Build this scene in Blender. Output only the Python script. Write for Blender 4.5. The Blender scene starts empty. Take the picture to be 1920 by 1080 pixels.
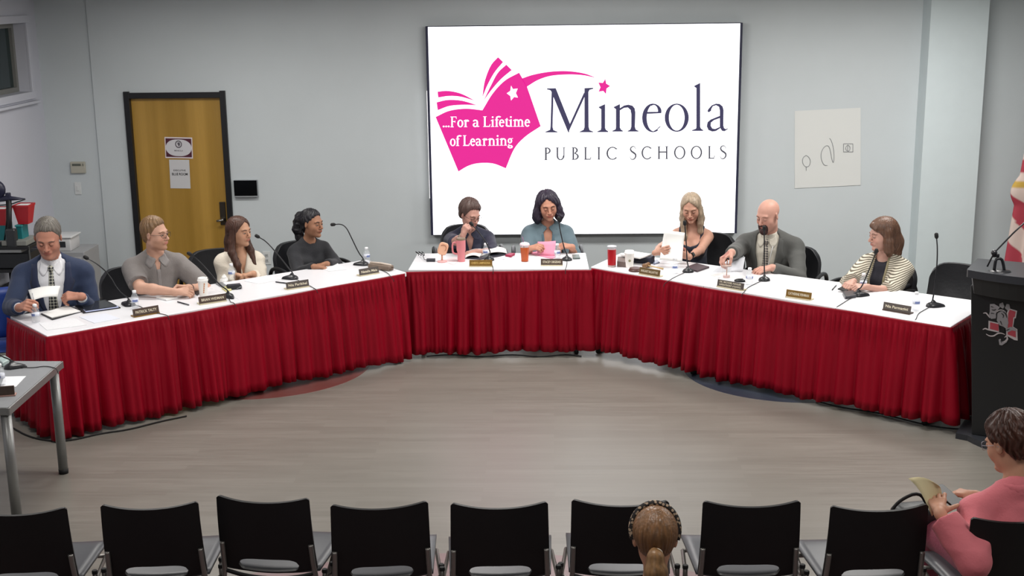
import bpy, math, random
import numpy as np
from mathutils import Vector, Matrix, Euler
random.seed(7)
PI = math.pi
scene = bpy.context.scene
COL = scene.collection

# ---------------------------------------------------------------- camera
F_PX, PITCH, YAW, ROLL, CAM_H = 2390.314, 0.230684, 0.033469, -0.0125573, 3.01714
def cam_axes():
    f = Vector((-math.sin(YAW)*math.cos(PITCH), math.cos(YAW)*math.cos(PITCH), -math.sin(PITCH)))
    r = Vector((math.cos(YAW), math.sin(YAW), 0)); u = r.cross(f)
    return (r*math.cos(ROLL)+u*math.sin(ROLL), -r*math.sin(ROLL)+u*math.cos(ROLL), f)
CR, CU, CF = cam_axes()
def at(px, py, z=None, y=None):
    """point of the real place seen at that spot of the photo, on the plane z or y"""
    d = CF*F_PX + CR*(px-960) + CU*(540-py)
    t = (z-CAM_H)/d.z if z is not None else y/d.y
    return Vector((0, 0, CAM_H)) + d*t
cam_d = bpy.data.cameras.new('camera')
cam_d.sensor_width = 36.0; cam_d.lens = F_PX/1920*36.0; cam_d.clip_start = 0.05
cam = bpy.data.objects.new('camera', cam_d); COL.objects.link(cam)
M3 = Matrix((CR, CU, -CF)).transposed()
cam.matrix_world = Matrix.Translation((0, 0, CAM_H)) @ M3.to_4x4()
scene.camera = cam

# ---------------------------------------------------------------- materials
def srgb(c):
    if isinstance(c, str):
        c = [int(c[i:i+2], 16)/255 for i in (1, 3, 5)]
    return tuple((x/12.92 if x <= .04045 else ((x+.055)/1.055)**2.4) for x in c)
MATS = {}
def mat(name, col, rough=.6, metal=0, var=0.0, vscale=8.0, bump=0.0, bscale=60.0, emit=0, spec=.5,
        stretch=(1, 1, 1), trans=0, ior=1.45, coat=0, sheen=0, vcol=False, alpha=1):
    if name in MATS: return MATS[name]
    m = bpy.data.materials.new(name); m.use_nodes = True; MATS[name] = m
    nt = m.node_tree; b = nt.nodes['Principled BSDF']; L = nt.links
    c = srgb(col)
    b.inputs['Roughness'].default_value = rough; b.inputs['Metallic'].default_value = metal
    b.inputs['Specular IOR Level'].default_value = spec; b.inputs['IOR'].default_value = ior
    b.inputs['Transmission Weight'].default_value = trans; b.inputs['Coat Weight'].default_value = coat
    b.inputs['Sheen Weight'].default_value = sheen; b.inputs['Alpha'].default_value = alpha
    tc = nt.nodes.new('ShaderNodeTexCoord'); mp = nt.nodes.new('ShaderNodeMapping')
    mp.inputs['Scale'].default_value = stretch; L.new(tc.outputs['Object'], mp.inputs['Vector'])
    n = nt.nodes.new('ShaderNodeTexNoise'); n.inputs['Scale'].default_value = vscale; n.inputs['Detail'].default_value = 4
    L.new(mp.outputs[0], n.inputs['Vector'])
    mx = nt.nodes.new('ShaderNodeMix'); mx.data_type = 'RGBA'; mx.blend_type = 'MULTIPLY'
    mx.inputs['Factor'].default_value = 1.0
    rp = nt.nodes.new('ShaderNodeMapRange')
    rp.inputs['From Min'].default_value = .3; rp.inputs['From Max'].default_value = .7
    rp.inputs['To Min'].default_value = 1-var; rp.inputs['To Max'].default_value = 1+var*.6
    L.new(n.outputs['Fac'], rp.inputs['Value'])
    if vcol:
        a = nt.nodes.new('ShaderNodeVertexColor'); a.layer_name = 'Col'
        L.new(a.outputs['Color'], mx.inputs[6])
    else:
        mx.inputs[6].default_value = (*c, 1)
    L.new(rp.outputs[0], mx.inputs[7])
    L.new(mx.outputs[2], b.inputs['Base Color'])
    if emit:
        L.new(mx.outputs[2], b.inputs['Emission Color']); b.inputs['Emission Strength'].default_value = emit
    if bump:
        n2 = nt.nodes.new('ShaderNodeTexNoise'); n2.inputs['Scale'].default_value = bscale; n2.inputs['Detail'].default_value = 3
        L.new(mp.outputs[0], n2.inputs['Vector'])
        bp = nt.nodes.new('ShaderNodeBump'); bp.inputs['Strength'].default_value = bump; bp.inputs['Distance'].default_value = .01
        L.new(n2.outputs['Fac'], bp.inputs['Height']); L.new(bp.outputs[0], b.inputs['Normal'])
    return m

# ---------------------------------------------------------------- mesh builder
class MB:
    def __init__(s): s.v = []; s.f = []; s.m = []; s.cur = 0; s.M = Matrix.Identity(4)
    def add(s, vs, fs, m=None):
        o = len(s.v); s.v += [tuple(s.M @ Vector(p)) for p in vs]
        s.f += [tuple(o+i for i in f) for f in fs]; s.m += [s.cur if m is None else m]*len(fs)
        return s
    def box(s, c, d, m=None, R=None, bev=0):
        hx, hy, hz = d[0]/2, d[1]/2, d[2]/2
        if bev <= 0:
            vs = [(x, y, z) for x in (-hx, hx) for y in (-hy, hy) for z in (-hz, hz)]
            fs = [(0, 1, 3, 2), (4, 6, 7, 5), (0, 4, 5, 1), (2, 3, 7, 6), (0, 2, 6, 4), (1, 5, 7, 3)]
        else:
            b = min(bev, hx*.95, hy*.95, hz*.95)
            pl = []
            r = b; q = [(hx-b, hy-b, 0), (-(hx-b), hy-b, 90), (-(hx-b), -(hy-b), 180), (hx-b, -(hy-b), 270)]
            ring = []
            for cx, cy, a0 in q:
                for k in range(4):
                    a = math.radians(a0+30*k); ring.append((cx, cy, math.cos(a), math.sin(a)))
            vs = []; n = len(ring)
            prof = [(0, -hz), (b*.3, -hz), (b*.7, -hz+b*.15), (b, -hz+b*.6), (b, hz-b*.6), (b*.7, hz-b*.15), (b*.3, hz), (0, hz)]
            prof = prof[1:-1]
            for rr, z in prof:
                for cx, cy, ca, sa in ring: vs.append((cx+ca*rr, cy+sa*rr, z))
            fs = []
            for j in range(len(prof)-1):
                for i in range(n):
                    a, bb = j*n+i, j*n+(i+1) % n; fs.append((a, bb, bb+n, a+n))
            fs.append(tuple(reversed(range(n)))); k = (len(prof)-1)*n; fs.append(tuple(range(k, k+n)))
        if R is not None: vs = [R @ Vector(p) for p in vs]
        vs = [(p[0]+c[0], p[1]+c[1], p[2]+c[2]) for p in vs]
        return s.add(vs, fs, m)
    def prism(s, pts, z0, z1, m=None):
        n = len(pts)
        vs = [(p[0], p[1], z0) for p in pts]+[(p[0], p[1], z1) for p in pts]
        ar = sum(pts[i][0]*pts[(i+1) % n][1]-pts[(i+1) % n][0]*pts[i][1] for i in range(n))
        fs = [(i, (i+1) % n, n+(i+1) % n, n+i) for i in range(n)]+[tuple(reversed(range(n))), tuple(range(n, 2*n))]
        if ar < 0: fs = [tuple(reversed(f)) for f in fs]
        return s.add(vs, fs, m)
    def tube(s, pts, r, n=10, m=None, caps=True):
        pts = [Vector(p) for p in pts]; rs = r if isinstance(r, (list, tuple)) else [r]*len(pts)
        vs = []; up = None
        for i, p in enumerate(pts):
            t = (pts[min(i+1, len(pts)-1)]-pts[max(i-1, 0)]).normalized()
            if up is None:
                up = Vector((0, 0, 1)) if abs(t.z) < .9 else Vector((1, 0, 0))
            a = t.cross(up).normalized(); up = a.cross(t).normalized()
            for k in range(n):
                th = 2*PI*k/n; vs.append(p+(a*math.cos(th)+up*math.sin(th))*rs[i])
        fs = []
        for j in range(len(pts)-1):
            for k in range(n):
                a, b = j*n+k, j*n+(k+1) % n; fs.append((a, a+n, b+n, b))
        if caps: fs.append(tuple(range(n))); q = (len(pts)-1)*n; fs.append(tuple(reversed(range(q, q+n))))
        return s.add(vs, fs, m)
    def lathe(s, prof, n=20, c=(0, 0, 0), m=None, R=None):
        vs = []
        for r, z in prof:
            for k in range(n):
                th = 2*PI*k/n; vs.append(Vector((r*math.cos(th), r*math.sin(th), z)))
        if R is not None: vs = [R @ v for v in vs]
        vs = [v+Vector(c) for v in vs]
        fs = []
        for j in range(len(prof)-1):
            for k in range(n):
                a, b = j*n+k, j*n+(k+1) % n; fs.append((a, b, b+n, a+n))
        if prof[0][0] > 1e-6: fs.append(tuple(reversed(range(n))))
        q = (len(prof)-1)*n
        if prof[-1][0] > 1e-6: fs.append(tuple(range(q, q+n)))
        return s.add(vs, fs, m)
    def ball(s, c, r, n=12, m=None, R=None):
        if not isinstance(r, (tuple, list)): r = (r, r, r)
        prof = [(math.sin(PI*i/n)+1e-7, -math.cos(PI*i/n)) for i in range(n+1)]
        vs = []
        k2 = n*2
        for a, z in prof:
            for k in range(k2):
                th = 2*PI*k/k2; v = Vector((a*math.cos(th)*r[0], a*math.sin(th)*r[1], z*r[2]))
                if R is not None: v = R @ v
                vs.append(v+Vector(c))
        fs = [(j*k2+k, j*k2+(k+1) % k2, (j+1)*k2+(k+1) % k2, (j+1)*k2+k) for j in range(n) for k in range(k2)]
        return s.add(vs, fs, m)
    def grid(s, P, m=None, close=False):
        """P[i][j] rows of points"""
        a, b = len(P), len(P[0]); vs = [p for r in P for p in r]
        fs = [(i*b+j, i*b+j+1, (i+1)*b+j+1, (i+1)*b+j) for i in range(a-1) for j in range(b-1)]
        return s.add(vs, fs, m)
    def sheet(s, P, th, m=None):
        """closed thin solid from a grid of points, offset by th along z-ish normal"""
        a, b = len(P), len(P[0]); n = a*b
        G = [[Vector(p) for p in r] for r in P]; up = []
        for i in range(a):
            for j in range(b):
                du = G[min(i+1, a-1)][j]-G[max(i-1, 0)][j]; dv = G[i][min(j+1, b-1)]-G[i][max(j-1, 0)]
                nn = du.cross(dv); nn = nn.normalized() if nn.length > 1e-9 else Vector((0, 0, 1))
                up.append(G[i][j]+nn*th)
        vs = [G[i][j] for i in range(a) for j in range(b)]+up
        fs = []
        for i in range(a-1):
            for j in range(b-1):
                q = (i*b+j, i*b+j+1, (i+1)*b+j+1, (i+1)*b+j)
                fs.append(q); fs.append(tuple(n+x for x in reversed(q)))
        bd = [i*b for i in range(a)]+[(a-1)*b+j for j in range(1, b)]+[i*b+b-1 for i in range(a-2, -1, -1)]+[j for j in range(b-2, 0, -1)]
        for i in range(len(bd)):
            p, q = bd[i], bd[(i+1) % len(bd)]; fs.append((p, q, q+n, p+n))
        return s.add(vs, fs, m)
    def build(s, name, mats, parent=None, smooth=False, loc=None, auto=None):
        me = bpy.data.meshes.new(name); me.from_pydata(s.v, [], s.f)
        if not isinstance(mats, (list, tuple)): mats = [mats]
        for x in mats: me.materials.append(x)
        me.polygons.foreach_set('material_index', s.m)
        if smooth or auto:
            me.polygons.foreach_set('use_smooth', [True]*len(me.polygons))
        me.update()
        if auto: me.set_sharp_from_angle(angle=math.radians(auto))
        o = bpy.data.objects.new(name, me); COL.objects.link(o)
        if parent is not None: o.parent = parent
        if loc is not None: o.location = loc
        return o

def tag(o, label=None, cat=None, group=None, kind=None):
    if label: o['label'] = label
    if cat: o['category'] = cat
    if group: o['group'] = group
    if kind: o['kind'] = kind
    return o
def struct(o): o['kind'] = 'structure'; return o
def empty(name, loc=(0, 0, 0), rz=0, label=None, cat=None, group=None):
    o = bpy.data.objects.new(name, None); COL.objects.link(o); o.location = loc; o.rotation_euler = (0, 0, rz)
    o.empty_display_size = .1
    return tag(o, label, cat, group)
def kids(o): return [c for c in bpy.data.objects if c.parent == o]
def dup(o, loc=None, rz=None, label=None, group=None, parent=None):
    c = o.copy(); COL.objects.link(c); c.parent = parent
    if parent is None:
        if loc is not None: c.location = loc
        if rz is not None: c.rotation_euler = (0, 0, rz)
    if label: c['label'] = label
    if group: c['group'] = group
    for k in kids(o): dup(k, parent=c)
    return c
def chaikin(pts, n=2):
    pts = [Vector(p) for p in pts]
    for _ in range(n):
        q = [pts[0]]
        for a, b in zip(pts, pts[1:]): q += [a*.75+b*.25, a*.25+b*.75]
        q.append(pts[-1]); pts = q
    return pts

def text_mesh(s, h, bold=0.0, extrude=0.0004, spacing=1.0):
    """flat lettering centred on the origin in x, baseline z=0, facing -y; returns (verts, faces, width)"""
    cu = bpy.data.curves.new('lettering', 'FONT'); cu.body = s; cu.size = 1; cu.extrude = 0; cu.offset = bold
    cu.resolution_u = 3; cu.space_character = spacing
    o = bpy.data.objects.new('lettering', cu); COL.objects.link(o)
    dg = bpy.context.evaluated_depsgraph_get(); ev = o.evaluated_get(dg); me = ev.to_mesh()
    vs = np.array([v.co[:] for v in me.vertices]); fs = [tuple(p.vertices) for p in me.polygons]
    ev.to_mesh_clear(); bpy.data.objects.remove(o); bpy.data.curves.remove(cu)
    if len(vs) == 0: return [], [], 0
    x0, x1 = vs[:, 0].min(), vs[:, 0].max(); sc = h/.7
    vs = [((v[0]-(x0+x1)/2)*sc, 0, v[1]*sc) for v in vs]
    return vs, fs, (x1-x0)*sc
# ================================================================ the room
WY = 12.36; XL = -4.97; XR = 6.3; CEIL = 3.07; Y0 = -1.2
m_wall = mat('wall_paint', '#c3cacd', .75, var=.03, vscale=1.5, bump=.03, bscale=120)
m_wallL = mat('wall_paint_pale', '#c3c5cf', .75, var=.02, vscale=1.5, bump=.03, bscale=120)
m_ceil = mat('ceiling_paint', '#c9c9c4', .9, var=.03)
m_white = mat('white_trim', '#c9ccd0', .5)

# floor: greige wood-look planks
def floor_mat():
    m = bpy.data.materials.new('plank_floor'); m.use_nodes = True; nt = m.node_tree; L = nt.links
    b = nt.nodes['Principled BSDF']; b.inputs['Roughness'].default_value = .42
    tc = nt.nodes.new('ShaderNodeTexCoord')
    br = nt.nodes.new('ShaderNodeTexBrick'); L.new(tc.outputs['Object'], br.inputs['Vector'])
    br.inputs['Scale'].default_value = 1; br.inputs['Brick Width'].default_value = 1.2; br.inputs['Row Height'].default_value = .075
    br.inputs['Mortar Size'].default_value = .0004; br.offset = .37
    br.inputs['Color1'].default_value = (*srgb('#78746d'), 1); br.inputs['Color2'].default_value = (*srgb('#716d66'), 1)
    br.inputs['Mortar'].default_value = (*srgb('#69655e'), 1)
    mp = nt.nodes.new('ShaderNodeMapping'); mp.inputs['Scale'].default_value = (1.2, 22, 1); L.new(tc.outputs['Object'], mp.inputs['Vector'])
    n = nt.nodes.new('ShaderNodeTexNoise'); n.inputs['Scale'].default_value = 2.2; n.inputs['Detail'].default_value = 6; L.new(mp.outputs[0], n.inputs['Vector'])
    r = nt.nodes.new('ShaderNodeMapRange'); r.inputs['From Min'].default_value = .3; r.inputs['From Max'].default_value = .7
    r.inputs['To Min'].default_value = .91; r.inputs['To Max'].default_value = 1.08; L.new(n.outputs['Fac'], r.inputs['Value'])
    mx = nt.nodes.new('ShaderNodeMix'); mx.data_type = 'RGBA'; mx.blend_type = 'MULTIPLY'; mx.inputs['Factor'].default_value = 1
    L.new(br.outputs['Color'], mx.inputs[6]); L.new(r.outputs[0], mx.inputs[7]); L.new(mx.outputs[2], b.inputs['Base Color'])
    r2 = nt.nodes.new('ShaderNodeMapRange'); r2.inputs['To Min'].default_value = .26; r2.inputs['To Max'].default_value = .42
    L.new(n.outputs['Fac'], r2.inputs['Value']); L.new(r2.outputs[0], b.inputs['Roughness'])
    return m
fm = floor_mat()
struct(MB().box(((XL+XR)/2, (Y0+WY)/2, -.05), (XR-XL+.4, WY-Y0+.4, .1)).build('floor', fm))
struct(MB().box(((XL+XR)/2, (Y0+WY)/2, CEIL+.05), (XR-XL+.4, WY-Y0+.4, .1)).build('ceiling', m_ceil))
# coloured discs let into the floor (each one a piece of the floor finish)
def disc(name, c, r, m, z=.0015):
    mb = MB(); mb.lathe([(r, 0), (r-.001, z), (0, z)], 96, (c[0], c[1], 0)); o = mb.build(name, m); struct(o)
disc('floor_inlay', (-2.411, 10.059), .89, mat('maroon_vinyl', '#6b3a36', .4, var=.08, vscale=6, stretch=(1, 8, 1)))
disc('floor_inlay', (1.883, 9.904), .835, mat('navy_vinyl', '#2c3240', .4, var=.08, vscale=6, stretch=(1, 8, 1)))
disc('floor_inlay', (-.40, 3.55), 2.93, mat('rose_vinyl', '#80696a', .4, var=.08, vscale=6, stretch=(1, 8, 1)))

# walls; door hole is left as a solid wall with the door standing in its frame in front of it
def wall_back():
    mb = MB()
    dx0, dx1, dz = DOOR
    x0, x1 = -4.46, XR+.1
    t = .16
    mb.box(((x0+dx0)/2, WY+t/2, CEIL/2), (dx0-x0, t, CEIL))
    mb.box(((dx1+x1)/2, WY+t/2, CEIL/2), (x1-dx1, t, CEIL))
    mb.box(((dx0+dx1)/2, WY+t/2, (dz+CEIL)/2), (dx1-dx0, t, CEIL-dz))
    mb.box(((XL-.1+x0)/2, WY+.02+t/2, CEIL/2), (x0-XL+.1, t, CEIL))
    struct(mb.build('wall_back', m_wall))
P0 = at(241, 182, y=WY); P1 = at(415, 181, y=WY)
DOOR = (P0.x-.0, P1.x+.0, .5*(P0.z+P1.z))
wall_back()
# column on the right
struct(MB().box((3.745, WY-.13+.05, CEIL/2), (.53, .36, CEIL)).build('trim_1', mat('column_paint', '#c8d3d6', .7, var=.02)))
struct(MB().box((XR+.08, (Y0+WY)/2, CEIL/2), (.16, WY-Y0+.4, CEIL)).build('wall_right', m_wall))
struct(MB().box(((XL+XR)/2, Y0-.08, CEIL/2), (XR-XL+.4, .16, CEIL)).build('wall_front', m_wall))
# left wall with a high window
wy0, wy1, wz0, wz1 = 10.2, 12.1, 2.12, 2.76
mb = MB(); t = .2
mb.box((XL-t/2, (Y0+wy0)/2, CEIL/2), (t, wy0-Y0, CEIL)); mb.box((XL-t/2, (wy1+WY+.2)/2, CEIL/2), (t, WY+.2-wy1, CEIL))
mb.box((XL-t/2, (wy0+wy1)/2, wz0/2), (t, wy1-wy0, wz0)); mb.box((XL-t/2, (wy0+wy1)/2, (wz1+CEIL)/2), (t, wy1-wy0, CEIL-wz1))
struct(mb.build('wall_left', m_wallL))
w = empty('window_1', (XL, (wy0+wy1)/2, wz0)); struct(w)
mb = MB(); cy = 0; ly = wy1-wy0; lz = wz1-wz0
def fr(mb, x, dx, ly, lz, b, z0=0):
    mb.box((x, -ly/2+b/2, lz/2), (dx, b, lz)); mb.box((x, ly/2-b/2, lz/2), (dx, b, lz))
    mb.box((x, 0, b/2), (dx, ly-2*b, b)); mb.box((x, 0, lz-b/2), (dx, ly-2*b, b))
fr(mb, -.13, .05, ly, lz, .045); mb.box((-.13, .1, lz/2), (.04, .04, lz-.09))
mb.build('window_frame', mat('window_frame_grey', '#7c7c78', .5), w)
MB().box((-.14, 0, lz/2), (.008, ly-.08, lz-.08)).build('pane', mat('dark_glass', '#2c3a3b', .08, spec=.6), w)
mb = MB(); b = .07
mb.box((.012, 0, -b/2), (.024, ly+2*b, b), bev=.004); mb.box((.012, 0, lz+b/2), (.024, ly+2*b, b), bev=.004)
mb.box((.012, -ly/2-b/2, lz/2), (.024, b, lz), bev=.004); mb.box((.012, ly/2+b/2, lz/2), (.024, b, lz), bev=.004)
mb.build('window_casing', m_wallL, w)
MB().box((.03, 0, -.1), (.06, ly+.18, .025), bev=.006).build('window_sill', m_wallL, w)
# baseboards
m_base = mat('baseboard_vinyl', '#3b3a3c', .6)
struct(MB().box(((DOOR[1]+.06+XR)/2, WY-.006, .05), (XR-DOOR[1]-.06, .012, .1)).build('baseboard_back', m_base))
struct(MB().box((XL+.006, (Y0+WY)/2, .05), (.012, WY-Y0, .1)).build('baseboard_left', m_base))

# the door
def door():
    dx0, dx1, dz = DOOR; wdt = dx1-dx0
    d = empty('door_1', ((dx0+dx1)/2, WY, 0)); struct(d)
    mb = MB(); h = dz
    mk = mat('black_door_frame', '#15161a', .45)
    bw = .055
    mb.box((-wdt/2-bw/2+.012, .03, (h+bw)/2), (bw, .12, h+bw), bev=.004); mb.box((wdt/2+bw/2-.012, .03, (h+bw)/2), (bw, .12, h+bw), bev=.004)
    mb.box((0, .03, h+bw/2-.012), (wdt+2*bw-.03, .118, bw), bev=.004)
    mb.build('door_frame', mk, d)
    m = bpy.data.materials.new('oak_veneer'); m.use_nodes = True; nt = m.node_tree; L = nt.links; b = nt.nodes['Principled BSDF']
    tc = nt.nodes.new('ShaderNodeTexCoord')
    mp = nt.nodes.new('ShaderNodeMapping'); mp.inputs['Scale'].default_value = (3.6, 1, .05); L.new(tc.outputs['Object'], mp.inputs['Vector'])
    n = nt.nodes.new('ShaderNodeTexNoise'); n.inputs['Scale'].default_value = 2; n.inputs['Detail'].default_value = 1; L.new(mp.outputs[0], n.inputs['Vector'])
    mp2 = nt.nodes.new('ShaderNodeMapping'); mp2.inputs['Scale'].default_value = (60, 1, 2.5); L.new(tc.outputs['Object'], mp2.inputs['Vector'])
    n2 = nt.nodes.new('ShaderNodeTexNoise'); n2.inputs['Scale'].default_value = 2; n2.inputs['Detail'].default_value = 5; L.new(mp2.outputs[0], n2.inputs['Vector'])
    cr = nt.nodes.new('ShaderNodeValToRGB'); cr.color_ramp.elements[0].position = .35; cr.color_ramp.elements[1].position = .65
    cr.color_ramp.elements[0].color = (*srgb('#98742a'), 1); cr.color_ramp.elements[1].color = (*srgb('#b18a3e'), 1); L.new(n.outputs['Fac'], cr.inputs[0])
    r = nt.nodes.new('ShaderNodeMapRange'); r.inputs['To Min'].default_value = .9; r.inputs['To Max'].default_value = 1.1; L.new(n2.outputs['Fac'], r.inputs['Value'])
    mx = nt.nodes.new('ShaderNodeMix'); mx.data_type = 'RGBA'; mx.blend_type = 'MULTIPLY'; mx.inputs['Factor'].default_value = 1
    L.new(cr.outputs[0], mx.inputs[6]); L.new(r.outputs[0], mx.inputs[7]); L.new(mx.outputs[2], b.inputs['Base Color']); b.inputs['Roughness'].default_value = .4
    MB().box((0, .05, h/2-.005), (wdt-.02, .045, h-.016), bev=.003).build('door_leaf', m, d)
    # handle at photo place
    hp = at(418, 400, y=WY+.02)
    lx = hp.x-(dx0+dx1)/2
    hd = MB(); mm = mat('satin_steel', '#9a9a98', .35, metal=1)
    hd.box((lx, .02, hp.z), (.06, .015, .23), bev=.006)
    o = hd.build('lock_plate', mat('dark_bronze', '#4a443c', .4, metal=.8), d)
    hd = MB(); hd.lathe([(.022, 0), (.026, .01), (.012, .02), (.012, .05)], 16, (lx, .012, hp.z-.06), R=Matrix.Rotation(PI/2, 3, 'X'))
    hd.tube([(lx, -.04, hp.z-.06), (lx-.02, -.045, hp.z-.062), (lx-.05, -.04, hp.z-.066)], .011, 8)
    hd.build('door_handle', mm, d, smooth=True)
door()
# ---- things on the wall
YS = WY+.027    # front of door leaf
def on_wall(a, b, y=WY):
    """rectangle from photo corners top-left a, bottom-right b on plane y -> centre x, z, w, h"""
    p, q = at(*a, y=y), at(*b, y=y)
    return (p.x+q.x)/2, (p.z+q.z)/2, abs(q.x-p.x), abs(p.z-q.z)
def put_text(parent, s, x, z, h, y, m, bold=.0, wmax=None, name='lettering', rot=0, spacing=1.0, lab=None):
    vs, fs, wd = text_mesh(s, h, bold, spacing=spacing)
    sx = 1 if not wmax else wmax/wd
    vs2 = []
    for v in vs:
        a, c = v[0]*sx, v[2]
        vs2.append((x+a*math.cos(rot)-c*math.sin(rot), y, z+a*math.sin(rot)+c*math.cos(rot)))
    o = MB().add(vs2, fs).build(name, m, parent)
    return o
m_paper = mat('paper_white', '#e4e4e2', .8)
m_ink = mat('ink_black', '#1c1c1e', .8)
# signs on the door
x, z, w_, h_ = on_wall((308, 257.5), (362.5, 296.5), YS)
e = empty('door_sign', (x, YS-.002, z), 0, 'maroon bordered sign with white oval and crest, upper of two sheets on door', 'sign')
e.rotation_euler = (0, .03, 0)
MB().box((0, 0, 0), (w_, .003, h_)).build('sheet', mat('sign_border_paper', '#d9cfd2', .7), e)
MB().box((0, -.002, 0), (w_*.93, .002, h_*.88)).build('maroon_field', mat('maroon_print', '#4c1c2e', .7), e)
mb = MB(); pts = [(w_*.47*math.copysign(abs(math.cos(t))**.8, math.cos(t)), h_*.40*math.sin(t)) for t in [2*PI*i/40 for i in range(40)]]
mb.add([(a, -.0038, c) for a, c in pts], [tuple(range(40))]); mb.build('white_oval', mat('sign_white', '#c9c8cc', .7), e)
mb = MB()
for i in range(18):
    a0, a1 = 2*PI*i/18, 2*PI*(i+1)/18
    R1, R2 = .034, .024
    mb.add([(R1*math.cos(a0), -.0045, .035+R1*1.1*math.sin(a0)), (R1*math.cos(a1), -.0045, .035+R1*1.1*math.sin(a1)), (R2*math.cos(a1), -.0045, .035+R2*1.1*math.sin(a1)), (R2*math.cos(a0), -.0045, .035+R2*1.1*math.sin(a0))], [(0, 1, 2, 3)])
mb.add([(-.012, -.0045, .05), (.012, -.0045, .055), (.016, -.0045, .03), (.004, -.0045, .012), (-.008, -.0045, .03)], [(0, 1, 2, 3, 4)])
mb.build('crest', mat('crest_grey', '#5a555c', .7), e)
put_text(e, 'MINEOLA', 0, -.035, .014, -.0045, mat('print_grey', '#57545a', .7), .01)
x, z, w_, h_ = on_wall((316.5, 299.5), (358, 353), YS)
e = empty('door_sign', (x, YS-.002, z), 0, 'plain white sheet with two printed lines, lower of two sheets on door', 'sign')
e.rotation_euler = (0, .02, 0)
MB().box((0, 0, 0), (w_, .002, h_)).build('sheet', mat('sheet_grey_white', '#c4c4c6', .8), e)
put_text(e, 'EXECUTIVE', 0, .028, .017, -.002, m_ink, .012, wmax=.12)
put_text(e, 'BLUE ROOM', 0, -.012, .024, -.002, m_ink, .02, wmax=.155)
# thermostat, switch, outlet
x, z, w_, h_ = on_wall((133, 303), (162, 324), WY+.02)
e = empty('thermostat', (x, WY+.02, z), 0, 'beige thermostat box with small grey display on wall left of the door', 'thermostat')
MB().box((0, -.014, 0), (w_, .028, h_), bev=.005).build('housing', mat('beige_plastic', '#b0ada0', .5), e)
MB().box((-.01, -.029, h_*.24), (w_*.6, .002, h_*.2)).build('display', mat('lcd_grey', '#5c6058', .3), e)
MB().box((w_*.38, -.03, h_*.24), (.006, .004, h_*.22)).build('slider', mat('lcd_grey', '#5c6058', .3), e)
x, z, w_, h_ = on_wall((139.5, 341.5), (153.5, 364.5), WY+.02)
e = empty('light_switch', (x, WY+.02, z), 0, 'white light switch plate below the thermostat', 'light switch')
MB().box((0, -.004, 0), (w_, .008, h_), bev=.003).build('plate', mat('white_plastic', '#cfd2d2', .4), e)
MB().box((0, -.01, 0), (.024, .006, .05), bev=.002).build('toggle', mat('white_plastic', '#cfd2d2', .4), e)
x, z, w_, h_ = on_wall((492, 471), (508.5, 495.5))
e = empty('wall_outlet', (x, WY, z), 0, 'white double power outlet low on wall right of the door', 'outlet')
MB().box((0, -.004, 0), (w_, .008, h_), bev=.003).build('plate', mat('white_plastic', '#cfd2d2', .4), e)
for s in (-1, 1):
    o = MB().box((0, -.009, s*.026), (.034, .004, .034), bev=.003).build('socket', mat('socket_grey', '#b3b5b5', .4), e)
    MB().box((-.007, -.0115, s*.026), (.003, .002, .012)).box((.007, -.0115, s*.026), (.003, .002, .012)).build('slot', m_ink, o)
# black wall tablet
x, z, w_, h_ = on_wall((439.5, 337), (485, 369))
e = empty('wall_tablet', (x, WY, z), 0, 'black wall mounted room panel beside the door frame', 'wall panel')
MB().box((0, -.02, 0), (w_, .04, h_), bev=.006).build('housing', mat('panel_grey', '#8c9094', .5), e)
MB().box((0, -.041, .008), (w_*.985, .004, h_-.02)).build('screen', mat('black_glass', '#0b0c0e', .15), e)
# taped flip chart sheet
a, b_, c, d_ = at(1490, 208, y=WY), at(1613.5, 202, y=WY), at(1613.5, 347, y=WY), at(1490, 353, y=WY)
cx, cz = (a.x+b_.x)/2, (a.z+c.z)/2
e = empty('flip_chart_sheet', (cx, WY, cz), 0, 'large white flip chart sheet with pencil doodles stuck on wall', 'paper sheet')
G = []
for i in range(9):
    r_ = []
    for j in range(9):
        u, v = j/8, i/8
        top = a.lerp(b_, u); bot = d_.lerp(c, u); p = top.lerp(bot, v)
        r_.append((p.x-cx, -.002-.014*max(0, v-.75)**1.3*(1 if abs(u-.5) < .6 else .5), p.z-cz))
    G.append(r_)
MB().sheet(G, .0015).build('sheet', mat('chart_paper', '#d2d4d2', .8), e)
def doodle(pts, r=.0022):
    q = []
    for (px, py) in pts:
        p = at(1440+px/5.686, 180+py/5.686, y=WY); q.append((p.x-cx, -.0065, p.z-cz))
    return q
mb = MB()
K = [[(405, 632), (375, 650), (362, 695), (380, 740), (410, 757), (440, 745), (453, 690), (435, 650), (405, 632)], [(405, 757), (406, 795)],
     [(632, 738), (600, 740), (575, 700), (560, 640), (572, 580), (600, 540), (630, 524), (655, 545), (668, 610), (680, 680), (697, 720), (704, 640), (695, 540), (672, 470), (655, 450)],
     [(805, 508), (905, 508)], [(800, 595), (907, 595)], [(803, 508), (803, 595)], [(903, 508), (903, 595)], [(850, 520), (828, 540), (826, 570), (850, 592), (872, 575), (874, 540), (850, 520)], [(848, 530), (848, 590)]]
for k in K: mb.tube(chaikin(doodle(k), 2) if len(k) > 2 else doodle(k), .0022, 6)
mb.build('pencil_drawing', mat('pencil_grey', '#7d8084', .8), e)

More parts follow.
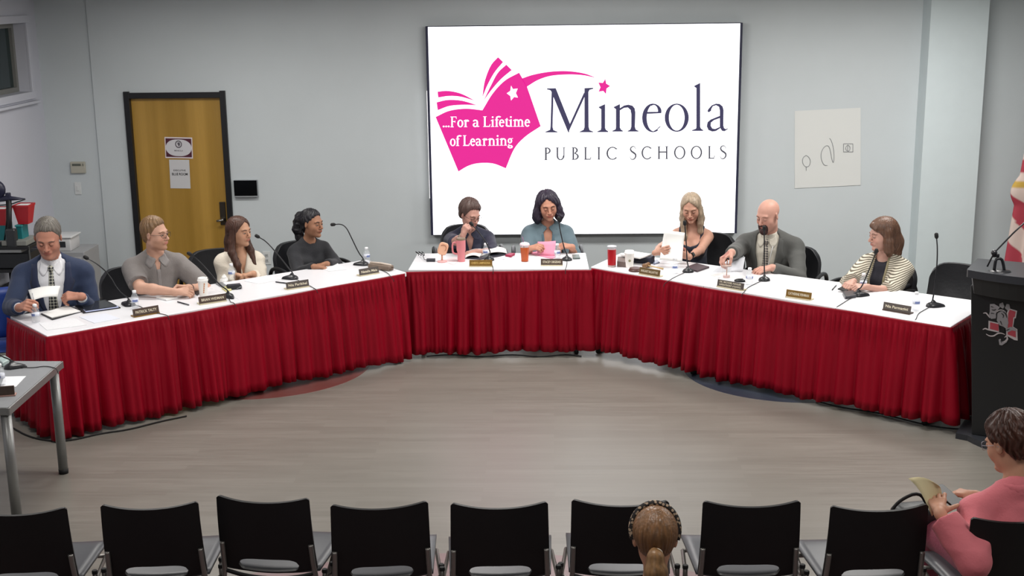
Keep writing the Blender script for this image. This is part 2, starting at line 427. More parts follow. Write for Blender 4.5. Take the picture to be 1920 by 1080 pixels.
# ================================================================ LED wall with the slide
SY = WY-.10
c4 = [at(804.5, 50.5, y=SY), at(1387.5, 44, y=SY), at(1377.5, 437, y=SY), at(810.5, 440, y=SY)]
sx0 = (c4[0].x+c4[3].x)/2; sx1 = (c4[1].x+c4[2].x)/2; sz1 = (c4[0].z+c4[1].z)/2; sz0 = (c4[2].z+c4[3].z)/2
scx, scz = (sx0+sx1)/2, (sz0+sz1)/2
scr = empty('video_wall', (scx, WY, scz), 0, 'large bright white wall screen showing pink open book logo', 'screen')
sw, sh = sx1-sx0, sz1-sz0
MB().box((0, -.048, 0), (sw+.05, .094, sh+.012), bev=.004).build('housing', mat('bezel_navy', '#22243c', .5), scr)
MB().box((-sw/2-.027, -.075, -.12), (.004, .03, sh*.52)).build('bezel_lit_line', mat('lit_line_glow', '#ffffff', .5, emit=1.2), scr)  # glow painted on for the line of light along the bezel, no lamp
EM = 2.1
def emis(name, col, k=EM):
    m = bpy.data.materials.new(name); m.use_nodes = True; nt = m.node_tree; b = nt.nodes['Principled BSDF']
    c = srgb(col); b.inputs['Base Color'].default_value = (.02, .02, .02, 1); b.inputs['Roughness'].default_value = .5; b.inputs['Specular IOR Level'].default_value = .05
    b.inputs['Emission Color'].default_value = (*c, 1); b.inputs['Emission Strength'].default_value = k
    tc = nt.nodes.new('ShaderNodeTexCoord'); n = nt.nodes.new('ShaderNodeTexNoise'); n.inputs['Scale'].default_value = 2
    nt.links.new(tc.outputs['Object'], n.inputs['Vector']); mr = nt.nodes.new('ShaderNodeMapRange')
    mr.inputs['To Min'].default_value = k*.97; mr.inputs['To Max'].default_value = k*1.03
    nt.links.new(n.outputs['Fac'], mr.inputs['Value']); nt.links.new(mr.outputs[0], b.inputs['Emission Strength'])
    return m
MB().box((0, -.097, 0), (sw, .006, sh)).build('display', emis('screen_white', '#fdfdff', EM), scr)
INK = 1.0
m_pink = emis('slide_pink', '#ec1f97', INK); m_navy = emis('slide_navy', '#3d3a5c', INK); m_grey = emis('slide_grey', '#55555f', INK)
m_line = emis('slide_line', '#c9cdd2', INK); m_wht = emis('slide_white', '#fdfdff', EM)
def S(px, py, lay=0):
    p = at(px, py, y=SY-.0005); return (p.x-scx, SY-.0015*(lay+1)-WY, p.z-scz)
def c1(px, py): return (800+px/4.5, 90+py/4.5)      # close view 1
def c2(px, py): return (1010+px/5.0526, 130+py/5.0526)
def smooth_closed(pts, corners, n=8):
    """Catmull-Rom between corner indices"""
    return pts
def cr_open(pts, n=8):
    P = [np.array(p, float) for p in pts]
    if len(P) < 3: return [tuple(p) for p in P]
    P = [2*P[0]-P[1]]+P+[2*P[-1]-P[-2]]; out = []
    for i in range(1, len(P)-2):
        p0, p1, p2, p3 = P[i-1:i+3]
        for k in range(n):
            t = k/n
            out.append(tuple(.5*((2*p1)+(-p0+p2)*t+(2*p0-5*p1+4*p2-p3)*t*t+(-p0+3*p1-3*p2+p3)*t**3)))
    out.append(tuple(P[-2])); return out
def region(name, segs, mt, lay, tf, parent):
    """segs: list of open curves joined end to end"""
    pts = []
    for s in segs:
        c = cr_open(s) if len(s) > 2 else s
        pts += [p for p in c if not pts or (abs(p[0]-pts[-1][0])+abs(p[1]-pts[-1][1])) > .3]
    if abs(pts[0][0]-pts[-1][0])+abs(pts[0][1]-pts[-1][1]) < .5: pts = pts[:-1]
    from mathutils.geometry import tessellate_polygon
    v = [Vector((p[0], p[1], 0)) for p in pts]; tr = tessellate_polygon([v])
    return MB().add([S(*tf(*p), lay) for p in pts], [tuple(t) for t in tr])
def join_regions(name, rs, mt, parent):
    mb = MB()
    for r in rs: mb.add(r.v, r.f)
    return mb.build(name, mt, parent)
lg = empty('book_logo'); lg.parent = scr
body = region('b', [[(75, 582), (190, 530), (330, 512), (470, 525)], [(470, 525), (560, 380), (660, 275), (780, 208)], [(780, 208), (808, 256)], [(808, 256), (848, 330)], [(848, 330), (962, 660)], [(962, 660), (830, 750), (740, 850), (668, 1015)], [(668, 1015), (560, 975), (440, 972), (350, 995), (268, 1042)], [(268, 1042), (75, 582)]], m_pink, 0, c1, lg)
pg = [[[(470, 418), (490, 280), (540, 150), (602, 77)], [(602, 77), (645, 118)], [(645, 118), (570, 210), (510, 320), (470, 418)]],
      [[(478, 448), (540, 320), (600, 210), (672, 140)], [(672, 140), (718, 186)], [(718, 186), (630, 260), (550, 350), (478, 448)]],
      [[(92, 368), (180, 362), (290, 385), (412, 447)], [(412, 447), (290, 412), (190, 405), (97, 418)], [(97, 418), (92, 368)]],
      [[(84, 458), (180, 438), (300, 445), (425, 482)], [(425, 482), (300, 480), (190, 490), (93, 525)], [(93, 525), (84, 458)]]]
rs = [body]+[region('p', s, m_pink, 0, c1, lg) for s in pg]
rs.append(region('sw', [[(800, 258), (900, 225), (1040, 200), (1190, 195), (1330, 215), (1440, 255)], [(1440, 255), (1320, 230), (1190, 224), (1050, 235), (940, 270), (840, 330)], [(840, 330), (800, 258)]], m_pink, 0, c1, lg))
join_regions('open_book', rs, m_pink, lg)
def star(pts, mt, lay, tf, name):
    mb = MB(); c = (sum(p[0] for p in pts)/len(pts), sum(p[1] for p in pts)/len(pts)); n = len(pts)
    mb.add([S(*tf(*p), lay) for p in pts]+[S(*tf(*c), lay)], [(i, (i+1) % n, n) for i in range(n)]); mb.build(name, mt, lg)
star([(712, 318), (728, 347), (768, 342), (752, 380), (770, 418), (737, 413), (712, 443), (706, 405), (676, 382), (706, 362)], m_wht, 1, c1, 'white_star')
star([(632, 90), (640, 135), (678, 158), (643, 182), (638, 235), (612, 205), (567, 212), (585, 170), (565, 125), (608, 128)], m_pink, 0, c2, 'pink_star')

# ---- a small serif alphabet built from strokes
def arc(cx, cy, rx, ry, tx, ty, a0, a1, n=20):
    q = []; fs = []
    for i in range(n+1):
        a = math.radians(a0+(a1-a0)*i/n); q.append((cx+rx*math.cos(a), cy+ry*math.sin(a)))
    for i in range(n+1):
        a = math.radians(a0+(a1-a0)*i/n); q.append((cx+(rx-tx)*math.cos(a), cy+(ry-ty)*math.sin(a)))
    return (q, [(i, i+1, n+2+i, n+1+i) for i in range(n)])
def pol(*p): return (list(p), [tuple(range(len(p)))])
def stem(x0, x1, y0, y1, s=.12, h=.035, top=True, bot=True, flag=False):
    o = [pol((x0, y0), (x1, y0), (x1, y1), (x0, y1))]
    if bot: o.append(pol((x0-s, y0), (x1+s, y0), (x1+s*.9, y0+h*.6), (x1, y0+h*2), (x0, y0+h*2), (x0-s*.9, y0+h*.6)))
    if top: o.append(pol((x0-s, y1), (x0-s*.9, y1-h*.6), (x0, y1-h*2), (x1, y1-h*2), (x1+s*.9, y1-h*.6), (x1+s, y1)))
    if flag: o.append(pol((x0-s*1.1, y1-.10), (x0, y1-.13), (x1, y1+.02), (x1, y1+.04), (x0-s, y1-.07)))
    return o
def glyph(ch, w, x=.45):
    """outline pieces and advance; w = stem weight, x = x-height, cap height 1 (units of cap height)"""
    t = w*.65; s = w*.75 if w > .1 else .07
    h = .028
    G = []
    if ch == 'M': pass
    if ch == 'i': G = stem(s, s+w, 0, x, s, h, top=False, flag=True)+[arc(s+w/2, x+.24, .065*1.1, .075, .065*1.1, .075, 0, 360, 14)]; return G, w+2*s
    if ch == 'l': return stem(s, s+w, 0, 1.05, s, h, top=False, flag=True), w+2*s
    if ch == 'n': return stem(s, s+w, 0, x, s, h, top=False, flag=True)+stem(s+.34, s+.34+w, 0, x*.7, s, h, top=False)+[arc(s+w*.5+.175, x*.62, .165+w/2, x*.40, w, t*1.3, 0, 150)], .34+w+2*s
    if ch == 'm': return stem(s, s+w, 0, x, s, h, top=False, flag=True)+stem(s+.30, s+.30+w, 0, x*.7, s, h, top=False)+stem(s+.6, s+.6+w, 0, x*.7, s, h, top=False)+[arc(s+w*.5+.15, x*.62, .15+w/2, x*.40, w, t*1.3, 0, 150), arc(s+w*.5+.45, x*.62, .15+w/2, x*.40, w, t*1.3, 0, 150)], .6+w+2*s
    if ch == 'r': return stem(s, s+w, 0, x, s, h, top=False, flag=True)+[arc(s+w+.10, x*.62, .15, x*.40, w*.9, t*1.6, 30, 150)], w+s+.24
    if ch == 'o': return [arc(.24, x/2, .24, x/2+.02, w, t, 0, 360, 32)], .48
    if ch == 'e': return [arc(.22, x/2, .22, x/2+.02, w, t*1.2, 0, 320, 30), pol((w*.6, x*.52), (.42, x*.52), (.42, x*.52+t), (w*.6, x*.52+t))], .44
    if ch == 'a': return [pol((.30, .02), (.30+w, 0), (.30+w, x*.7), (.30, x*.7)), arc(.20, x*.68, .10+w, x*.34, w, t*1.3, 0, 155), arc(.19, x*.28, .19, x*.3, w, t, 70, 330), pol((.30, .02), (.30+w, 0), (.40+w, .03), (.42+w, .08), (.36+w, .06), (.30+w, .1))], .42+w
    if ch == 't': return [pol((.08, .06), (.08+w, .06), (.08+w, x+.16), (.08, x+.06)), pol((0, x-.04), (.28, x-.04), (.28, x), (0, x)), arc(.08+w+.07, .1, .07+w, .1, w*.9, t*1.5, 180, 320)], .3
    if ch == 'f': return stem(.08, .08+w, 0, .85, s, h, top=False)+[arc(.08+w+.11, .85, .11+w, .17, w, t*1.5, 35, 180), pol((0, x-.04), (.30, x-.04), (.30, x), (0, x))], .3
    if ch == 'g': return [arc(.20, x*.66, .19, x*.36, w, t, 0, 360, 26), arc(.22, -.12, .22, .16, w*.9, t*1.3, 0, 360, 26), pol((.05, .12), (.13, .12), (.14, -.0), (.30, .03), (.40, -.02), (.30, .0), (.08, 0)), pol((.32, x-.04), (.46, x-.02), (.46, x+.02), (.32, x))], .46
    if ch == '.': return [arc(.08, .07, .075, .075, .075, .075, 0, 360, 14)], .17
    if ch == ' ': return [], .22
    if ch == 'F': return stem(s, s+w, 0, 1, s, h)+[pol((s, 1), (.5, 1), (.52, .78), (.49, .78), (.46, .95), (s, .95)), pol((s, .55), (.40, .55), (.40, .5), (s, .5)), pol((.38, .62), (.41, .62), (.41, .42), (.38, .42))], .55
    if ch == 'L': return stem(s, s+w, 0, 1, s, h)+[pol((s, 0), (.54, 0), (.60, .24), (.55, .24), (.5, max(.045, w*.65)), (s, max(.045, w*.65)))], .6
    if ch == 'P': return stem(s, s+w, 0, 1, s, h)+[arc(s+w, .74, .30, .26, w, t, -90, 90), pol((s, 1), (s+w, 1), (s+w, 1-t), (s, 1-t))], .46
    if ch == 'B': return stem(s, s+w, 0, 1, s, h)+[arc(s+w+.02, .76, .26, .24, w, t, -90, 90), arc(s+w+.02, .27, .33, .27, w, t, -90, 90), pol((s, 1), (s+w, 1), (s+w, 1-t), (s, 1-t)), pol((s, 0), (s+w, 0), (s+w, t), (s, t))], .52
    if ch == 'U': return stem(s, s+w, .35, 1, s, h, bot=False)+stem(s+.52, s+.52+t, .35, 1, s, h, bot=False)+[arc(s+(.52+t)/2, .35, (.52+t)/2, .37, w, t, 180, 360, 24)], .6+2*s
    if ch == 'I': return stem(s, s+w, 0, 1, s, h), w+2*s
    if ch == 'C': return [arc(.46, .5, .46, .52, w, t, 42, 318, 30), pol((.78, .68), (.81, .68), (.81, .98), (.78, .98))], .82
    if ch == 'O': return [arc(.46, .5, .46, .52, w, t, 0, 360, 36)], .92
    if ch == 'H': return stem(s, s+w, 0, 1, s, h)+stem(s+.62, s+.62+w, 0, 1, s, h)+[pol((s, .5), (s+.62+w, .5), (s+.62+w, .5+t*1.2), (s, .5+t*1.2))], .62+w+2*s
    if ch == 'S':
        c = cr_open([(.44, .80), (.40, .94), (.25, 1.0), (.09, .92), (.05, .76), (.14, .62), (.30, .51), (.44, .38), (.45, .2), (.34, .04), (.17, -.01), (.05, .07), (.02, .22)], 5)
        q = []; fs = []
        n = len(c)
        for i, p in enumerate(c):
            a = np.array(c[max(i-1, 0)]); b = np.array(c[min(i+1, n-1)]); d = b-a; d = d/(np.hypot(*d)+1e-9)
            k = .5*(w*(.35+.75*math.sin(PI*i/(n-1))**2)); q += [(p[0]-d[1]*k, p[1]+d[0]*k), (p[0]+d[1]*k, p[1]-d[0]*k)]
        fs = [(2*i, 2*i+1, 2*i+3, 2*i+2) for i in range(n-1)]
        return [(q, fs)], .5
    return [], .3
def serif_line(name, s, a, b, capx, w, sp, mt, lay, x=.45, xs=None):
    """line of type from photo pixel a to b along its baseline; capx = cap height in pixels"""
    gl = [glyph(c, w, x) for c in s]
    tot = sum(g[1] for g in gl)+sp*(len(s)-1)
    L = b[0]-a[0]; k = L/tot; mb = MB(); cx = 0
    for g, adv in gl:
        for q, fs in g:
            vs = []
            for (u, v) in q:
                X = (cx+u)*k; px = a[0]+X; py = a[1]+(b[1]-a[1])*X/L-v*capx
                vs.append(S(px, py, lay))
            mb.add(vs, fs)
        cx += adv+sp
    return mb.build(name, mt, scr)
serif_line('tagline', '...For a Lifetime', c1(135, 668), c1(872, 662), 88/4.5, .12, .035, m_wht, 1, x=.68)
serif_line('tagline', 'of Learning', c1(197, 826), c1(728, 822), 88/4.5, .12, .035, m_wht, 1, x=.68)
serif_line('subtitle', 'PUBLIC', c2(48, 860), c2(745, 855), 120/5.05, .13, .40, m_grey, 0)
serif_line('subtitle', 'SCHOOLS', c2(865, 853), c2(1778, 846), 122/5.05, .13, .42, m_grey, 0)
mb = MB(); a, b_ = c2(0, 670), c2(1838, 656)
mb.add([S(a[0], a[1]-.4), S(b_[0], b_[1]-.4), S(b_[0], b_[1]+.5), S(a[0], a[1]+.5)], [(0, 1, 2, 3)]); mb.build('divider_line', m_line, scr)
# big wordmark traced letter by letter
def tri_poly(pts, tf=c2, lay=0):
    from mathutils.geometry import tessellate_polygon
    v = [Vector((p[0], p[1], 0)) for p in pts]; tr = tessellate_polygon([v])
    return [S(*tf(*p), lay) for p in pts], [tuple(t) for t in tr]
mb = MB()
NP = [0]
def P(*pts): NP[0] += 1; mb.add(*tri_poly(pts, c2, .03*NP[0]))
def ring2(cx, cy, rx, ry, tx, ty, a0=0, a1=360, n=40, dx=0, rot=0):
    q = []; 
    for sx_, sy_, off in ((rx, ry, 0), (rx-tx, ry-ty, dx)):
        for i in range(n+1):
            a = math.radians(a0+(a1-a0)*i/n); u, v = sx_*math.cos(a)+off, -sy_*math.sin(a)
            q.append((cx+u*math.cos(rot)-v*math.sin(rot), cy+u*math.sin(rot)+v*math.cos(rot)))
    mb.add([S(*c2(*p)) for p in q], [(i, i+1, n+2+i, n+1+i) for i in range(n)])
P((78, 180), (162, 178), (296, 515), (288, 598), (280, 598), (140, 262), (132, 545), (140, 575), (180, 592), (180, 598), (62, 598), (62, 592), (108, 572), (112, 545), (122, 215), (110, 198), (78, 190))
P((284, 590), (276, 560), (432, 215), (438, 255), (296, 566))
P((434, 178), (518, 174), (518, 184), (482, 195), (472, 215), (474, 545), (482, 575), (518, 590), (518, 596), (388, 596), (388, 590), (425, 572), (434, 545))
def st(x0, x1, ytop, flagx, yb, sl, sr):
    P((flagx, ytop+28), (x1, ytop), (x1, yb-40), (x1+8, yb-22), (sr, yb-8), (sr, yb), (sl, yb), (sl, yb-8), (x0-4, yb-22), (x0, yb-40), (x0, ytop+50), (flagx, ytop+36))
st(592, 630, 328, 570, 595, 556, 660)
st(732, 770, 328, 712, 590, 698, 798)
P((765, 370), (810, 342), (850, 334), (890, 345), (910, 370), (916, 410), (912, 545), (920, 570), (948, 584), (948, 590), (842, 590), (842, 584), (868, 570), (876, 545), (878, 430), (870, 385), (845, 362), (810, 365), (765, 392))
# e
ring2(1082, 460, 102, 136, 36, 10, 62, 300, 36, dx=8)
ring2(1090, 400, 74, 72, 34, 10, -5, 120, 20)
P((1012, 404), (1162, 400), (1162, 416), (1012, 422))
P((1162, 532), (1150, 548), (1115, 582), (1085, 594), (1090, 584), (1120, 566), (1140, 545))
# o
ring2(1308, 458, 114, 134, 40, 12)
st(1494, 1530, 128, 1474, 584, 1452, 1560)
# a
P((1598, 398), (1606, 378), (1640, 340), (1680, 324), (1715, 328), (1742, 350), (1752, 385), (1750, 530), (1756, 556), (1772, 566), (1794, 556), (1790, 568), (1762, 586), (1738, 584), (1722, 560), (1716, 545), (1716, 390), (1708, 355), (1680, 340), (1650, 350), (1636, 375), (1634, 392), (1612, 408))
P((1716, 440), (1716, 462), (1660, 482), (1632, 505), (1630, 535), (1645, 560), (1672, 565), (1716, 545), (1720, 558), (1680, 584), (1645, 590), (1608, 575), (1592, 540), (1600, 500), (1630, 475))
mb.build('wordmark', m_navy, scr)
# ================================================================ tables and skirts
TZ = .74
m_top = mat('white_laminate', '#e4e4e8', .28, var=.01)
m_blk = mat('black_steel', '#17181b', .4, metal=.3)
m_red = mat('red_satin', '#88001a', .5, var=.10, vscale=3, stretch=(1, 1, .3), bump=.12, bscale=25, sheen=0, spec=.22)
m_rub = mat('black_rubber', '#101012', .7)

def table(name, quad, label, group=None, top=.035):
    """quad near-left, near-right, far-right, far-left (world xy)"""
    c = (sum(q[0] for q in quad)/4, sum(q[1] for q in quad)/4)
    t = empty(name, (c[0], c[1], 0), 0, label, 'table', group)
    q = [(p[0]-c[0], p[1]-c[1]) for p in quad]
    o = MB().prism(q, TZ-top, TZ).build('tabletop', m_top, t)
    bv = o.modifiers.new('bev', 'BEVEL'); bv.width = .004; bv.segments = 2
    for i, p in enumerate(q):
        k = .86
        mb = MB(); a = (p[0]*k, p[1]*k)
        mb.tube([(a[0], a[1], .03), (a[0], a[1], TZ-top)], .014, 10); mb.build('leg', m_blk, t, smooth=True)
        # foot bar toward next corner on the short side
    for (i, j) in ((0, 3), (1, 2)):
        a = Vector((q[i][0]*.86, q[i][1]*.86, .02)); b = Vector((q[j][0]*.86, q[j][1]*.86, .02))
        d = (b-a).normalized()*.06
        MB().tube([a-d, b+d], .018, 10).build('foot_bar', m_rub, t, smooth=True)
        MB().tube([a+Vector((0, 0, .45)), b+Vector((0, 0, .45))], .01, 8).build('cross_bar', m_blk, t, smooth=True)
    return t
def lerp2(a, b, t): return (a[0]+(b[0]-a[0])*t, a[1]+(b[1]-a[1])*t)
LN0, LN1, LF1, LF0 = (-3.469, 8.321), (-1.215, 10.27), (-1.625, 10.80), (-3.955, 8.868)
RN0, RN1, RF1, RF0 = (.312, 10.45), (2.70, 8.47), (3.19, 9.155), (.60, 11.03)
CN0, CN1, CF1, CF0 = (-1.215, 10.375), (.298, 10.375), (.285, 11.03), (-1.205, 11.05)
LM, LMF = lerp2(LN0, LN1, .5), lerp2(LF0, LF1, .5)
RM, RMF = lerp2(RN0, RN1, .36), lerp2(RF0, RF1, .36)
def inset(q, g=.0015):
    c = (sum(p[0] for p in q)/4, sum(p[1] for p in q)/4); return [lerp2(p, c, g) for p in q]
table('folding_table', inset([LN0, LM, LMF, LF0]), 'white top table at left end of the curve, in front of navy suit man')
table('folding_table', inset([LM, LN1, LF1, LMF]), 'white top table of left wing, in front of woman in black top')
table('folding_table', inset([CN0, CN1, CF1, CF0]), 'white top table at middle of the curve under the pink cup')
table('folding_table', inset([RN0, RM, RMF, RF0]), 'white top table with red tumbler, first of right wing beside the middle table')
table('folding_table', inset([RM, RN1, RF1, RMF]), 'white top table at right end of the curve beside lectern')

def skirt(name, path, label, seed, bot=.035, top_z=TZ-.004, sag=.006, z0f=None):
    rnd = random.Random(seed)
    P = [Vector((p[0], p[1], 0)) for p in path]
    seg = [(b-a).length for a, b in zip(P, P[1:])]; L = sum(seg)
    n = int(L/.009); zs = [0, .012, .03, .055, .09, .14, .2, .28, .37, .46, .55, .63, .70]
    ph = [rnd.uniform(0, 6.28) for _ in range(8)]
    rows = [[] for _ in zs]
    H = top_z-bot
    for i in range(n+1):
        s = L*i/n; d = s; k = 0
        while k < len(seg)-1 and d > seg[k]: d -= seg[k]; k += 1
        a, b = P[k], P[k+1]; t = (b-a).normalized(); nrm = Vector((t.y, -t.x, 0))
        # round the corners
        for kk in range(1, len(P)-1):
            sc = sum(seg[:kk]); w = (s-sc)/.05
            if abs(w) < 1:
                t0 = (P[kk]-P[kk-1]).normalized(); t1 = (P[kk+1]-P[kk]).normalized()
                u = (w+1)/2; t = (t0*(1-u)+t1*u).normalized(); nrm = Vector((t.y, -t.x, 0))
        base = a+(b-a)*(d/seg[k])
        q1 = s*PI/.150+ph[0]+1.1*math.sin(s*3.1+ph[1])+.5*math.sin(s*8.3+ph[7]); q2 = s*PI/.067+ph[2]+.9*math.sin(s*5+ph[3])
        big = (2*abs(math.sin(q1))**.8-1)+.42*(2*abs(math.sin(q2))-1)
        fine = math.sin(s*2*PI/.04+ph[4]+1.2*math.sin(s*7+ph[5]))+.5*math.sin(s*2*PI/.023+ph[6])
        env = .65+.5*math.sin(s*1.9+ph[3])*math.sin(s*4.3+ph[5])
        big *= max(.5, env)
        big = max(-1.1, big)
        tz = top_z+sag*(math.sin(s*2.6+ph[7])*.6+math.sin(s*7.7+ph[1])*.3)-.002
        bz = bot+.012*math.sin(s*2.2+ph[2])+.008*math.sin(s*9+ph[3])-.004*big
        if z0f: bz += z0f(s/L)
        for r, z in enumerate(zs):
            f = min(1, z/.70); zz = tz-(tz-bz)*f
            hem = 1 if z <= .06 else 0
            gath = 0 if z < .05 else math.exp(-((z-.10)/.12)**2)
            off = .012+.078*(max(0, f-.04)**.7)*(.55*big+.45)+.0085*fine*gath+.0006*fine*hem+.02*f
            # fold leaning
            rows[r].append(base+nrm*off+t*(.012*math.sin(s*11+ph[6])*f)+Vector((0, 0, zz)))
    mb = MB(); mb.grid(rows)
    # plain band along the top edge
    band = [[], [], []]
    for j in range(n+1):
        p = rows[0][j]; q = rows[3][j]
        for kk, (pp, dz) in enumerate(((p, .002), (p, -.02), (p, -.052))):
            dirn = (rows[0][j]-rows[0][j]).copy()
            band[kk].append(Vector((pp.x, pp.y, pp.z+dz)))
    o = mb.build(name, m_red, None, smooth=True)
    sm = o.modifiers.new('thick', 'SOLIDIFY'); sm.thickness = .0015
    return tag(o, label, 'table skirt')
skirt('table_skirt', [(-3.955-.02, 8.868+.02), (LN0[0], LN0[1]), (-1.235, 10.252)], 'dark red pleated skirt around the left wing of tables', 3)
skirt('table_skirt', [(-1.235, 10.335), (-1.0, 10.36), (.30, 10.36), (.32, 10.40)], 'dark red pleated skirt across the middle table', 5, bot=.045)
skirt('table_skirt', [(.325, 10.42), (RN1[0], RN1[1]), (RF1[0]-.02, RF1[1]-.02)], 'dark red pleated skirt along right wing of tables', 9, bot=.05)

# ================================================================ office chairs behind the tables
m_lea = mat('black_leather', '#1d1e22', .42, var=.06, bump=.12, bscale=40)
m_pla = mat('black_plastic', '#131417', .4)
def office_chair():
    e = empty('office_chair', (0, 0, 0))
    # faces +y ; seat top .47, back to .93
    G = []
    for i in range(13):
        v = i/12; z = .48+v*.385; r_ = []
        wid = .245*(1-.10*max(0, (v-.6)/.4)**2)*(.86+.14*min(1, v/.25))
        for j in range(13):
            u = -1+2*j/12
            r_.append((u*wid, -.23-.09*v-.02*math.sin(v*PI)+.045*u*u, z-.055*abs(u)**6*max(0, (v-.6)/.4)-.008*u*u*v))
        G.append(r_)
    o = MB().sheet(G, .045).build('backrest', m_lea, e, auto=50)
    b = o.modifiers.new('b', 'BEVEL'); b.width = .014; b.segments = 3; b.limit_method = 'ANGLE'
    o = MB().box((0, .03, .445), (.50, .50, .09), bev=.045).build('seat', m_lea, e, auto=50)
    for s in (-1, 1):
        mb = MB(); mb.tube(chaikin([(s*.25, -.18, .44), (s*.31, -.19, .52), (s*.315, -.17, .66), (s*.31, -.05, .70), (s*.31, .14, .69), (s*.31, .22, .64), (s*.29, .18, .52), (s*.25, .14, .43)], 2), .017, 10)
        mb.build('armrest', m_pla, e, smooth=True)
    MB().lathe([(.03, .06), (.03, .22), (.022, .23), (.022, .42), (.10, .43)], 16).build('gas_column', m_pla, e, auto=40)
    for k in range(5):
        a = 2*PI*k/5+.3; d = Vector((math.cos(a), math.sin(a), 0))
        l = MB().tube([d*.02+Vector((0, 0, .10)), d*.15+Vector((0, 0, .09)), d*.30+Vector((0, 0, .07))], [.028, .022, .014], 8).build('base_spoke', m_pla, e, smooth=True)
        t = d.cross(Vector((0, 0, 1)))
        MB().lathe([(.001, -.022), (.027, -.02), (.028, 0), (.027, .02), (.001, .022)], 14, d*.30+Vector((0, 0, .029)), R=Matrix.Rotation(a, 3, 'Z') @ Matrix.Rotation(PI/2, 3, 'X')).build('caster', m_rub, l, smooth=True)
    return e
OC = office_chair(); oc_used = [False]
def put_office_chair(x, y, rz, label):
    if not oc_used[0]:
        oc_used[0] = True; OC.location = (x, y, 0); OC.rotation_euler = (0, 0, rz); c = OC; tag(c, label, 'chair')
    else: c = dup(OC, (x, y, 0), rz, label)
    c['category'] = 'chair'; c['group'] = 'black office chairs behind the tables'
    return c

# ================================================================ audience stacking chairs
m_shell = mat('black_shell', '#0d0d0f', .5, spec=.4)
m_seat = mat('charcoal_seat', '#4a4c51', .38, var=.04, spec=.5)
m_tube = mat('grey_tube', '#83807c', .35, metal=.7)
m_shadow = None
def stack_chair():
    e = empty('stacking_chair', (0, 0, 0))
    # faces +y.  back shell with an oval opening near its foot
    W0, W1 = .208, .222
    zb, zt = .47, .82
    cutz0, cutz1, cutw = .465, .512, .135
    zb, zc, zh, zl_ = .445, .490, .034, .036
    def surf(u, z):
        v = (z-.445)/(zt-.445)
        w = W1-(W1-W0)*v*.9
        y = -.19-.075*v-.012*math.sin(v*PI)+.035*(u*u)*(.3+.7*v)
        zz = z+.018*(abs(u)**2.2-.4)*max(0, v)
        k = max(0, abs(u)-.93)/.07
        zz -= .012*k*k*v
        return (u*w, y, zz)
    us = [-1+2*j/44 for j in range(45)]
    def slot(u):
        t = abs(u)/.63
        return 0 if t >= 1 else (1-t**5)**.45
    top = [[surf(u, (zc+zh*slot(u))+(zt-(zc+zh*slot(u)))*i/16) for u in us] for i in range(17)]
    low0 = [(.446+.03*abs(u)**2) for u in us]
    bot = [[surf(u, lo+((zc-zl_*slot(u)+(.0)-lo) if zc-zl_*slot(u) > lo+.008 else .008)*i/4) for u, lo in zip(us, low0)] for i in range(5)]
    MB().sheet(top, -.014).sheet(bot, -.014).build('backrest', m_shell, e, auto=50)
    G = []
    for i in range(11):
        v = i/10; r_ = []
        for j in range(11):
            u = -1+2*j/10
            yy = -.175+.475*v; dr = .03*max(0, (v-.8)/.2)**2
            r_.append((u*(.225+.025*v-.012*max(0, (v-.9)/.1)), yy, .443+.012*min(1, v/.55)**.7-.008*math.sin(v*PI)*(1-u*u)+.02*u*u*(1-v)-dr))
        G.append(r_)
    MB().sheet(G, .014).build('seat', m_seat, e, smooth=True)
    for s in (-1, 1):
        # upright carrying the back, running down as the rear leg
        MB().tube(chaikin([(s*.205, -.232, .60), (s*.208, -.215, .50), (s*.212, -.20, .44), (s*.225, -.21, .36), (s*.245, -.30, .014)], 2), .0115, 10).build('rear_leg', m_tube, e, smooth=True)
        MB().tube(chaikin([(s*.265, -.10, .445), (s*.265, -.08, .30), (s*.262, .16, .014)], 1), .0115, 10).build('front_leg', m_tube, e, smooth=True)
        o = MB().lathe([(.0135, 0), (.0135, .012), (.011, .016), (0, .016)], 12, (s*.265, -.10, .444)).build('leg_cap', m_rub, e, auto=50)
        MB().tube([(s*.215, -.205, .415), (s*.262, -.10, .400), (s*.245, .17, .405)], .010, 8).build('side_rail', m_tube, e, smooth=True)
    MB().tube(chaikin([(-.215, -.20, .45), (-.12, -.205, .425), (0, -.205, .415), (.12, -.205, .425), (.215, -.20, .45)], 2), .010, 8).build('rear_rail', m_shell, e, smooth=True)
    MB().tube([(-.24, .17, .405), (.24, .17, .405)], .010, 8).build('front_rail', m_tube, e, smooth=True)
    return e
SC = stack_chair(); first = True
row = [((-52, 955), (118, 949), 'leftmost of the row of black audience chairs, beside the grey table leg'),
       ((190, 944), (371, 938), 'black audience chair second from left in the front row'),
       ((407, 926), (580, 932), 'black audience chair third from left, standing slightly ahead of its neighbours'),
       ((621, 944), (801, 937), 'black audience chair fourth from left, between two empty chairs left of centre'),
       ((847, 941), (1025, 938), 'black audience chair at centre of the row, left of ponytailed head'),
       ((1073, 934), (1253, 936), 'black audience chair partly hidden behind the ponytailed head'),
       ((1318, 937), (1500, 936), 'black audience chair just right of ponytailed head'),
       ((1560, 946), (1736, 942), 'black audience chair left of pink jacket woman, its top corner against her papers'),
       ((1822, 968), (2003, 962), 'black chair in which the woman in pink jacket sits')]
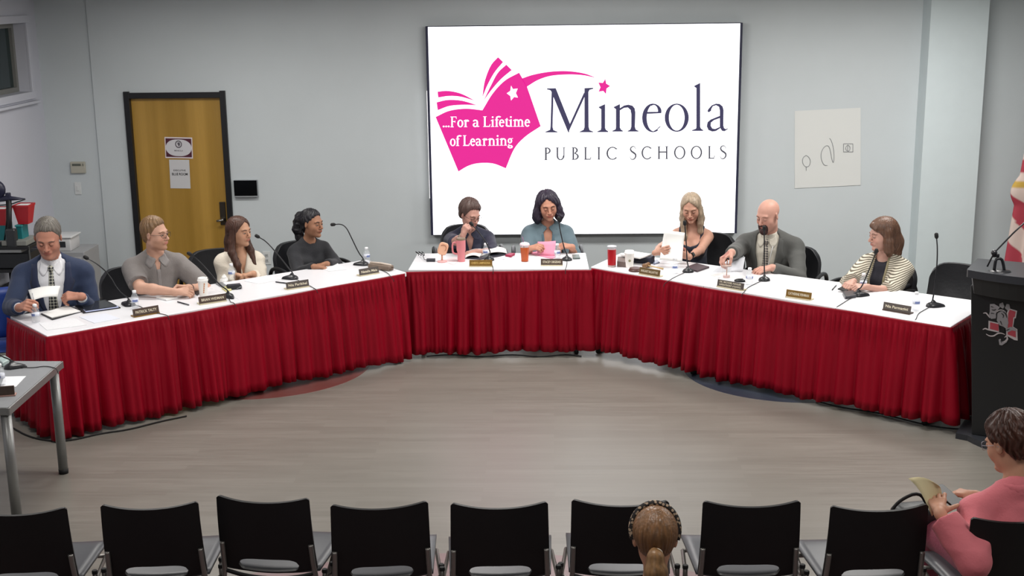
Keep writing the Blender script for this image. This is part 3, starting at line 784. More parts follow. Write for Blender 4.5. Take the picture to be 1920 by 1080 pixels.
for (a, b, lab) in row:
    p, q = at(*a, z=.832), at(*b, z=.832); d = q-p; rz = math.atan2(d.y, d.x)
    c = (p+q)/2; off = Matrix.Rotation(rz, 3, 'Z') @ Vector((0, -.235, 0))
    loc = (c.x-off.x, c.y-off.y, 0)
    if first: SC.location = loc; SC.rotation_euler = (0, 0, rz); o = SC; tag(o, lab, 'chair'); first = False
    else: o = dup(SC, loc, rz, lab)
    o['category'] = 'chair'; o['group'] = 'black audience chairs in the front row'

# chair the ponytailed woman sits in, one row nearer
PONY = at(1228, 1010, z=1.15)
dup(SC, (PONY.x, PONY.y-.02, 0), .0, 'black audience chair under the ponytailed woman, one row nearer')['group'] = 'black audience chairs in the front row'

# ================================================================ lectern
def lectern():
    # body front-left foot and facing
    A = at(1822, 812, z=.05); 
    rz = math.radians(-28)
    R = Matrix.Rotation(rz, 3, 'Z')
    e = empty('lectern', (0, 0, 0), rz, 'black lectern with red and grey horse emblem at right end of tables', 'lectern')
    W, D = .58, .40
    # local origin at centre of body; front face at -y
    off = R @ Vector((-W/2, -D/2, 0)); e.location = (A.x-off.x, A.y-off.y, 0)
    mk = mat('lectern_black', '#1b1c1e', .42, var=.04); mk2 = mat('lectern_edge', '#2c2e33', .35)
    mb = MB(); w2 = W/2+.075; mb.add([(-W/2, -D/2, .04), (W/2, -D/2, .04), (W/2, D/2, .04), (-W/2, D/2, .04), (-w2, -D/2, 1.07), (w2, -D/2, 1.07), (w2, D/2, 1.07), (-w2, D/2, 1.07)], [(3, 2, 1, 0), (4, 5, 6, 7), (0, 1, 5, 4), (1, 2, 6, 5), (2, 3, 7, 6), (3, 0, 4, 7)]); o = mb.build('body', mk, e); bv = o.modifiers.new('b', 'BEVEL'); bv.width = .006; bv.segments = 2
    pts = [(-W/2-.10, D/2), (-W/2-.10, -D/2-.02)]
    for i in range(13):
        u = -1+2*i/12; pts.append((u*(W/2+.02), -D/2-.03-.16*(1-u*u)))
    pts += [(W/2+.10, -D/2-.02), (W/2+.10, D/2)]
    MB().prism(pts, 0, .04).build('base', mk2, e)
    # sloping reading top with curved front
    def zt(y): return 1.130+(y+D/2)*(-.04)
    tp = [(-W/2-.12, D/2+.05), (-W/2-.10, -D/2-.03)]
    for i in range(13):
        u = -1+2*i/12; tp.append((u*(W/2+.09), -D/2-.05-.10*(1-u*u)))
    tp += [(W/2+.10, -D/2-.03), (W/2+.12, D/2+.05)]
    n = len(tp)
    vs = [(x, y, zt(y)) for x, y in tp]+[(x, y, zt(y)+.05) for x, y in tp]
    MB().add(vs, [tuple(reversed(range(n))), tuple(range(n, 2*n))]+[(i, (i+1) % n, n+(i+1) % n, n+i) for i in range(n)]).build('reading_top', mk2, e)
    hd = [(x*.93, y*.93) for x, y in tp]
    vs = [(x*.95, y*.95, 1.02) for x, y in hd]+[(x, y, zt(y)+.005) for x, y in hd]
    MB().add(vs, [tuple(reversed(range(n)))]+[(i, (i+1) % n, n+(i+1) % n, n+i) for i in range(n)]).build('cornice', mk, e)
    # ---- emblem on the front face
    y = -D/2-.002
    Mi = (Matrix.Translation(e.location) @ Matrix.Rotation(rz, 4, 'Z')).inverted()
    nrm = R @ Vector((0, -1, 0)); P0 = Vector(e.location)+R @ Vector((0, -D/2-.004, 0))
    def E(px, py, lay=0):
        sx, sy = 1835+px/10.28, 555+py/10.28
        d = CF*F_PX+CR*(sx-960)+CU*(540-sy); o = Vector((0, 0, CAM_H))
        t = (P0-o).dot(nrm)/d.dot(nrm); q = Mi @ (o+d*t); return (q.x, q.y-.0012*lay, q.z)
    mr = mat('emblem_red', '#a8424e', .5); mg = mat('emblem_grey', '#8f8c90', .5); ml = mat('emblem_pale', '#b8b0b2', .5); mkk = mat('emblem_black', '#141416', .5)
    from mathutils.geometry import tessellate_polygon
    def poly(mb, pts, lay):
        v = [Vector((p[0], p[1], 0)) for p in pts]; mb.add([E(*p, lay) for p in pts], [tuple(t) for t in tessellate_polygon([v])])
    def strip(mb, pts, w, lay):
        c = cr_open(pts, 6); q = []
        for i, p in enumerate(c):
            a, b = c[max(i-1, 0)], c[min(i+1, len(c)-1)]; dx, dy = b[0]-a[0], b[1]-a[1]; L_ = math.hypot(dx, dy)+1e-6
            k = w*(.35+.65*math.sin(PI*min(1, (i+1)/(len(c))))); q += [E(p[0]-dy/L_*k, p[1]+dx/L_*k, lay), E(p[0]+dy/L_*k, p[1]-dx/L_*k, lay)]
        mb.add(q, [(2*i, 2*i+1, 2*i+3, 2*i+2) for i in range(len(c)-1)])
    em = empty('emblem'); em.parent = e
    mb = MB()
    poly(mb, [(190, 475), (380, 520), (400, 700), (185, 650)], 0); poly(mb, [(580, 235), (742, 285), (715, 430), (690, 430), (665, 590), (745, 640), (752, 860), (690, 850), (530, 760), (540, 330)], 0)
    mb.build('outline', ml, em)
    mb = MB(); poly(mb, [(222, 505), (385, 545), (385, 675), (218, 632)], 1); poly(mb, [(600, 265), (715, 300), (695, 405), (670, 410), (648, 600), (715, 655), (715, 800), (560, 740), (570, 330)], 1)
    mb.build('letter_block', mr, em)
    mb = MB()
    poly(mb, [(218, 155), (300, 150), (410, 215), (350, 300), (330, 430), (240, 440), (195, 380), (215, 300)], 2)
    poly(mb, [(400, 150), (465, 120), (500, 200), (470, 245), (400, 200)], 2); poly(mb, [(540, 150), (590, 160), (610, 230), (560, 280), (505, 230)], 2)
    poly(mb, [(360, 330), (440, 280), (520, 290), (560, 420), (575, 520), (540, 640), (480, 590), (400, 560), (350, 470)], 2)
    poly(mb, [(520, 640), (620, 590), (700, 620), (740, 680), (640, 660), (560, 700)], 2)
    poly(mb, [(385, 840), (420, 820), (450, 880), (500, 860), (560, 790), (575, 830), (540, 890), (450, 950), (400, 940)], 2)
    mb.build('horse_figure', mg, em)
    mb = MB()
    for k in ([(90, 330), (140, 325), (175, 360), (215, 420)], [(80, 645), (130, 625), (200, 650), (380, 695)], [(145, 730), (210, 765), (290, 765), (370, 720), (440, 715), (510, 740)], [(350, 300), (420, 270), (500, 280)], [(500, 800), (540, 770), (550, 840), (480, 890)]): strip(mb, k, 13, 3)
    mb.build('mane_strokes', ml, em)
    mb = MB()
    for k in ([(240, 200), (290, 215)], [(250, 260), (300, 270), (340, 250)], [(240, 330), (300, 335)], [(350, 420), (345, 340), (400, 290), (470, 280)], [(440, 330), (480, 370), (470, 420)], [(470, 300), (520, 340), (545, 420)], [(400, 570), (400, 700)], [(420, 480), (450, 560)], [(540, 660), (600, 630)], [(430, 850), (440, 900)]): strip(mb, k, 9, 4)
    mb.build('dark_strokes', mkk, em)
    mb = MB(); poly(mb, [(392, 555), (490, 580), (500, 700), (395, 695)], 1.5); mb.build('dark_block', mkk, em)
    return e
LEC = lectern()
m_mic = mat('mic_black', '#191a1e', .35)
# microphone on the lectern with its desk clip
LZ = 1.176
e = empty('lectern_microphone', (0, 0, 0), 0, 'long thin boom microphone with clip rising from lectern top', 'microphone')
a = at(1874, 510, z=LZ); e.location = a
def rel(px, py, dy=0): return tuple(at(px, py, y=a.y+dy)-a)
MB().lathe([(0, 0), (.075, 0), (.068, .010), (.02, .016), (0, .016)], 24, (0, 0, 0)).build('base', m_mic, e, smooth=True)
MB().tube(chaikin([(-.035, 0, .012), rel(1866, 492), rel(1868, 485), rel(1878, 485), rel(1881, 494), (.03, 0, .012)], 1), .010, 10).build('stand', m_mic, e, smooth=True)
MB().tube([rel(1851, 500), rel(1864, 474), rel(1900, 437), rel(1945, 395)], .0055, 8).build('boom', m_mic, e, smooth=True)
mb = MB(); mb.ball(rel(1864, 474), .020, 8); mb.box(rel(1867, 479), (.045, .02, .022), bev=.005); mb.build('clip', m_mic, e, smooth=True)

# ================================================================ flag
def flag():
    e = empty('flag', (4.43, 11.6, 0), 0, 'red and white striped flag with gold fringe hanging at right edge', 'flag')
    MB().lathe([(0, 0), (.16, 0), (.16, .03), (.05, .06), (.02, .08), (0, .08)], 28).build('base', mat('gilt', '#a98a3c', .35, metal=.8), e, smooth=True)
    MB().tube([(0, 0, .06), (0, 0, 2.4)], .014, 12).build('pole', mat('dark_wood_pole', '#5c3a22', .4), e, smooth=True)
    def bands(z):
        pass
    m = bpy.data.materials.new('flag_cloth'); m.use_nodes = True; nt = m.node_tree; L = nt.links; b = nt.nodes['Principled BSDF']; b.inputs['Roughness'].default_value = .75
    vc = nt.nodes.new('ShaderNodeVertexColor'); vc.layer_name = 'Col'; n = nt.nodes.new('ShaderNodeTexNoise'); n.inputs['Scale'].default_value = 200
    mx = nt.nodes.new('ShaderNodeMix'); mx.data_type = 'RGBA'; mx.blend_type = 'MULTIPLY'; mx.inputs['Factor'].default_value = .15
    L.new(vc.outputs[0], mx.inputs[6]); L.new(n.outputs['Color'], mx.inputs[7]); L.new(mx.outputs[2], b.inputs['Base Color'])
    red, wht, gold, blue = srgb('#9c3040'), srgb('#c4b2aa'), srgb('#b3923c'), srgb('#2a3050')
    # draped cloth: a gathered cone around the pole
    rows_, cols_ = 90, 90; vs = []; cl = []
    for i in range(rows_+1):
        v = i/rows_; z = 2.25-v*1.75
        for j in range(cols_+1):
            u = j/cols_; a = PI*(1.0+1.15*(u-.5)*2*.95)-PI/2
            R_ = (.05+.15*v**.8)*(1+.16*math.sin(u*34+v*2))+.012*math.sin(u*60)
            if 1.32 > z > 1.05: R_ *= 1+.25*math.sin((z-1.05)/.27*PI)
            vs.append((R_*math.cos(a)*1.25, R_*math.sin(a)*.8, z))
            # hanging stripes run steeply down; upper fold shows level stripes
            if z > 1.27: k = (z*9.2+u*.8); col = red if int(k) % 2 else wht
            elif z > 1.215: col = gold
            else: k = (u*9+z*4.5+40); col = red if int(k) % 2 else wht
            if z > 1.9: col = blue
            cl.append((*col, 1))
    fs = [(i*(cols_+1)+j, i*(cols_+1)+j+1, (i+1)*(cols_+1)+j+1, (i+1)*(cols_+1)+j) for i in range(rows_) for j in range(cols_)]
    o = MB().add(vs, fs).build('cloth', m, e, smooth=True)
    ca = o.data.color_attributes.new('Col', 'FLOAT_COLOR', 'POINT')
    ca.data.foreach_set('color', [x for c in cl for x in c])
    s = o.modifiers.new('t', 'SOLIDIFY'); s.thickness = .003
flag()

# ================================================================ grey table at the lower left
def grey_table():
    A = at(118, 677, z=.74); B = at(17, 765, z=.74)   # far-right and near-right corners of the top
    d = (B-A); L = 1.0
    n = Vector((-1, .02, 0))
    C_ = A+n*1.5; D_ = B+n*1.5
    c = (A+B+C_+D_)/4
    e = empty('side_table', (c.x, c.y, 0), 0, 'grey metal framed table at lower left edge', 'table')
    q = [((p.x-c.x), (p.y-c.y)) for p in (B, A, C_, D_)]
    ext = 0
    mg = mat('grey_laminate', '#85878a', .45, var=.04, vscale=40); mf = mat('grey_metal_edge', '#8f908f', .35, metal=.5)
    MB().prism([lerp2(p, (0, 0), .012) for p in q], .715, .741).build('tabletop', mg, e)
    mb = MB()
    for i in range(4):
        a, b = Vector((*q[i], 0)), Vector((*q[(i+1) % 4], 0)); t = (b-a).normalized(); nn = Vector((t.y, -t.x, 0))
        if nn.dot((a+b)/2) < 0: nn = -nn
        m_ = (a+b)/2-nn*.008; ang = math.atan2(t.y, t.x)
        mb.box((m_.x, m_.y, .717), ((b-a).length+.006, .016, .045), R=Matrix.Rotation(ang, 3, 'Z'), bev=.004)
    mb.build('edge_frame', mf, e)
    for i, p in enumerate(q):
        k = lerp2(p, (0, 0), .05); k = (p[0]+(.045 if p[0] < 0 else -.045), p[1]+(.05 if p[1] < 0 else -.05))
        l = MB().tube([(k[0], k[1], .03), (k[0], k[1], .70)], .03, 18).build('leg', mf, e, smooth=True)
        MB().lathe([(.03, 0), (.031, .03), (.0, .031)], 16, (k[0], k[1], 0)).build('foot', m_rub, l, smooth=True)
    return e, A, B
GT, GA, GB = grey_table()
# ================================================================ figures: organic surfaces grown from blended volumes
def V3(*a): return np.array(a, float)
def nrm(v): v = np.array(v, float); return v/(np.linalg.norm(v)+1e-12)
def rc(a, b, ra, rb=None, k=.02, op='+'):
    return dict(t='rc', a=np.array(a, float), b=np.array(b, float), ra=ra, rb=ra if rb is None else rb, k=k, op=op)
def el(c, r, R=None, k=.02, op='+'):
    return dict(t='el', c=np.array(c, float), r=np.array(r, float), R=np.eye(3) if R is None else R, k=k, op=op)
def bx(c, h, R=None, k=.01, rd=.005, op='+'):
    return dict(t='bx', c=np.array(c, float), h=np.array(h, float), R=np.eye(3) if R is None else R, k=k, rd=rd, op=op)
def fn(c, rad, f, k=.01, op='+'): return dict(t='fn', c=np.array(c, float), rad=rad, f=f, k=k, op=op)
def grp(prims, k=.03):
    return dict(t='grp', prims=prims, k=k, op='+')
def pdist(p, X, infl=0):
    if p['t'] == 'grp': return feval(p['prims'], X, infl)
    if p['t'] == 'rc':
        a, b, ra, rb = p['a'], p['b'], p['ra']+infl, p['rb']+infl
        ba = b-a; l2 = ba@ba+1e-12; pa = X-a
        h = np.clip((pa@ba)/l2, 0, 1)
        d = np.sqrt(((pa-h[..., None]*ba)**2).sum(-1)+1e-12)
        return d-(ra+(rb-ra)*h)
    if p['t'] == 'el':
        q = (X-p['c'])@p['R']; r = p['r']+infl
        k0 = np.sqrt(((q/r)**2).sum(-1))+1e-9; k1 = np.sqrt(((q/(r*r))**2).sum(-1))+1e-9
        return k0*(k0-1)/k1
    if p['t'] == 'bx':
        q = np.abs((X-p['c'])@p['R'])-(p['h']+infl-p['rd'])
        return np.sqrt((np.maximum(q, 0)**2).sum(-1))+np.minimum(q.max(-1), 0)-p['rd']
    return p['f'](X)-infl
def pbox(p, infl):
    if p['t'] == 'grp':
        A, B = zip(*[pbox(q, infl) for q in p['prims'] if q['op'] == '+']); return np.min(A, 0), np.max(B, 0)
    if p['t'] == 'rc':
        r = max(p['ra'], p['rb'])+infl
        return np.minimum(p['a'], p['b'])-r, np.maximum(p['a'], p['b'])+r
    if p['t'] == 'el':
        e = np.abs(p['R'])@(p['r']+infl); return p['c']-e, p['c']+e
    if p['t'] == 'bx':
        e = np.abs(p['R'])@(p['h']+infl); return p['c']-e, p['c']+e
    return p['c']-p['rad'], p['c']+p['rad']
def comb(D, d, p):
    k = p['k']
    if p['op'] == '+':
        if k <= 0: return np.minimum(D, d)
        h = np.maximum(k-np.abs(D-d), 0)/k; return np.minimum(D, d)-h*h*k*.25
    if p['op'] == '-':
        d = -d
        if k <= 0: return np.maximum(D, d)
        h = np.maximum(k-np.abs(D-d), 0)/k; return np.maximum(D, d)+h*h*k*.25
    return D
def feval(prims, X, infl=0):
    D = np.full(X.shape[:-1], 1.0)
    for p in prims: D = comb(D, pdist(p, X, infl if p['op'] == '+' else 0), p)
    return D
def grow(prims, lo, hi, h, infl=0, warp=None):
    """surface of the blended volume inside the box, as (verts, quads)"""
    ax = [np.arange(lo[i], hi[i]+h, h) for i in range(3)]
    n = [len(a) for a in ax]
    D = np.full(n, .5)
    for p in prims:
        a, b = pbox(p, infl); m = p['k']+3*h+.004
        s = []
        for i in range(3):
            i0 = max(0, int(np.searchsorted(ax[i], a[i]-m))-1); i1 = min(n[i], int(np.searchsorted(ax[i], b[i]+m))+1); s.append(slice(i0, i1))
        if any(q.stop-q.start < 1 for q in s): continue
        X = np.stack(np.meshgrid(ax[0][s[0]], ax[1][s[1]], ax[2][s[2]], indexing='ij'), -1)
        D[tuple(s)] = comb(D[tuple(s)], pdist(p, X, infl if p['op'] == '+' else 0), p)
    if warp is not None:
        m = np.abs(D) < .03
        ii = np.nonzero(m); X = np.stack([ax[0][ii[0]], ax[1][ii[1]], ax[2][ii[2]]], -1); D[m] += warp(X)
    D[0], D[-1] = np.maximum(D[0], .001), np.maximum(D[-1], .001)
    D[:, 0], D[:, -1] = np.maximum(D[:, 0], .001), np.maximum(D[:, -1], .001)
    D[:, :, 0], D[:, :, -1] = np.maximum(D[:, :, 0], .001), np.maximum(D[:, :, -1], .001)
    D[D == 0] = 1e-6
    I = D < 0; cn = [x-1 for x in n]
    S = np.zeros((cn[0]*cn[1]*cn[2], 4)); quads = []
    def cid(a): return (a[:, 0]*cn[1]+a[:, 1])*cn[2]+a[:, 2]
    for axn in range(3):
        sl0 = [slice(None)]*3; sl1 = [slice(None)]*3; sl0[axn] = slice(0, -1); sl1[axn] = slice(1, None)
        A, B = I[tuple(sl0)], I[tuple(sl1)]; idx = np.argwhere(A != B)
        if len(idx) == 0: continue
        idb = idx.copy(); idb[:, axn] += 1
        da, db = D[tuple(idx.T)], D[tuple(idb.T)]; t = da/(da-db)
        P = np.stack([ax[i][idx[:, i]] for i in range(3)], -1); P[:, axn] += t*h
        o1, o2 = [i for i in range(3) if i != axn]
        ok = (idx[:, o1] > 0) & (idx[:, o1] < n[o1]-1) & (idx[:, o2] > 0) & (idx[:, o2] < n[o2]-1)
        idx, P, da = idx[ok], P[ok], da[ok]; cs = []
        for (u, v) in ((-1, -1), (0, -1), (0, 0), (-1, 0)):
            c = idx.copy(); c[:, o1] += u; c[:, o2] += v; k = cid(c); cs.append(k)
            for q in range(3): S[:, q] += np.bincount(k, P[:, q], len(S))
            S[:, 3] += np.bincount(k, minlength=len(S))
        Q = np.stack(cs, -1); flip = (da < 0) if axn != 1 else (da > 0)
        Q[~flip] = Q[~flip][:, ::-1]; quads.append(Q)
    if not quads: return np.zeros((0, 3)), np.zeros((0, 4), int)
    Q = np.concatenate(quads); used = np.unique(Q); mp = np.zeros(len(S), int); mp[used] = np.arange(len(used))
    V = S[used, :3]/S[used, 3:4]
    return V, mp[Q]
def bounds(prims, infl=0, pad=.02):
    A, B = zip(*[pbox(p, infl) for p in prims if p['op'] == '+']); return np.min(A, 0)-pad, np.max(B, 0)+pad
def mesh_obj(name, V, Q, m, parent=None, origin=(0, 0, 0), colf=None, extra=None, modif=None):
    """numpy mesh -> object; extra: list of (V, faces, color)"""
    vs = [V]; nf = []; C_ = []
    if colf is not None: C_.append(colf(V))
    fs = [tuple(q) for q in Q.tolist()]; off = len(V)
    for (v, f, c) in (extra or []):
        vs.append(np.array(v, float)); fs += [tuple(off+i for i in x) for x in f]; off += len(v)
        if colf is not None:
            c = np.array(c, float); C_.append(np.tile(c, (len(v), 1)) if c.ndim == 1 else c)
    A = np.concatenate(vs)-np.array(origin)
    me = bpy.data.meshes.new(name); me.from_pydata(A.tolist(), [], fs); me.materials.append(m)
    me.polygons.foreach_set('use_smooth', [True]*len(me.polygons)); me.update()
    if colf is not None:
        ca = me.color_attributes.new('Col', 'FLOAT_COLOR', 'POINT')
        C_ = np.concatenate(C_); ca.data.foreach_set('color', np.c_[C_, np.ones(len(C_))].ravel())
    o = bpy.data.objects.new(name, me); COL.objects.link(o)
    if parent is None: o.location = origin
    else: o.parent = parent
    return o
def rotm(ax, deg):
    a = math.radians(deg); c, s = math.cos(a), math.sin(a)
    if ax == 'x': return np.array([[1, 0, 0], [0, c, -s], [0, s, c]])
    if ax == 'y': return np.array([[c, 0, s], [0, 1, 0], [-s, 0, c]])
    return np.array([[c, -s, 0], [s, c, 0], [0, 0, 1]])
def heading(a): return rotm('z', a+180)   # +Y axis turned so that a=0 looks at the camera, a>0 towards photo right
def sphere_mesh(c, r, R=None, n=8, keep=None):
    vs = []; fs = []; k2 = n*2; R = np.eye(3) if R is None else R
    r = np.array(r if hasattr(r, '__len__') else (r, r, r), float)
    D_ = []
    for i in range(n+1):
        for k in range(k2):
            a, b = PI*i/n, 2*PI*k/k2; D_.append((math.sin(a)*math.cos(b), math.cos(a), math.sin(a)*math.sin(b)))
    D_ = np.array(D_); V = np.array(c)+(D_*r)@R.T
    for i in range(n):
        for k in range(k2):
            q = (i*k2+k, i*k2+(k+1) % k2, (i+1)*k2+(k+1) % k2, (i+1)*k2+k)
            if keep is None or keep(D_[list(q)].mean(0)): fs.append(q)
    return V, fs, D_
def tube_mesh(pts, r, n=6):
    mb = MB(); mb.tube([Vector(p) for p in pts], r, n); return np.array(mb.v), mb.f

m_skin = mat('skin', '#c99b85', .5, var=.05, vscale=30, vcol=True, spec=.35)
def cloth(name, col, rough=.8, **k): return mat(name, col, rough, var=k.pop('var', .06), vscale=k.pop('vscale', 12), bump=k.pop('bump', .25), bscale=k.pop('bscale', 90), sheen=k.pop('sheen', .1), **k)
def hairm(name, col, rough=.45, var=.35): return mat(name, col, rough, var=var, vscale=14, stretch=(5, 5, .6), bump=.18, bscale=20)

class Fig: pass
def wrinkle(seed, amp=.004, f=1.0):
    r = np.random.RandomState(seed); K = [(r.normal(size=3)*np.array([14, 14, 22])*f, r.uniform(0, 6.28), 1.0) for _ in range(5)]
    K2 = [(r.normal(size=3)*np.array([30, 30, 50])*f, r.uniform(0, 6.28), .5) for _ in range(5)]
    def w(X):
        q = X+.02*np.sin(X[..., [1, 2, 0]]*17*f+seed)
        s = 0
        for k, p, a in K: s = s+a*np.sin(q@k+p)
        g = np.abs(s)/2.5
        s2 = 0
        for k, p, a in K2: s2 = s2+a*np.sin(q@k+p)
        return amp*(g-.4)+amp*.25*s2*.5
    return w

def make_person(sp):
    """grow one seated figure.  sp: dictionary with pose and build"""
    F = Fig(); F.sp = sp
    s = sp.get('scale', 1.0); fem = sp.get('fem', False); wd = sp.get('width', 1.0)
    H = np.array(sp['head'], float)
    RT = heading(sp['face']) @ rotm('x', -sp.get('lean', 8)) @ rotm('y', sp.get('side', 0))
    RH = heading(sp.get('hyaw', sp['face'])) @ rotm('x', -sp.get('hpitch', 0)) @ rotm('y', sp.get('hroll', 0))
    NB = H+RT@V3(0, -.035, -.175*s)-V3(0, 0, .0) if 'neck' not in sp else np.array(sp['neck'])
    F.RT, F.RH, F.H, F.NB, F.s = RT, RH, H, NB, s
    T = lambda x, y, z: NB+RT@V3(x, y, z)
    hd = lambda x, y, z: H+s*(RH@V3(x, y, z))
    F.T, F.hd = T, hd
    sw = (.160 if fem else .185)*wd*s
    hp = np.array([NB[0], NB[1], 0])+heading(sp['face'])@V3(0, -.50*math.sin(math.radians(sp.get('lean', 8)))-.0, 0)
    pel = V3(hp[0], hp[1], sp.get('seat', .47)+.08)
    F.pel = pel; RF = heading(sp['face'])
    # ---- torso
    b = sp.get('belly', 0); ct = .9 if fem else 1
    P = [el(T(0, -.005, -.17*s), V3(.150*wd*ct, .100*(1+.3*b), .165)*s, RT, .03),
         rc(T(-sw+.025, -.01, -.088*s), T(sw-.025, -.01, -.088*s), .048*s*ct, None, .03),
         rc(T(0, -.02, .0), T(-sw*.80, -.015, -.072*s), .046*s*ct, .040*s*ct, .03), rc(T(0, -.02, .0), T(sw*.80, -.015, -.072*s), .046*s*ct, .040*s*ct, .03)]
    mid = (T(0, 0, -.36*s)+pel*.5+T(0, 0, -.36*s)*.5)/2
    P += [rc(T(0, .0, -.26*s), pel+V3(0, 0, .03), .112*s*wd*ct, .125*s*wd, .05),
          el(T(0, .012+.03*b, -.35*s), V3(.138*wd*ct, .105*(1+.45*b), .15)*s, RT, .04),
          el(pel, V3(.175*wd, .13, .11), RF, .05)]
    if fem and sp.get('bust', 1):
        k = sp.get('bust', 1)
        P += [el(T(-.068*wd, .075, -.185*s), V3(.060, .050, .062)*s*k, RT, .03), el(T(.068*wd, .075, -.185*s), V3(.060, .050, .062)*s*k, RT, .03)]
    torso = P
    # ---- neck
    neck = [rc(hd(0, -.022, -.055), T(0, -.018, -.01), .050*s*(.88 if fem else 1.08), .056*s*(.86 if fem else 1.1), .025)]
    # ---- arms
    arms = {}
    L1, L2 = .285*s*(.94 if fem else 1), .245*s*(.94 if fem else 1)*sp.get('farm', 1); th = sp.get('armth', 1.0)*(.86 if fem else 1)
    F.hands = {}
    for sd, sg in (('R', 1), ('L', -1)):
        hsp = sp.get('hand'+sd, {})
        sh = T(sg*(sw-.012), -.008, -.105*s)
        W = np.array(hsp.get('wrist', T(sg*.16, .28, -.36)), float)
        hint = nrm(np.array(hsp['elbow_at'])-sh) if 'elbow_at' in hsp else nrm(hsp.get('elbow', RF@V3(sg*.55, -.25, -.9)))
        dv = W-sh; dist = np.linalg.norm(dv); l1, l2 = L1, L2
        if dist > (l1+l2)*.995: k = dist/((l1+l2)*.995); l1 *= k; l2 *= k
        if dist < abs(l1-l2)+.03: dist = abs(l1-l2)+.03
        u = nrm(dv); a = (l1*l1-l2*l2+dist*dist)/(2*dist); hh = math.sqrt(max(0, l1*l1-a*a))
        pv = hint-u*(hint@u); E = sh+u*a+nrm(pv)*hh
        arms[sd] = (sh, E, W)
        d = nrm(hsp.get('dir', W-E)); n_ = np.array(hsp.get('palm', (0, 0, -1)), float); n_ = nrm(n_-d*(n_@d))
        sv = np.cross(d, n_)*sg; hs = s*(.90 if fem else 1.0)*sp.get('hands', 1.0)
        c1_, c2_, c3_ = hsp.get('curl', (25, 30, 20)); hw = []
        hw.append(rc(W-d*.01, W+d*.03*hs, .024*hs, .022*hs, .015))
        lens = [.96, 1.06, 1.0, .80]
        for i, o in enumerate((.031, .0105, -.010, -.029)):
            M_ = W+d*(.088-.004*abs(i-1))*hs+sv*o*hs
            hw.append(rc(W+d*.03*hs+sv*o*.55*hs, M_, .0135*hs, .0115*hs, .012))
            dd = d+sv*o*hsp.get('spread', 2.2); cur = M_; ang = 0
            cr_ = hsp.get('curls', {}).get(i, (c1_+3*i, c2_, c3_))
            for (ln, an, ra, rb) in ((.042, cr_[0], .0105, .0095), (.026, cr_[1], .0095, .0086), (.021, cr_[2], .0086, .0072)):
                ang += an; ar = math.radians(ang); v = nrm(nrm(dd)*math.cos(ar)+n_*math.sin(ar))
                nx = cur+v*ln*lens[i]*hs; hw.append(rc(cur, nx, ra*hs, rb*hs, .004)); cur = nx
        tb = W+d*.022*hs+sv*.022*hs+n_*.008
        t1 = tb+nrm(d*.62+sv*.62+n_*.40)*.042*hs; tf_ = hsp.get('thumb', (.9, .12, .35))
        t2 = t1+nrm(d*tf_[0]+sv*tf_[1]+n_*tf_[2])*.031*hs; t3 = t2+nrm(d*tf_[0]+sv*(tf_[1]-.25)+n_*tf_[2])*.024*hs
        hw += [rc(tb, t1, .0165*hs, .0125*hs, .012), rc(t1, t2, .0118*hs, .0105*hs, .004), rc(t2, t3, .0105*hs, .0085*hs, .003)]
        F.hands[sd] = dict(W=W, d=d, n=n_, s=sv, tip=t3, idx=None, prims=hw, hs=hs)
    F.arms = arms
    upA = lambda sd, f=0, k=.035: [rc(arms[sd][0], arms[sd][1], .052*s*th, .041*s*th, k)]
    loA = lambda sd, f=0: [rc(arms[sd][1], arms[sd][1]*.65+arms[sd][2]*.35, .041*s*th, .039*s*th, .02), rc(arms[sd][1]*.65+arms[sd][2]*.35, arms[sd][2], .039*s*th, .0255*s*th, .02)]
    # ---- legs
    legs = []
    knees = {}
    for sg in (1, -1):
        hip = pel+RF@V3(sg*.09, .02, -.01); kn = pel+RF@V3(sg*sp.get('kneew', .13), .43*s, -.02+sp.get('kneez', 0)); an = kn+RF@V3(sg*.01, sp.get('footy', .03), 0); an[2] = .10
        knees[sg] = (hip, kn, an)
        legs += [rc(hip, kn, .085*s*wd, .058*s, .03), rc(kn, an, .056*s, .040*s, .02)]
    feet = []
    for sg in (1, -1):
        an = knees[sg][2]; a0 = an.copy(); a0[2] = .045
        feet += [rc(a0+RF@V3(0, -.04, 0), a0+RF@V3(sg*.01, .14, -.008), .036, .03, .02)]
    # ---- head
    jw = sp.get('jaw', 1.0)*(.92 if fem else 1.0); hw_ = sp.get('hw', 1.0)
    def HE(c, r, k, op='+', rx=0, ry=0, rz=0): return el(hd(*c), V3(*r)*s, RH@rotm('z', rz)@rotm('y', ry)@rotm('x', rx), k*s, op)
    def HR(a, b, ra, rb, k, op='+'): return rc(hd(*a), hd(*b), ra*s, rb*s, k*s, op)
    head = [HE((0, -.018, .036), (.076*hw_, .096, .084), .02), HE((0, .028, -.02), (.064*hw_, .062, .085), .035),
            HE((0, .018, -.066), (.056*jw, .056, .042), .03), HR((0, .035, -.085), (0, .066, -.100), .030*jw, .021*jw, .03),
            HE((-.040, .056, -.028), (.022, .024, .024), .025), HE((.040, .056, -.028), (.022, .024, .024), .025),
            HE((0, .078, .027), (.048, .014, .011), .018),
            HE((-.031, .104, .006), (.016, .022, .012), .012, '-'), HE((.031, .104, .006), (.016, .022, .012), .012, '-'),
            HR((0, .088, .012), (0, .112, -.026), .0075, .0115, .012), HE((-.0125, .099, -.031), (.0085, .010, .007), .006), HE((.0125, .099, -.031), (.0085, .010, .007), .006),
            HE((0, .088, -.057), (.026, .014, .016), .015), HE((0, .0985, -.0525), (.021, .0075, .0048), .005), HE((0, .0965, -.0625), (.018, .0085, .0058), .005),
            HE((0, .083, -.098), (.017, .014, .013), .018)]
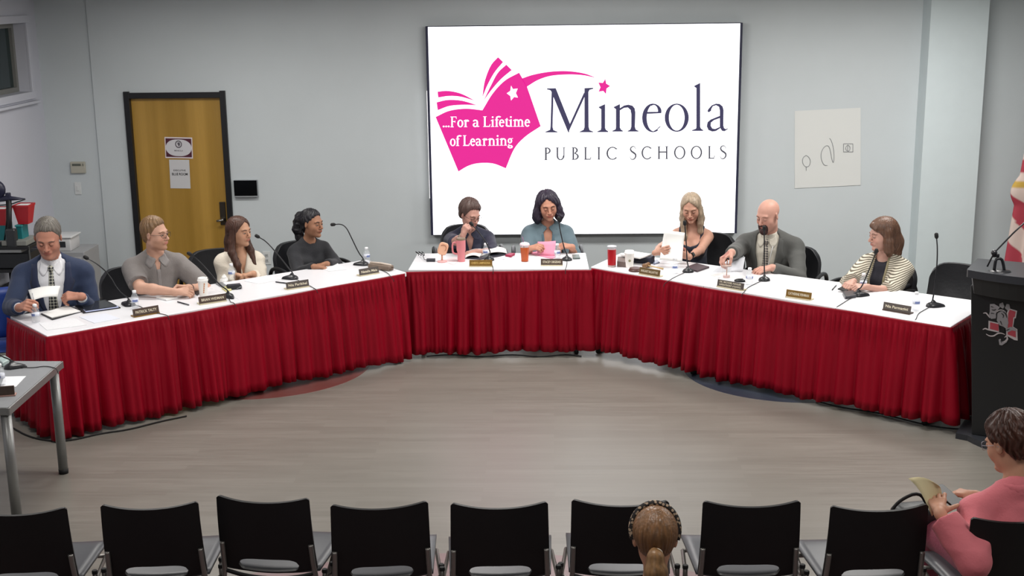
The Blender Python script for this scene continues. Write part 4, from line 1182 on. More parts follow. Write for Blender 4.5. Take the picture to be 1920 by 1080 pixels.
    if not sp.get('noears'):
        for sg in (1, -1):
            head += [HE((sg*.079*hw_, -.006, -.002), (.008, .017, .030), .006, rz=sg*-25, rx=-10), HE((sg*.086*hw_, -.006, .004), (.005, .009, .016), .003, '-', rz=sg*-25)]
    if sp.get('double_chin'): head.append(HE((0, .035, -.105), (.045, .045, .03), .03))
    F.head = head; F.torso = torso
    skin = torso+neck+upA('R')+loA('R')+upA('L')+loA('L')+legs+feet+head+F.hands['R']['prims']+F.hands['L']['prims']
    F.skinprims = skin
    org = np.array([pel[0], pel[1], 0.0]); F.org = org
    col = np.array(srgb(sp['skin'])); lips = np.array(srgb(sp.get('lips', '#a5605a')))*.45+.55*np.array(srgb(sp['skin']))*np.array([.92, .72, .72]); scalp = np.array(srgb(sp['scalp'])) if 'scalp' in sp else None
    def colf(X):
        q = ((X-H)@RH)/s; C_ = np.tile(col, (len(X), 1))
        near = (np.abs(q[:, 0]) < .06) & (q[:, 1] > .05) & (np.abs(q[:, 2]) < .11)
        lm = near & (np.abs(q[:, 0]) < .024) & (q[:, 2] < -.0475) & (q[:, 2] > -.0695) & (q[:, 1] > .088) & ((np.abs(q[:, 0])/.025)**2+((q[:, 2]+.058)/.0115)**2 < 1)
        C_[lm] = lips
        ck = np.exp(-(((np.abs(q[:, 0])-.038)/.018)**2+((q[:, 2]+.026)/.018)**2))*(q[:, 1] > .04)*(np.abs(q[:, 2]) < .1)
        red = col*np.array([1.05, .82, .80]); C_ = C_*(1-.5*ck[:, None])+red*(.5*ck[:, None])
        nz = np.exp(-((q[:, 0]/.014)**2+((q[:, 2]+.026)/.014)**2))*(q[:, 1] > .09); C_ = C_*(1-.35*nz[:, None])+red*(.35*nz[:, None])
        C_[lm] = lips
        if scalp is not None:
            zl = np.interp(q[:, 1], [-.12, -.04, -.015, .02, .04, .062, .12], [-.07, -.06, -.0, .0, .03, .062, .07])
            sm = (np.abs(q[:, 0]) < .1) & (q[:, 2] > zl) & (np.abs(q).max(1) < .14); C_[sm] = scalp
        st = sp.get('stubble')
        if st:
            sc_ = np.array(srgb(st)); w_ = np.clip((q[:, 1]-.005)/.03, 0, 1)*np.clip((-.030-q[:, 2])/.02, 0, 1)*np.clip((q[:, 2]+.125)/.02, 0, 1)*(np.abs(q[:, 0]) < .08)*.38*(~lm); C_ = C_*(1-w_[:, None])+sc_*w_[:, None]
        return C_
    # coarse body plus finer head and hands
    lo, hi = bounds(torso+neck+upA('R')+loA('R')+upA('L')+loA('L')+legs+feet)
    V, Q = grow(skin, lo, hi, .0095)
    fine = [(H-V3(.125, .125, .15)*s*1.08, H+V3(.125, .125, .145)*s*1.08, .0040)]
    for sd in 'RL':
        h_ = F.hands[sd]; a, b_ = bounds(h_['prims'], 0, .006); fine.append((a, b_, .0033 if not sp.get('hidehands') else .006))
    X = V[Q].mean(1); keep = np.ones(len(Q), bool)
    for a, b_, _ in fine: keep &= ~(((X > a+.012) & (X < b_-.012)).all(1))
    Q = Q[keep]; parts = [(V, Q)]
    for a, b_, h_ in fine: parts.append(grow(skin, a, b_, h_))
    VV = []; QQ = []; off = 0
    for v, q in parts: VV.append(v); QQ.append(q+off); off += len(v)
    VV, QQ = np.concatenate(VV), np.concatenate(QQ)
    used = np.unique(QQ); mp = np.zeros(len(VV), int); mp[used] = np.arange(len(used)); VV, QQ = VV[used], mp[QQ]
    # faces: eyes, brows, lash and mouth lines
    ex = []
    brow = np.array(srgb(sp.get('brow', '#3a2a20'))); lid = sp.get('lid', .55)
    def surf_pt(x, z, out=.001):
        ys = np.linspace(.13, .03, 60); pts = np.array([hd(x, y, z) for y in ys]); d = feval(head, pts); i = int(np.argmax(d < 0)) or 30
        return hd(x, ys[i]+out, z)
    if not sp.get('back'):
        for sg in (1, -1):
            c = hd(sg*.031, .0795, .005); gz = sp.get('gaze', (0, 0)); RG = RH@rotm('z', gz[0])@rotm('x', -gz[1])
            v, f, dr = sphere_mesh(c, .0125*s, RG, 12); cc = np.tile(np.array([.62, .58, .55]), (len(v), 1)); cc[dr[:, 1] > .86] = srgb(sp.get('iris', '#3a2416')); cc[dr[:, 1] > .97] = (.01, .01, .01); ex.append((v, f, cc))
            top = 38-78*(1-lid)*1.0    # elevation of upper lid edge
            v, f, dr = sphere_mesh(c, .0141*s, RH, 14, keep=lambda m_: (math.degrees(math.atan2(m_[2], m_[1])) > top or math.degrees(math.atan2(m_[2], m_[1])) < -28) and m_[1] > -.2)
            ex.append((v, f, col*.90))
            ar = math.radians(top); pts = [c+s*.0146*(RH@V3(math.sin(t_)*.95, math.cos(t_)*math.cos(ar), math.cos(t_)*math.sin(ar))) for t_ in np.linspace(-1.05, 1.05, 9)]
            v, f = tube_mesh(pts, [.0006*s+.0008*s*math.sin(PI*i/8) for i in range(9)], 5); ex.append((v, f, (.012, .009, .008)))
            bpts = [surf_pt(sg*x_, z_, .0008) for x_, z_ in ((.013, .024), (.024, .029), (.036, .031), (.047, .026), (.053, .021))]
            kk = sp.get('browth', 1.0)
            v, f = tube_mesh(bpts, [.0022*kk, .0034*kk, .003*kk, .0024*kk, .001], 6); ex.append((v, f, brow))
        mp_ = [surf_pt(x_, -.0575+sp.get('smile', 0)*abs(x_)*8*.01, -.0005) for x_ in (-.023, -.012, 0, .012, .023)]
        v, f = tube_mesh(mp_, [.0006, .0013, .0015, .0013, .0006], 5); ex.append((v, f, lips*.25))
        for sg in (1, -1):
            c = hd(sg*.007, .106, -.0365); v, f, _ = sphere_mesh(c, (.003*s, .004*s, .0016*s), RH, 5); ex.append((v, f, col*.18))
    o = mesh_obj('person', VV, QQ, m_skin, None, org, colf, ex)
    tag(o, sp['label'], 'person'); F.obj = o
    F.up, F.lo, F.neck, F.legs, F.knees, F.feet, F.sw = upA, loA, neck, legs, knees, feet, sw
    return F

def garment(F, name, m, prims, infl, h=.0085, seed=1, amp=.004, cuts=(), f=1.0, colf=None):
    allp = list(prims)+list(cuts); lo, hi = bounds(allp, infl, .02)
    V, Q = grow(allp, lo, hi, h, infl, wrinkle(seed, amp, f) if amp else None)
    return mesh_obj(name, V-F.org, Q, m, F.obj, (0, 0, 0), colf)
def half(F, c, n, sz=.3, k=.004):
    """cutting block lying on the side of point c that n points to"""
    n = nrm(n); u = nrm(np.cross(n, V3(.3, .5, .81))); w = np.cross(n, u); R = np.stack([u, w, n], 1)
    return bx(np.array(c)+n*sz, (sz, sz, sz), R, k, .002, '-')
def sleeve(F, sd, frac, slack=0.0, cuff=None):
    """arm volumes down to a fraction (1 = elbow, 2 = wrist) and the cut that ends them"""
    sh, E, W = F.arms[sd]; th = F.sp.get('armth', 1.0)*(.86 if F.sp.get('fem') else 1)*F.s
    if frac <= 1:
        e = sh+(E-sh)*frac; P = [rc(sh, e, .052*th+slack, .047*th+slack*1.5, .035)]; d = nrm(E-sh)
    else:
        e = E+(W-E)*(frac-1); P = [rc(sh, E, .052*th+slack, .043*th+slack, .035), rc(E, e, .043*th+slack, (.030*th+slack) if cuff is None else cuff, .015)]; d = nrm(W-E)
    cut = bx(e+d*.10, (.075, .075, .10), rot_to(d), .003, .002, '-')
    return [grp(P+[cut])], []
def rot_to(d):
    d = nrm(d); u = nrm(np.cross(d, V3(.3, .5, .81))); return np.stack([u, np.cross(d, u), d], 1)
def neck_cut(F, r=.06, up=.02, v=0, vw=.0, fwd=.0):
    """opening round the neck: cylinder-like hole plus an optional V"""
    T = F.T; P = [rc(T(0, .0+fwd, up+.01), T(0, .035+fwd, up+.16), r, r*1.5, .012, '-')]
    return P
def on_front(F, prims, x, z, infl=0, out=.003, y1=.30):
    ys = np.linspace(y1, -.02, 90); pts = np.array([F.T(x, y, z) for y in ys]); d = feval(prims, pts, infl); i = int(np.argmax(d < 0))
    if i == 0: i = 60
    t = d[i-1]/(d[i-1]-d[i]+1e-9); y = ys[i-1]+(ys[i]-ys[i-1])*t
    return F.T(x, y+out, z)
def sheet_on(F, name, rows, prims, infl, m, th=.003, out=.002, parent=None):
    """thin cloth piece lying on the chest; rows of (x, z)"""
    P = [[Vector(on_front(F, prims, x, z, infl, out)-F.org) for x, z in r] for r in rows]
    mb = MB(); mb.sheet(P, -th)
    return mb.build(name, m, parent or F.obj, smooth=True)
def head_fn(F, f, rad=.22):
    """volume given in the head's own frame"""
    def g(X): q = ((X-F.H)@F.RH)/F.s; return f(q)*F.s
    return fn(F.H, rad*F.s, g)
def ell(q, c, r):
    p = (q-np.array(c)); k0 = np.sqrt(((p/np.array(r))**2).sum(-1))+1e-9; k1 = np.sqrt(((p/(np.array(r)**2))**2).sum(-1))+1e-9; return k0*(k0-1)/k1
def smin(a, b, k):
    h = np.maximum(k-np.abs(a-b), 0)/k; return np.minimum(a, b)-h*h*k*.25
def smax(a, b, k): return -smin(-a, -b, k)
def hair_shell(F, t=.010, line=None, top=0, back=0, part=None, side=0, temple=0, sweep=0, thin=.85, fall=.013, curtain=0, cx=0):
    ly, lz = line or ([-.12, -.05, -.018, .012, .03, .055, .075, .12], [-.085, -.075, -.012, -.02, .015, .055, .066, .07])
    def f(q):
        d = ell(q, (0, -.018-back*.5, .036+top*.5), (.076+t+side, .096+t+back*.5, .084+t+top*.5))
        d = smin(d, ell(q, (0, -.045, -.035), (.058+t*.5, .05+t*.5, .055)), .03)
        ax_ = np.abs(q[..., 0]); fr = np.clip((q[..., 1]-.03)/.03, 0, 1)
        zl = np.interp(q[..., 1], ly, lz)+temple*np.clip((ax_-.015)/.03, 0, 1)*fr*np.clip((.075-ax_)/.02, 0, 1)+sweep*q[..., 0]*fr+.0012*np.sin(q[..., 0]*170+q[..., 1]*90)-curtain*np.clip(np.abs(q[..., 0]-cx)/.06, 0, 1.2)**1.35*np.clip((q[..., 1]-.0)/.04, 0, 1)
        d = d+(t+.004)*thin*np.exp(-np.maximum(q[..., 2]-zl, 0)/fall)
        g = zl-q[..., 2]
        d = smax(d, g*.8, .008)
        if part is not None: d = d+.005*np.exp(-((q[..., 0]-part)/.006)**2)*(q[..., 2] > .05)
        return d
    return head_fn(F, f)
def grow_hair(F, name, m, prims, h=.0042, amp=.0018, freq=46, zf=18, seed=0, extra_fine=0):
    lo, hi = bounds(prims, 0, .015)
    def w(X):
        q = ((X-F.H)@F.RH)/F.s; a = np.arctan2(q[:, 0], q[:, 1]+.02)
        return amp*np.sin(a*freq+2.2*np.sin(q[:, 2]*zf+seed)+3*np.sin(a*3+seed))+amp*.6*np.sin(a*freq*2.3+1.7*np.sin(q[:, 2]*zf*1.7)+q[:, 0]*60)
    V, Q = grow(prims, lo, hi, h, 0, w)
    return mesh_obj(name, V-F.org, Q, m, F.obj)
def HRc(F, pts, rs, k=.012):
    """chain of tapering locks through points of the head frame"""
    P = [F.hd(*p) for p in pts]; return [rc(a, b, ra*F.s, rb*F.s, k) for a, b, ra, rb in zip(P, P[1:], rs, rs[1:])]
def glasses(F, m, w=.026, hgt=.018, y=.108, lens=None, temple=True):
    L_ = F.hd; mb = MB()
    for sg in (1, -1):
        pts = [Vector(L_(sg*.032+w*math.copysign(abs(math.cos(a))**.7, math.cos(a)), y-.012*abs((sg*.032+w*math.cos(a))/.06)**2, .003+hgt*math.copysign(abs(math.sin(a))**.7, math.sin(a)))-F.org) for a in np.linspace(0, 2*PI, 21)]
        mb.tube(pts, .0014*F.s, 6, caps=False)
        if temple: mb.tube([Vector(L_(sg*.058, y-.014, .008)-F.org), Vector(L_(sg*.077, .06, .008)-F.org), Vector(L_(sg*.081, .0, .008)-F.org), Vector(L_(sg*.08, -.02, -.008)-F.org)], .0014*F.s, 6)
    mb.tube([Vector(L_(-.007, y-.001, .006)-F.org), Vector(L_(0, y+.003, .009)-F.org), Vector(L_(.007, y-.001, .006)-F.org)], .0014*F.s, 6)
    return mb.build('glasses', m, F.obj, smooth=True)
# ================================================================ the people
def A3(px, py, z=None, y=None): return np.array(at(px, py, z, y)[:])
PEOPLE = {}
def vcut(F, tab, y0=.02, k=.008):
    zs, ws = tab
    def g(X):
        q = (X-F.NB)@F.RT; return np.maximum(np.abs(q[..., 0])-np.interp(q[..., 2], zs, ws), y0-q[..., 1])
    return fn(F.T(0, .08, -.15), .42, g, k, '-')
def collar(F, m, r=.062, th=.008, tip=True, z=.012, spread=1.0, name='collar', h=.0045, tipl=.05, infl=.013):
    s = F.s*(.9 if F.sp.get('fem') else 1.05); P = []
    a0 = 20 if tip else 0
    pts = [F.T(r*s*math.sin(a), -.014+r*s*math.cos(a)*.98, z-.030*s*max(0, math.cos(a))) for a in np.linspace(math.radians(a0), math.radians(360-a0), 19)]
    for a, b in zip(pts, pts[1:]):
        P += [rc(a, b, th*s, None, .008), rc(a-F.RT@V3(0, 0, .012*s), b-F.RT@V3(0, 0, .012*s), th*s*1.2, None, .010), rc(a-F.RT@V3(0, 0, .024*s), b-F.RT@V3(0, 0, .024*s), th*s*1.1, None, .010)]
    lo, hi = bounds(P, 0, .01); V, Q = grow(P, lo, hi, h); c = mesh_obj(name, V-F.org, Q, m, F.obj)
    if tip:
        for sg in (1, -1):
            rows = []
            for i in range(7):
                t = i/6
                xt, zt_ = (.010+.050*t)*s, (-.012+.030*t*t)*s
                xb, zb = (.010+.026*spread*(1-(1-t)**2)*1.0+.040*t)*s, (-.016-tipl*(math.sin(min(1, t*1.9)*PI*.5) if t < .53 else 1-(t-.53)*1.25))*1.0*s
                rows.append([(sg*(xt+(xb-xt)*u), zt_+(zb-zt_)*u) for u in (0, .25, .5, .75, 1)])
            if sg < 0: rows = [list(reversed(q)) for q in rows]
            sheet_on(F, 'collar_point', rows, F.torso+F.neck, infl, m, .004, .006, parent=c)
    return c
def trousers(F, m, name='trousers'):
    P = [p for p in F.legs]+[F.torso[-1] if not F.sp.get('fem') else el(F.pel, V3(.175*F.sp.get('width', 1), .13, .11), heading(F.sp['face']), .05)]
    cuts = []
    for sg in (1, -1):
        an = F.knees[sg][2]; cuts.append(bx(an-V3(0, 0, .07), (.09, .09, .07), None, .004, .002, '-'))
    cuts.append(bx(F.pel+V3(0, 0, .13), (.4, .4, .07), None, .004, .002, '-'))
    garment(F, name, m, P, .012, .0125, 3, .004, cuts)
def shoes(F, m):
    for i, sg in enumerate((1, -1)):
        P = F.feet[i:i+1]; lo, hi = bounds(P, .012, .02); lo[2] = .003; V, Q = grow(P+[bx(P[0]['a']-V3(0, 0, .10), (.3, .3, .062), None, .003, .002, '-')], lo, hi, .009, .012)
        V[:, 2] = np.maximum(V[:, 2], .004); mesh_obj('shoe', V-F.org, Q, m, F.obj)
m_dkpants = cloth('dark_trousers', '#24262d'); m_shoe = mat('black_shoe', '#141416', .35); m_nvpants = cloth('navy_trousers', '#272c3c'); m_jean = cloth('blue_jeans', '#39465c')
def finish(F, pants=m_dkpants): trousers(F, pants); shoes(F, m_shoe)
def jacket(F, m, seed, vt, infl=.023, lap=.05, sleeves=(1.93, 1.93), m2=None, closed=-.42, belly=0):
    P = list(F.torso); cuts = [vcut(F, vt)]
    for sd, fr in zip('RL', sleeves):
        p, c = sleeve(F, sd, fr, -.006, cuff=.034*F.s-.010); P += p; cuts += c
    cuts += [rc(F.T(0, -.005, .02), F.T(0, .03, .16), .056*F.s, .09*F.s, .012, '-')]
    cuts.append(half(F, F.pel-V3(0, 0, .06), (0, 0, -1)))
    o = garment(F, 'jacket', m, P, infl, .0085, seed, .0045, cuts)
    zs = np.linspace(-.015, vt[0][1] if False else min(vt[0])+.0, 12)
    for sg in (1, -1):
        rows = []
        for i, z in enumerate(np.linspace(.0, min(vt[0])+.01, 13)):
            w = float(np.interp(z, *vt)); f = i/12
            lw = lap*(.55+.9*f if f < .32 else 1.05*(1-f)/.68+.12)
            rows.append([(sg*(w+.002+lw*t), z) for t in (0, .33, .66, 1)])
        if sg < 0: rows = [list(reversed(r)) for r in rows]
        sheet_on(F, 'lapel', [list(reversed(r)) for r in rows], F.torso, infl, m2 or m, .004, .004)
    for z in (closed, closed-.0):
        pass
    return o
def tie(F, m, z1=-.44, infl=.012, w=1.0):
    s = F.s; rows = []
    for i in range(16):
        f = i/15; z = -.045-(-z1-.045)*f; k = (.013+.021*min(1, f*1.3))*w*s
        rows.append([(k*t, z) for t in (1, .4, -.4, -1)])
    t = sheet_on(F, 'necktie', rows, F.torso+F.neck, infl, m, .004, .004)
    p = on_front(F, F.torso+F.neck, 0, -.035, infl, .012)
    P = [rc(p+F.RT@V3(0, 0, .012), p-F.RT@V3(0, 0, .012), .019*s, .013*s, .01)]; lo, hi = bounds(P, 0, .01); V, Q = grow(P, lo, hi, .004); mesh_obj('tie_knot', V-F.org, Q, m, t)
def check_mat(name, c1_, c2_, sc=52):
    m = bpy.data.materials.new(name); m.use_nodes = True; nt = m.node_tree; L = nt.links; b = nt.nodes['Principled BSDF']; b.inputs['Roughness'].default_value = .55
    tc = nt.nodes.new('ShaderNodeTexCoord'); mp = nt.nodes.new('ShaderNodeMapping'); mp.inputs['Rotation'].default_value = (0, .78, .0); L.new(tc.outputs['Object'], mp.inputs['Vector'])
    sx = nt.nodes.new('ShaderNodeSeparateXYZ'); L.new(mp.outputs[0], sx.inputs[0]); cb = nt.nodes.new('ShaderNodeCombineXYZ'); L.new(sx.outputs[0], cb.inputs[0]); L.new(sx.outputs[2], cb.inputs[1]); cb.inputs[2].default_value = .3
    ck = nt.nodes.new('ShaderNodeTexChecker'); ck.inputs['Scale'].default_value = sc; ck.inputs['Color1'].default_value = (*srgb(c1_), 1); ck.inputs['Color2'].default_value = (*srgb(c2_), 1)
    L.new(cb.outputs[0], ck.inputs['Vector']); L.new(ck.outputs[0], b.inputs['Base Color']); return m
def p_navy():
    F = make_person(dict(head=A3(90, 446, z=1.25), face=14, hyaw=12, hpitch=24, hroll=-2, lean=9, scale=1.13, width=1.12, jaw=1.12, belly=.3, double_chin=True, skin='#b5806c', lips='#9a5850',
        label='person in navy suit, white shirt and checkered tie, writing at left end of tables', brow='#4b423c', lid=.12, gaze=(0, 30),
        handR=dict(wrist=A3(37, 577, z=.83), dir=(.72, -.55, .35), palm=(.55, .55, -.6), curl=(45, 55, 35), elbow_at=A3(12, 548, z=.78), thumb=(.8, -.2, .5)),
        handL=dict(wrist=A3(152, 556, z=.83), dir=(-.9, -.25, .12), palm=(.1, .5, -.85), curl=(45, 60, 35), elbow_at=A3(182, 545, z=.75))))
    sh = cloth('white_shirt', '#dfe0e4', bump=.12)
    P = list(F.torso)+F.neck
    P2 = []; cuts = [rc(F.T(0, .0, .035), F.T(0, .03, .16), .058, .09, .008, '-')]
    garment(F, 'shirt', sh, list(F.torso)+[rc(F.T(0, -.01, -.03), F.T(0, 0, .03), .062, .055, .02)], .012, .008, 5, .003, cuts+[half(F, F.pel-V3(0, 0, .02), (0, 0, -1))])
    collar(F, sh, .064, .010, z=.022)
    tie(F, check_mat('checkered_silk', '#20222a', '#a9a99c', 62), -.46)
    jm = cloth('navy_suit', '#25324e', bump=.1); vt = ([-.42, -.30, -.10, .0, .06], [.004, .055, .095, .10, .085])
    jacket(F, jm, 8, vt, .025, .065, (1.90, 1.90), cloth('navy_lapel', '#232b45', bump=.1))
    for sd in 'RL':
        sh_, E, W = F.arms[sd]; d = nrm(W-E); MBt = [rc(E+(W-E)*.86, W-d*.012, .036, .035, .01), bx(W-d*.012+d*.08, (.09, .09, .08), rot_to(d), .003, .002, '-')]
        lo, hi = bounds(MBt, .0, .02); V, Q = grow(MBt, lo, hi, .0055); mesh_obj('shirt_cuff', V-F.org, Q, sh, F.obj)
    hm = hairm('grey_hair', '#6b665f')
    grow_hair(F, 'hair', hm, [hair_shell(F, .008, ([-.12, -.05, -.018, .012, .028, .05, .07, .12], [-.075, -.07, -.005, -.012, .035, .080, .094, .098]), top=.012, temple=.010)], amp=.0025, freq=24, zf=50)
    finish(F, m_nvpants); PEOPLE['navy'] = F
    # held sheet and pen
    c = [A3(53, 544, z=.92), A3(113, 536, z=.92), A3(108, 556, z=.86), A3(60, 564, z=.86)]
    G = []
    for i in range(5):
        v = i/4; r_ = []
        for j in range(9):
            u = j/8; p = (c[0]*(1-u)+c[1]*u)*(1-v)+(c[3]*(1-u)+c[2]*u)*v; p = p+V3(0, 0, .012*math.sin(u*PI)); r_.append(Vector(p))
        G.append(r_)
    o = MB().sheet(G, .0008).build('paper_sheet', m_paper, smooth=True); tag(o, 'curled white paper held up by the person in navy suit', 'paper')
    W = F.hands['R']['tip']; 
    o = MB().tube([W+V3(-.004, 0, -.03), W+V3(-.02, .01, .075)], .0045, 8).build('pen', mat('pen_silver', '#b5b5b8', .3, metal=.6), smooth=True); tag(o, 'light pen held in hand of person in navy suit', 'pen')
def p_polo():
    H = A3(291, 439, z=1.185)
    F = make_person(dict(head=H, face=28, hyaw=72, hpitch=2, lean=8, scale=1.02, width=1.04, farm=1.18, belly=.15, skin='#c59a85', lips='#a8685e', brow='#6a4c30', stubble='#8a6040', lid=.6, armth=1.08,
        label='person in grey polo shirt and glasses looking right, hands folded before coffee cup',
        handR=dict(wrist=A3(330, 548, z=.79), dir=(.95, .1, .05), palm=(.2, .6, -.7), curl=(40, 50, 30), elbow_at=A3(238, 545, z=.80)),
        handL=dict(wrist=A3(353, 540, z=.79), dir=(-.95, -.1, .0), palm=(.1, -.75, -.5), curl=(50, 60, 35), elbow_at=A3(362, 535, z=.78))))
    pm = cloth('grey_polo', '#797472', bump=.2); P = list(F.torso); cuts = [rc(F.T(0, .005, .01), F.T(0, .05, .16), .062, .10, .01, '-'), vcut(F, ([-.16, -.05, .05], [0, .02, .045]), k=.004)]
    for sd in 'RL': p, c = sleeve(F, sd, .80, .008); P += p; cuts += c
    garment(F, 'polo_shirt', pm, P, .015, .008, 11, .005, cuts+[half(F, F.pel-V3(0, 0, .06), (0, 0, -1))])
    collar(F, cloth('grey_collar', '#858180'), .068, .010, spread=1.5, tipl=.06)
    sheet_on(F, 'placket', [[(.014, z), (.005, z), (-.005, z), (-.014, z)] for z in np.linspace(-.09, -.26, 8)], F.torso, .015, cloth('grey_collar', '#858180'), .002, .002)
    grow_hair(F, 'hair', hairm('light_brown_hair', '#7b5f42'), [hair_shell(F, .010, ([-.12, -.05, -.018, .012, .028, .05, .07, .12], [-.08, -.075, .0, -.01, .03, .072, .088, .092]), top=.014, temple=.006, sweep=-.15)], amp=.0025, freq=22, zf=40)
    glasses(F, mat('dark_frame', '#2a2422', .4)); finish(F, m_dkpants)
    sh, E, W = F.arms['L']; d = nrm(W-E)
    MB().lathe([(.030, -.008), (.034, -.006), (.034, .006), (.030, .008)], 20, Vector(W-d*.025-F.org), R=Matrix(rot_to(d).tolist())).build('wristband', mat('dark_band', '#33201c', .5), F.obj, smooth=True)
    PEOPLE['polo'] = F
def p_blouse():
    F = make_person(dict(head=A3(449, 434, z=1.09), face=28, hyaw=62, hpitch=4, lean=4, fem=True, scale=.97, skin='#b98d72', lips='#9b5a52', brow='#2e1c14', lid=.55, noears=False, seat=.42,
        label='person in cream blouse with long straight brown hair, seated against the wooden door',
        handR=dict(wrist=A3(446, 517, z=.75), dir=(.9, -.1, -.1), elbow_at=A3(408, 520, z=.70), curl=(30, 40, 25)), handL=dict(wrist=A3(474, 513, z=.765), dir=(-.9, -.3, -.1), elbow_at=A3(500, 512, z=.66), curl=(35, 45, 30))))
    m = cloth('cream_blouse', '#d8cfc0', .6, bump=.3); P = list(F.torso); cuts = [rc(F.T(0, .0, .02), F.T(0, .04, .16), .058, .10, .01, '-'), vcut(F, ([-.20, -.08, .05], [0, .035, .065]))]
    for sd, f in (('R', 1.85), ('L', 1.9)): p, c = sleeve(F, sd, f, .012, cuff=.040); P += p; cuts += c
    garment(F, 'blouse', m, P, .016, .0085, 21, .009, cuts+[half(F, F.pel-V3(0, 0, .06), (0, 0, -1))], .9)
    hm = hairm('dark_brown_hair', '#482d22')
    S_ = [hair_shell(F, .014, ([-.12, -.03, .01, .04, .06, .075, .12], [-.11, -.11, -.03, .065, .088, .094, .10]), part=.0, side=.003, curtain=.045)]
    S_ += HRc(F, [(-.07, -.01, .0), (-.078, .005, -.08), (-.085, .05, -.18), (-.08, .085, -.29), (-.07, .10, -.36)], [.030, .030, .030, .026, .012])
    S_ += HRc(F, [(.07, -.01, .0), (.080, -.015, -.08), (.095, .0, -.17), (.09, .055, -.27), (.08, .075, -.36)], [.028, .030, .034, .030, .012])
    S_ += HRc(F, [(0, -.08, .0), (0, -.085, -.10), (0, -.09, -.20), (0, -.095, -.28)], [.055, .06, .055, .03], .03)
    grow_hair(F, 'hair', hm, S_, amp=.002, freq=40, zf=6); finish(F); PEOPLE['blouse'] = F
def p_black():
    F = make_person(dict(head=A3(585, 419, z=1.065), face=38, hyaw=62, hpitch=4, lean=8, fem=True, scale=.96, width=1.0, skin='#9c7159', lips='#87493f', brow='#1a1310', lid=.5, seat=.42,
        label='person in black long sleeved top with dark wavy ponytail, rightmost of the left wing',
        handR=dict(wrist=A3(590, 500, z=.76), dir=(.9, .1, -.1), elbow=(-.7, .1, -.8)), handL=dict(wrist=A3(612, 495, z=.76), dir=(-.9, -.2, -.1), elbow=(.9, .1, -.7))))
    m = cloth('black_knit', '#202126', bump=.25); P = list(F.torso); cuts = [rc(F.T(0, .0, .02), F.T(0, .04, .16), .056, .09, .01, '-')]
    for sd in 'RL': p, c = sleeve(F, sd, 1.92, .006); P += p; cuts += c
    garment(F, 'knit_top', m, P, .014, .0085, 31, .005, cuts+[half(F, F.pel-V3(0, 0, .06), (0, 0, -1))])
    collar(F, cloth('black_neckband', '#26191c'), .056, .006, tip=False)
    S_ = [hair_shell(F, .009, ([-.12, -.05, -.018, .012, .03, .055, .07, .12], [-.085, -.07, .0, -.002, .04, .074, .088, .092]), top=.006, curtain=.012)]
    S_ += HRc(F, [(0, -.10, .06), (0, -.135, .04), (.0, -.15, -.02), (.0, -.145, -.09), (-.0, -.14, -.15), (0, -.15, -.20)], [.03, .042, .048, .044, .034, .015], .02)
    S_ += HRc(F, [(.02, -.14, .01), (.03, -.155, -.07), (.01, -.16, -.13)], [.03, .034, .02])
    grow_hair(F, 'hair', hairm('black_hair', '#15131a'), S_, amp=.0035, freq=18, zf=60); finish(F); PEOPLE['black'] = F
def p_glass():
    H = A3(881, 402, z=1.055)
    F = make_person(dict(head=H, face=8, hyaw=42, hpitch=22, lean=16, fem=True, width=1.12, scale=1.0, skin='#b98d80', lips='#9a6058', brow='#54423a', lid=.35, seat=.42, bust=.9,
        label='person in dark navy top with short brown hair and glasses, chin on hand',
        handR=dict(wrist=A3(868, 442, z=.93), dir=(.35, -.05, .9), palm=(.5, .75, -.1), curl=(55, 70, 40), elbow=(-.6, -.1, -.9)),
        handL=dict(wrist=A3(893, 472, z=.775), dir=(-.9, -.25, -.05), elbow=(.9, .0, -.5), curl=(25, 30, 20))))
    m = cloth('navy_top', '#1d2036', .7, bump=.2); P = list(F.torso); cuts = [rc(F.T(0, .0, .01), F.T(0, .05, .16), .06, .10, .01, '-'), vcut(F, ([-.20, -.07, .05], [0, .03, .065]))]
    p, c = sleeve(F, 'R', 1.05, .008); P += p; cuts += c; p, c = sleeve(F, 'L', 1.25, .008); P += p; cuts += c
    garment(F, 'top', m, P, .016, .0085, 41, .006, cuts+[half(F, F.pel-V3(0, 0, .06), (0, 0, -1))])
    collar(F, m, .066, .009, spread=1.5)
    grow_hair(F, 'hair', hairm('mid_brown_hair', '#54413c'), [hair_shell(F, .017, ([-.12, -.05, -.018, .012, .03, .05, .07, .12], [-.08, -.075, .0, -.015, .02, .072, .088, .092]), top=.016, sweep=.25, thin=.85)], amp=.003, freq=16, zf=30)
    glasses(F, mat('dark_frame', '#2a2422', .4)); finish(F); PEOPLE['glass'] = F
    sh, E, W = F.arms['R']; d = nrm(W-E)
    MB().lathe([(.027, -.01), (.031, -.007), (.031, .007), (.027, .01)], 20, Vector(W-d*.03-F.org), R=Matrix(rot_to(d).tolist())).build('bracelet', mat('steel_bracelet', '#8f8a78', .3, metal=.8), F.obj, smooth=True)
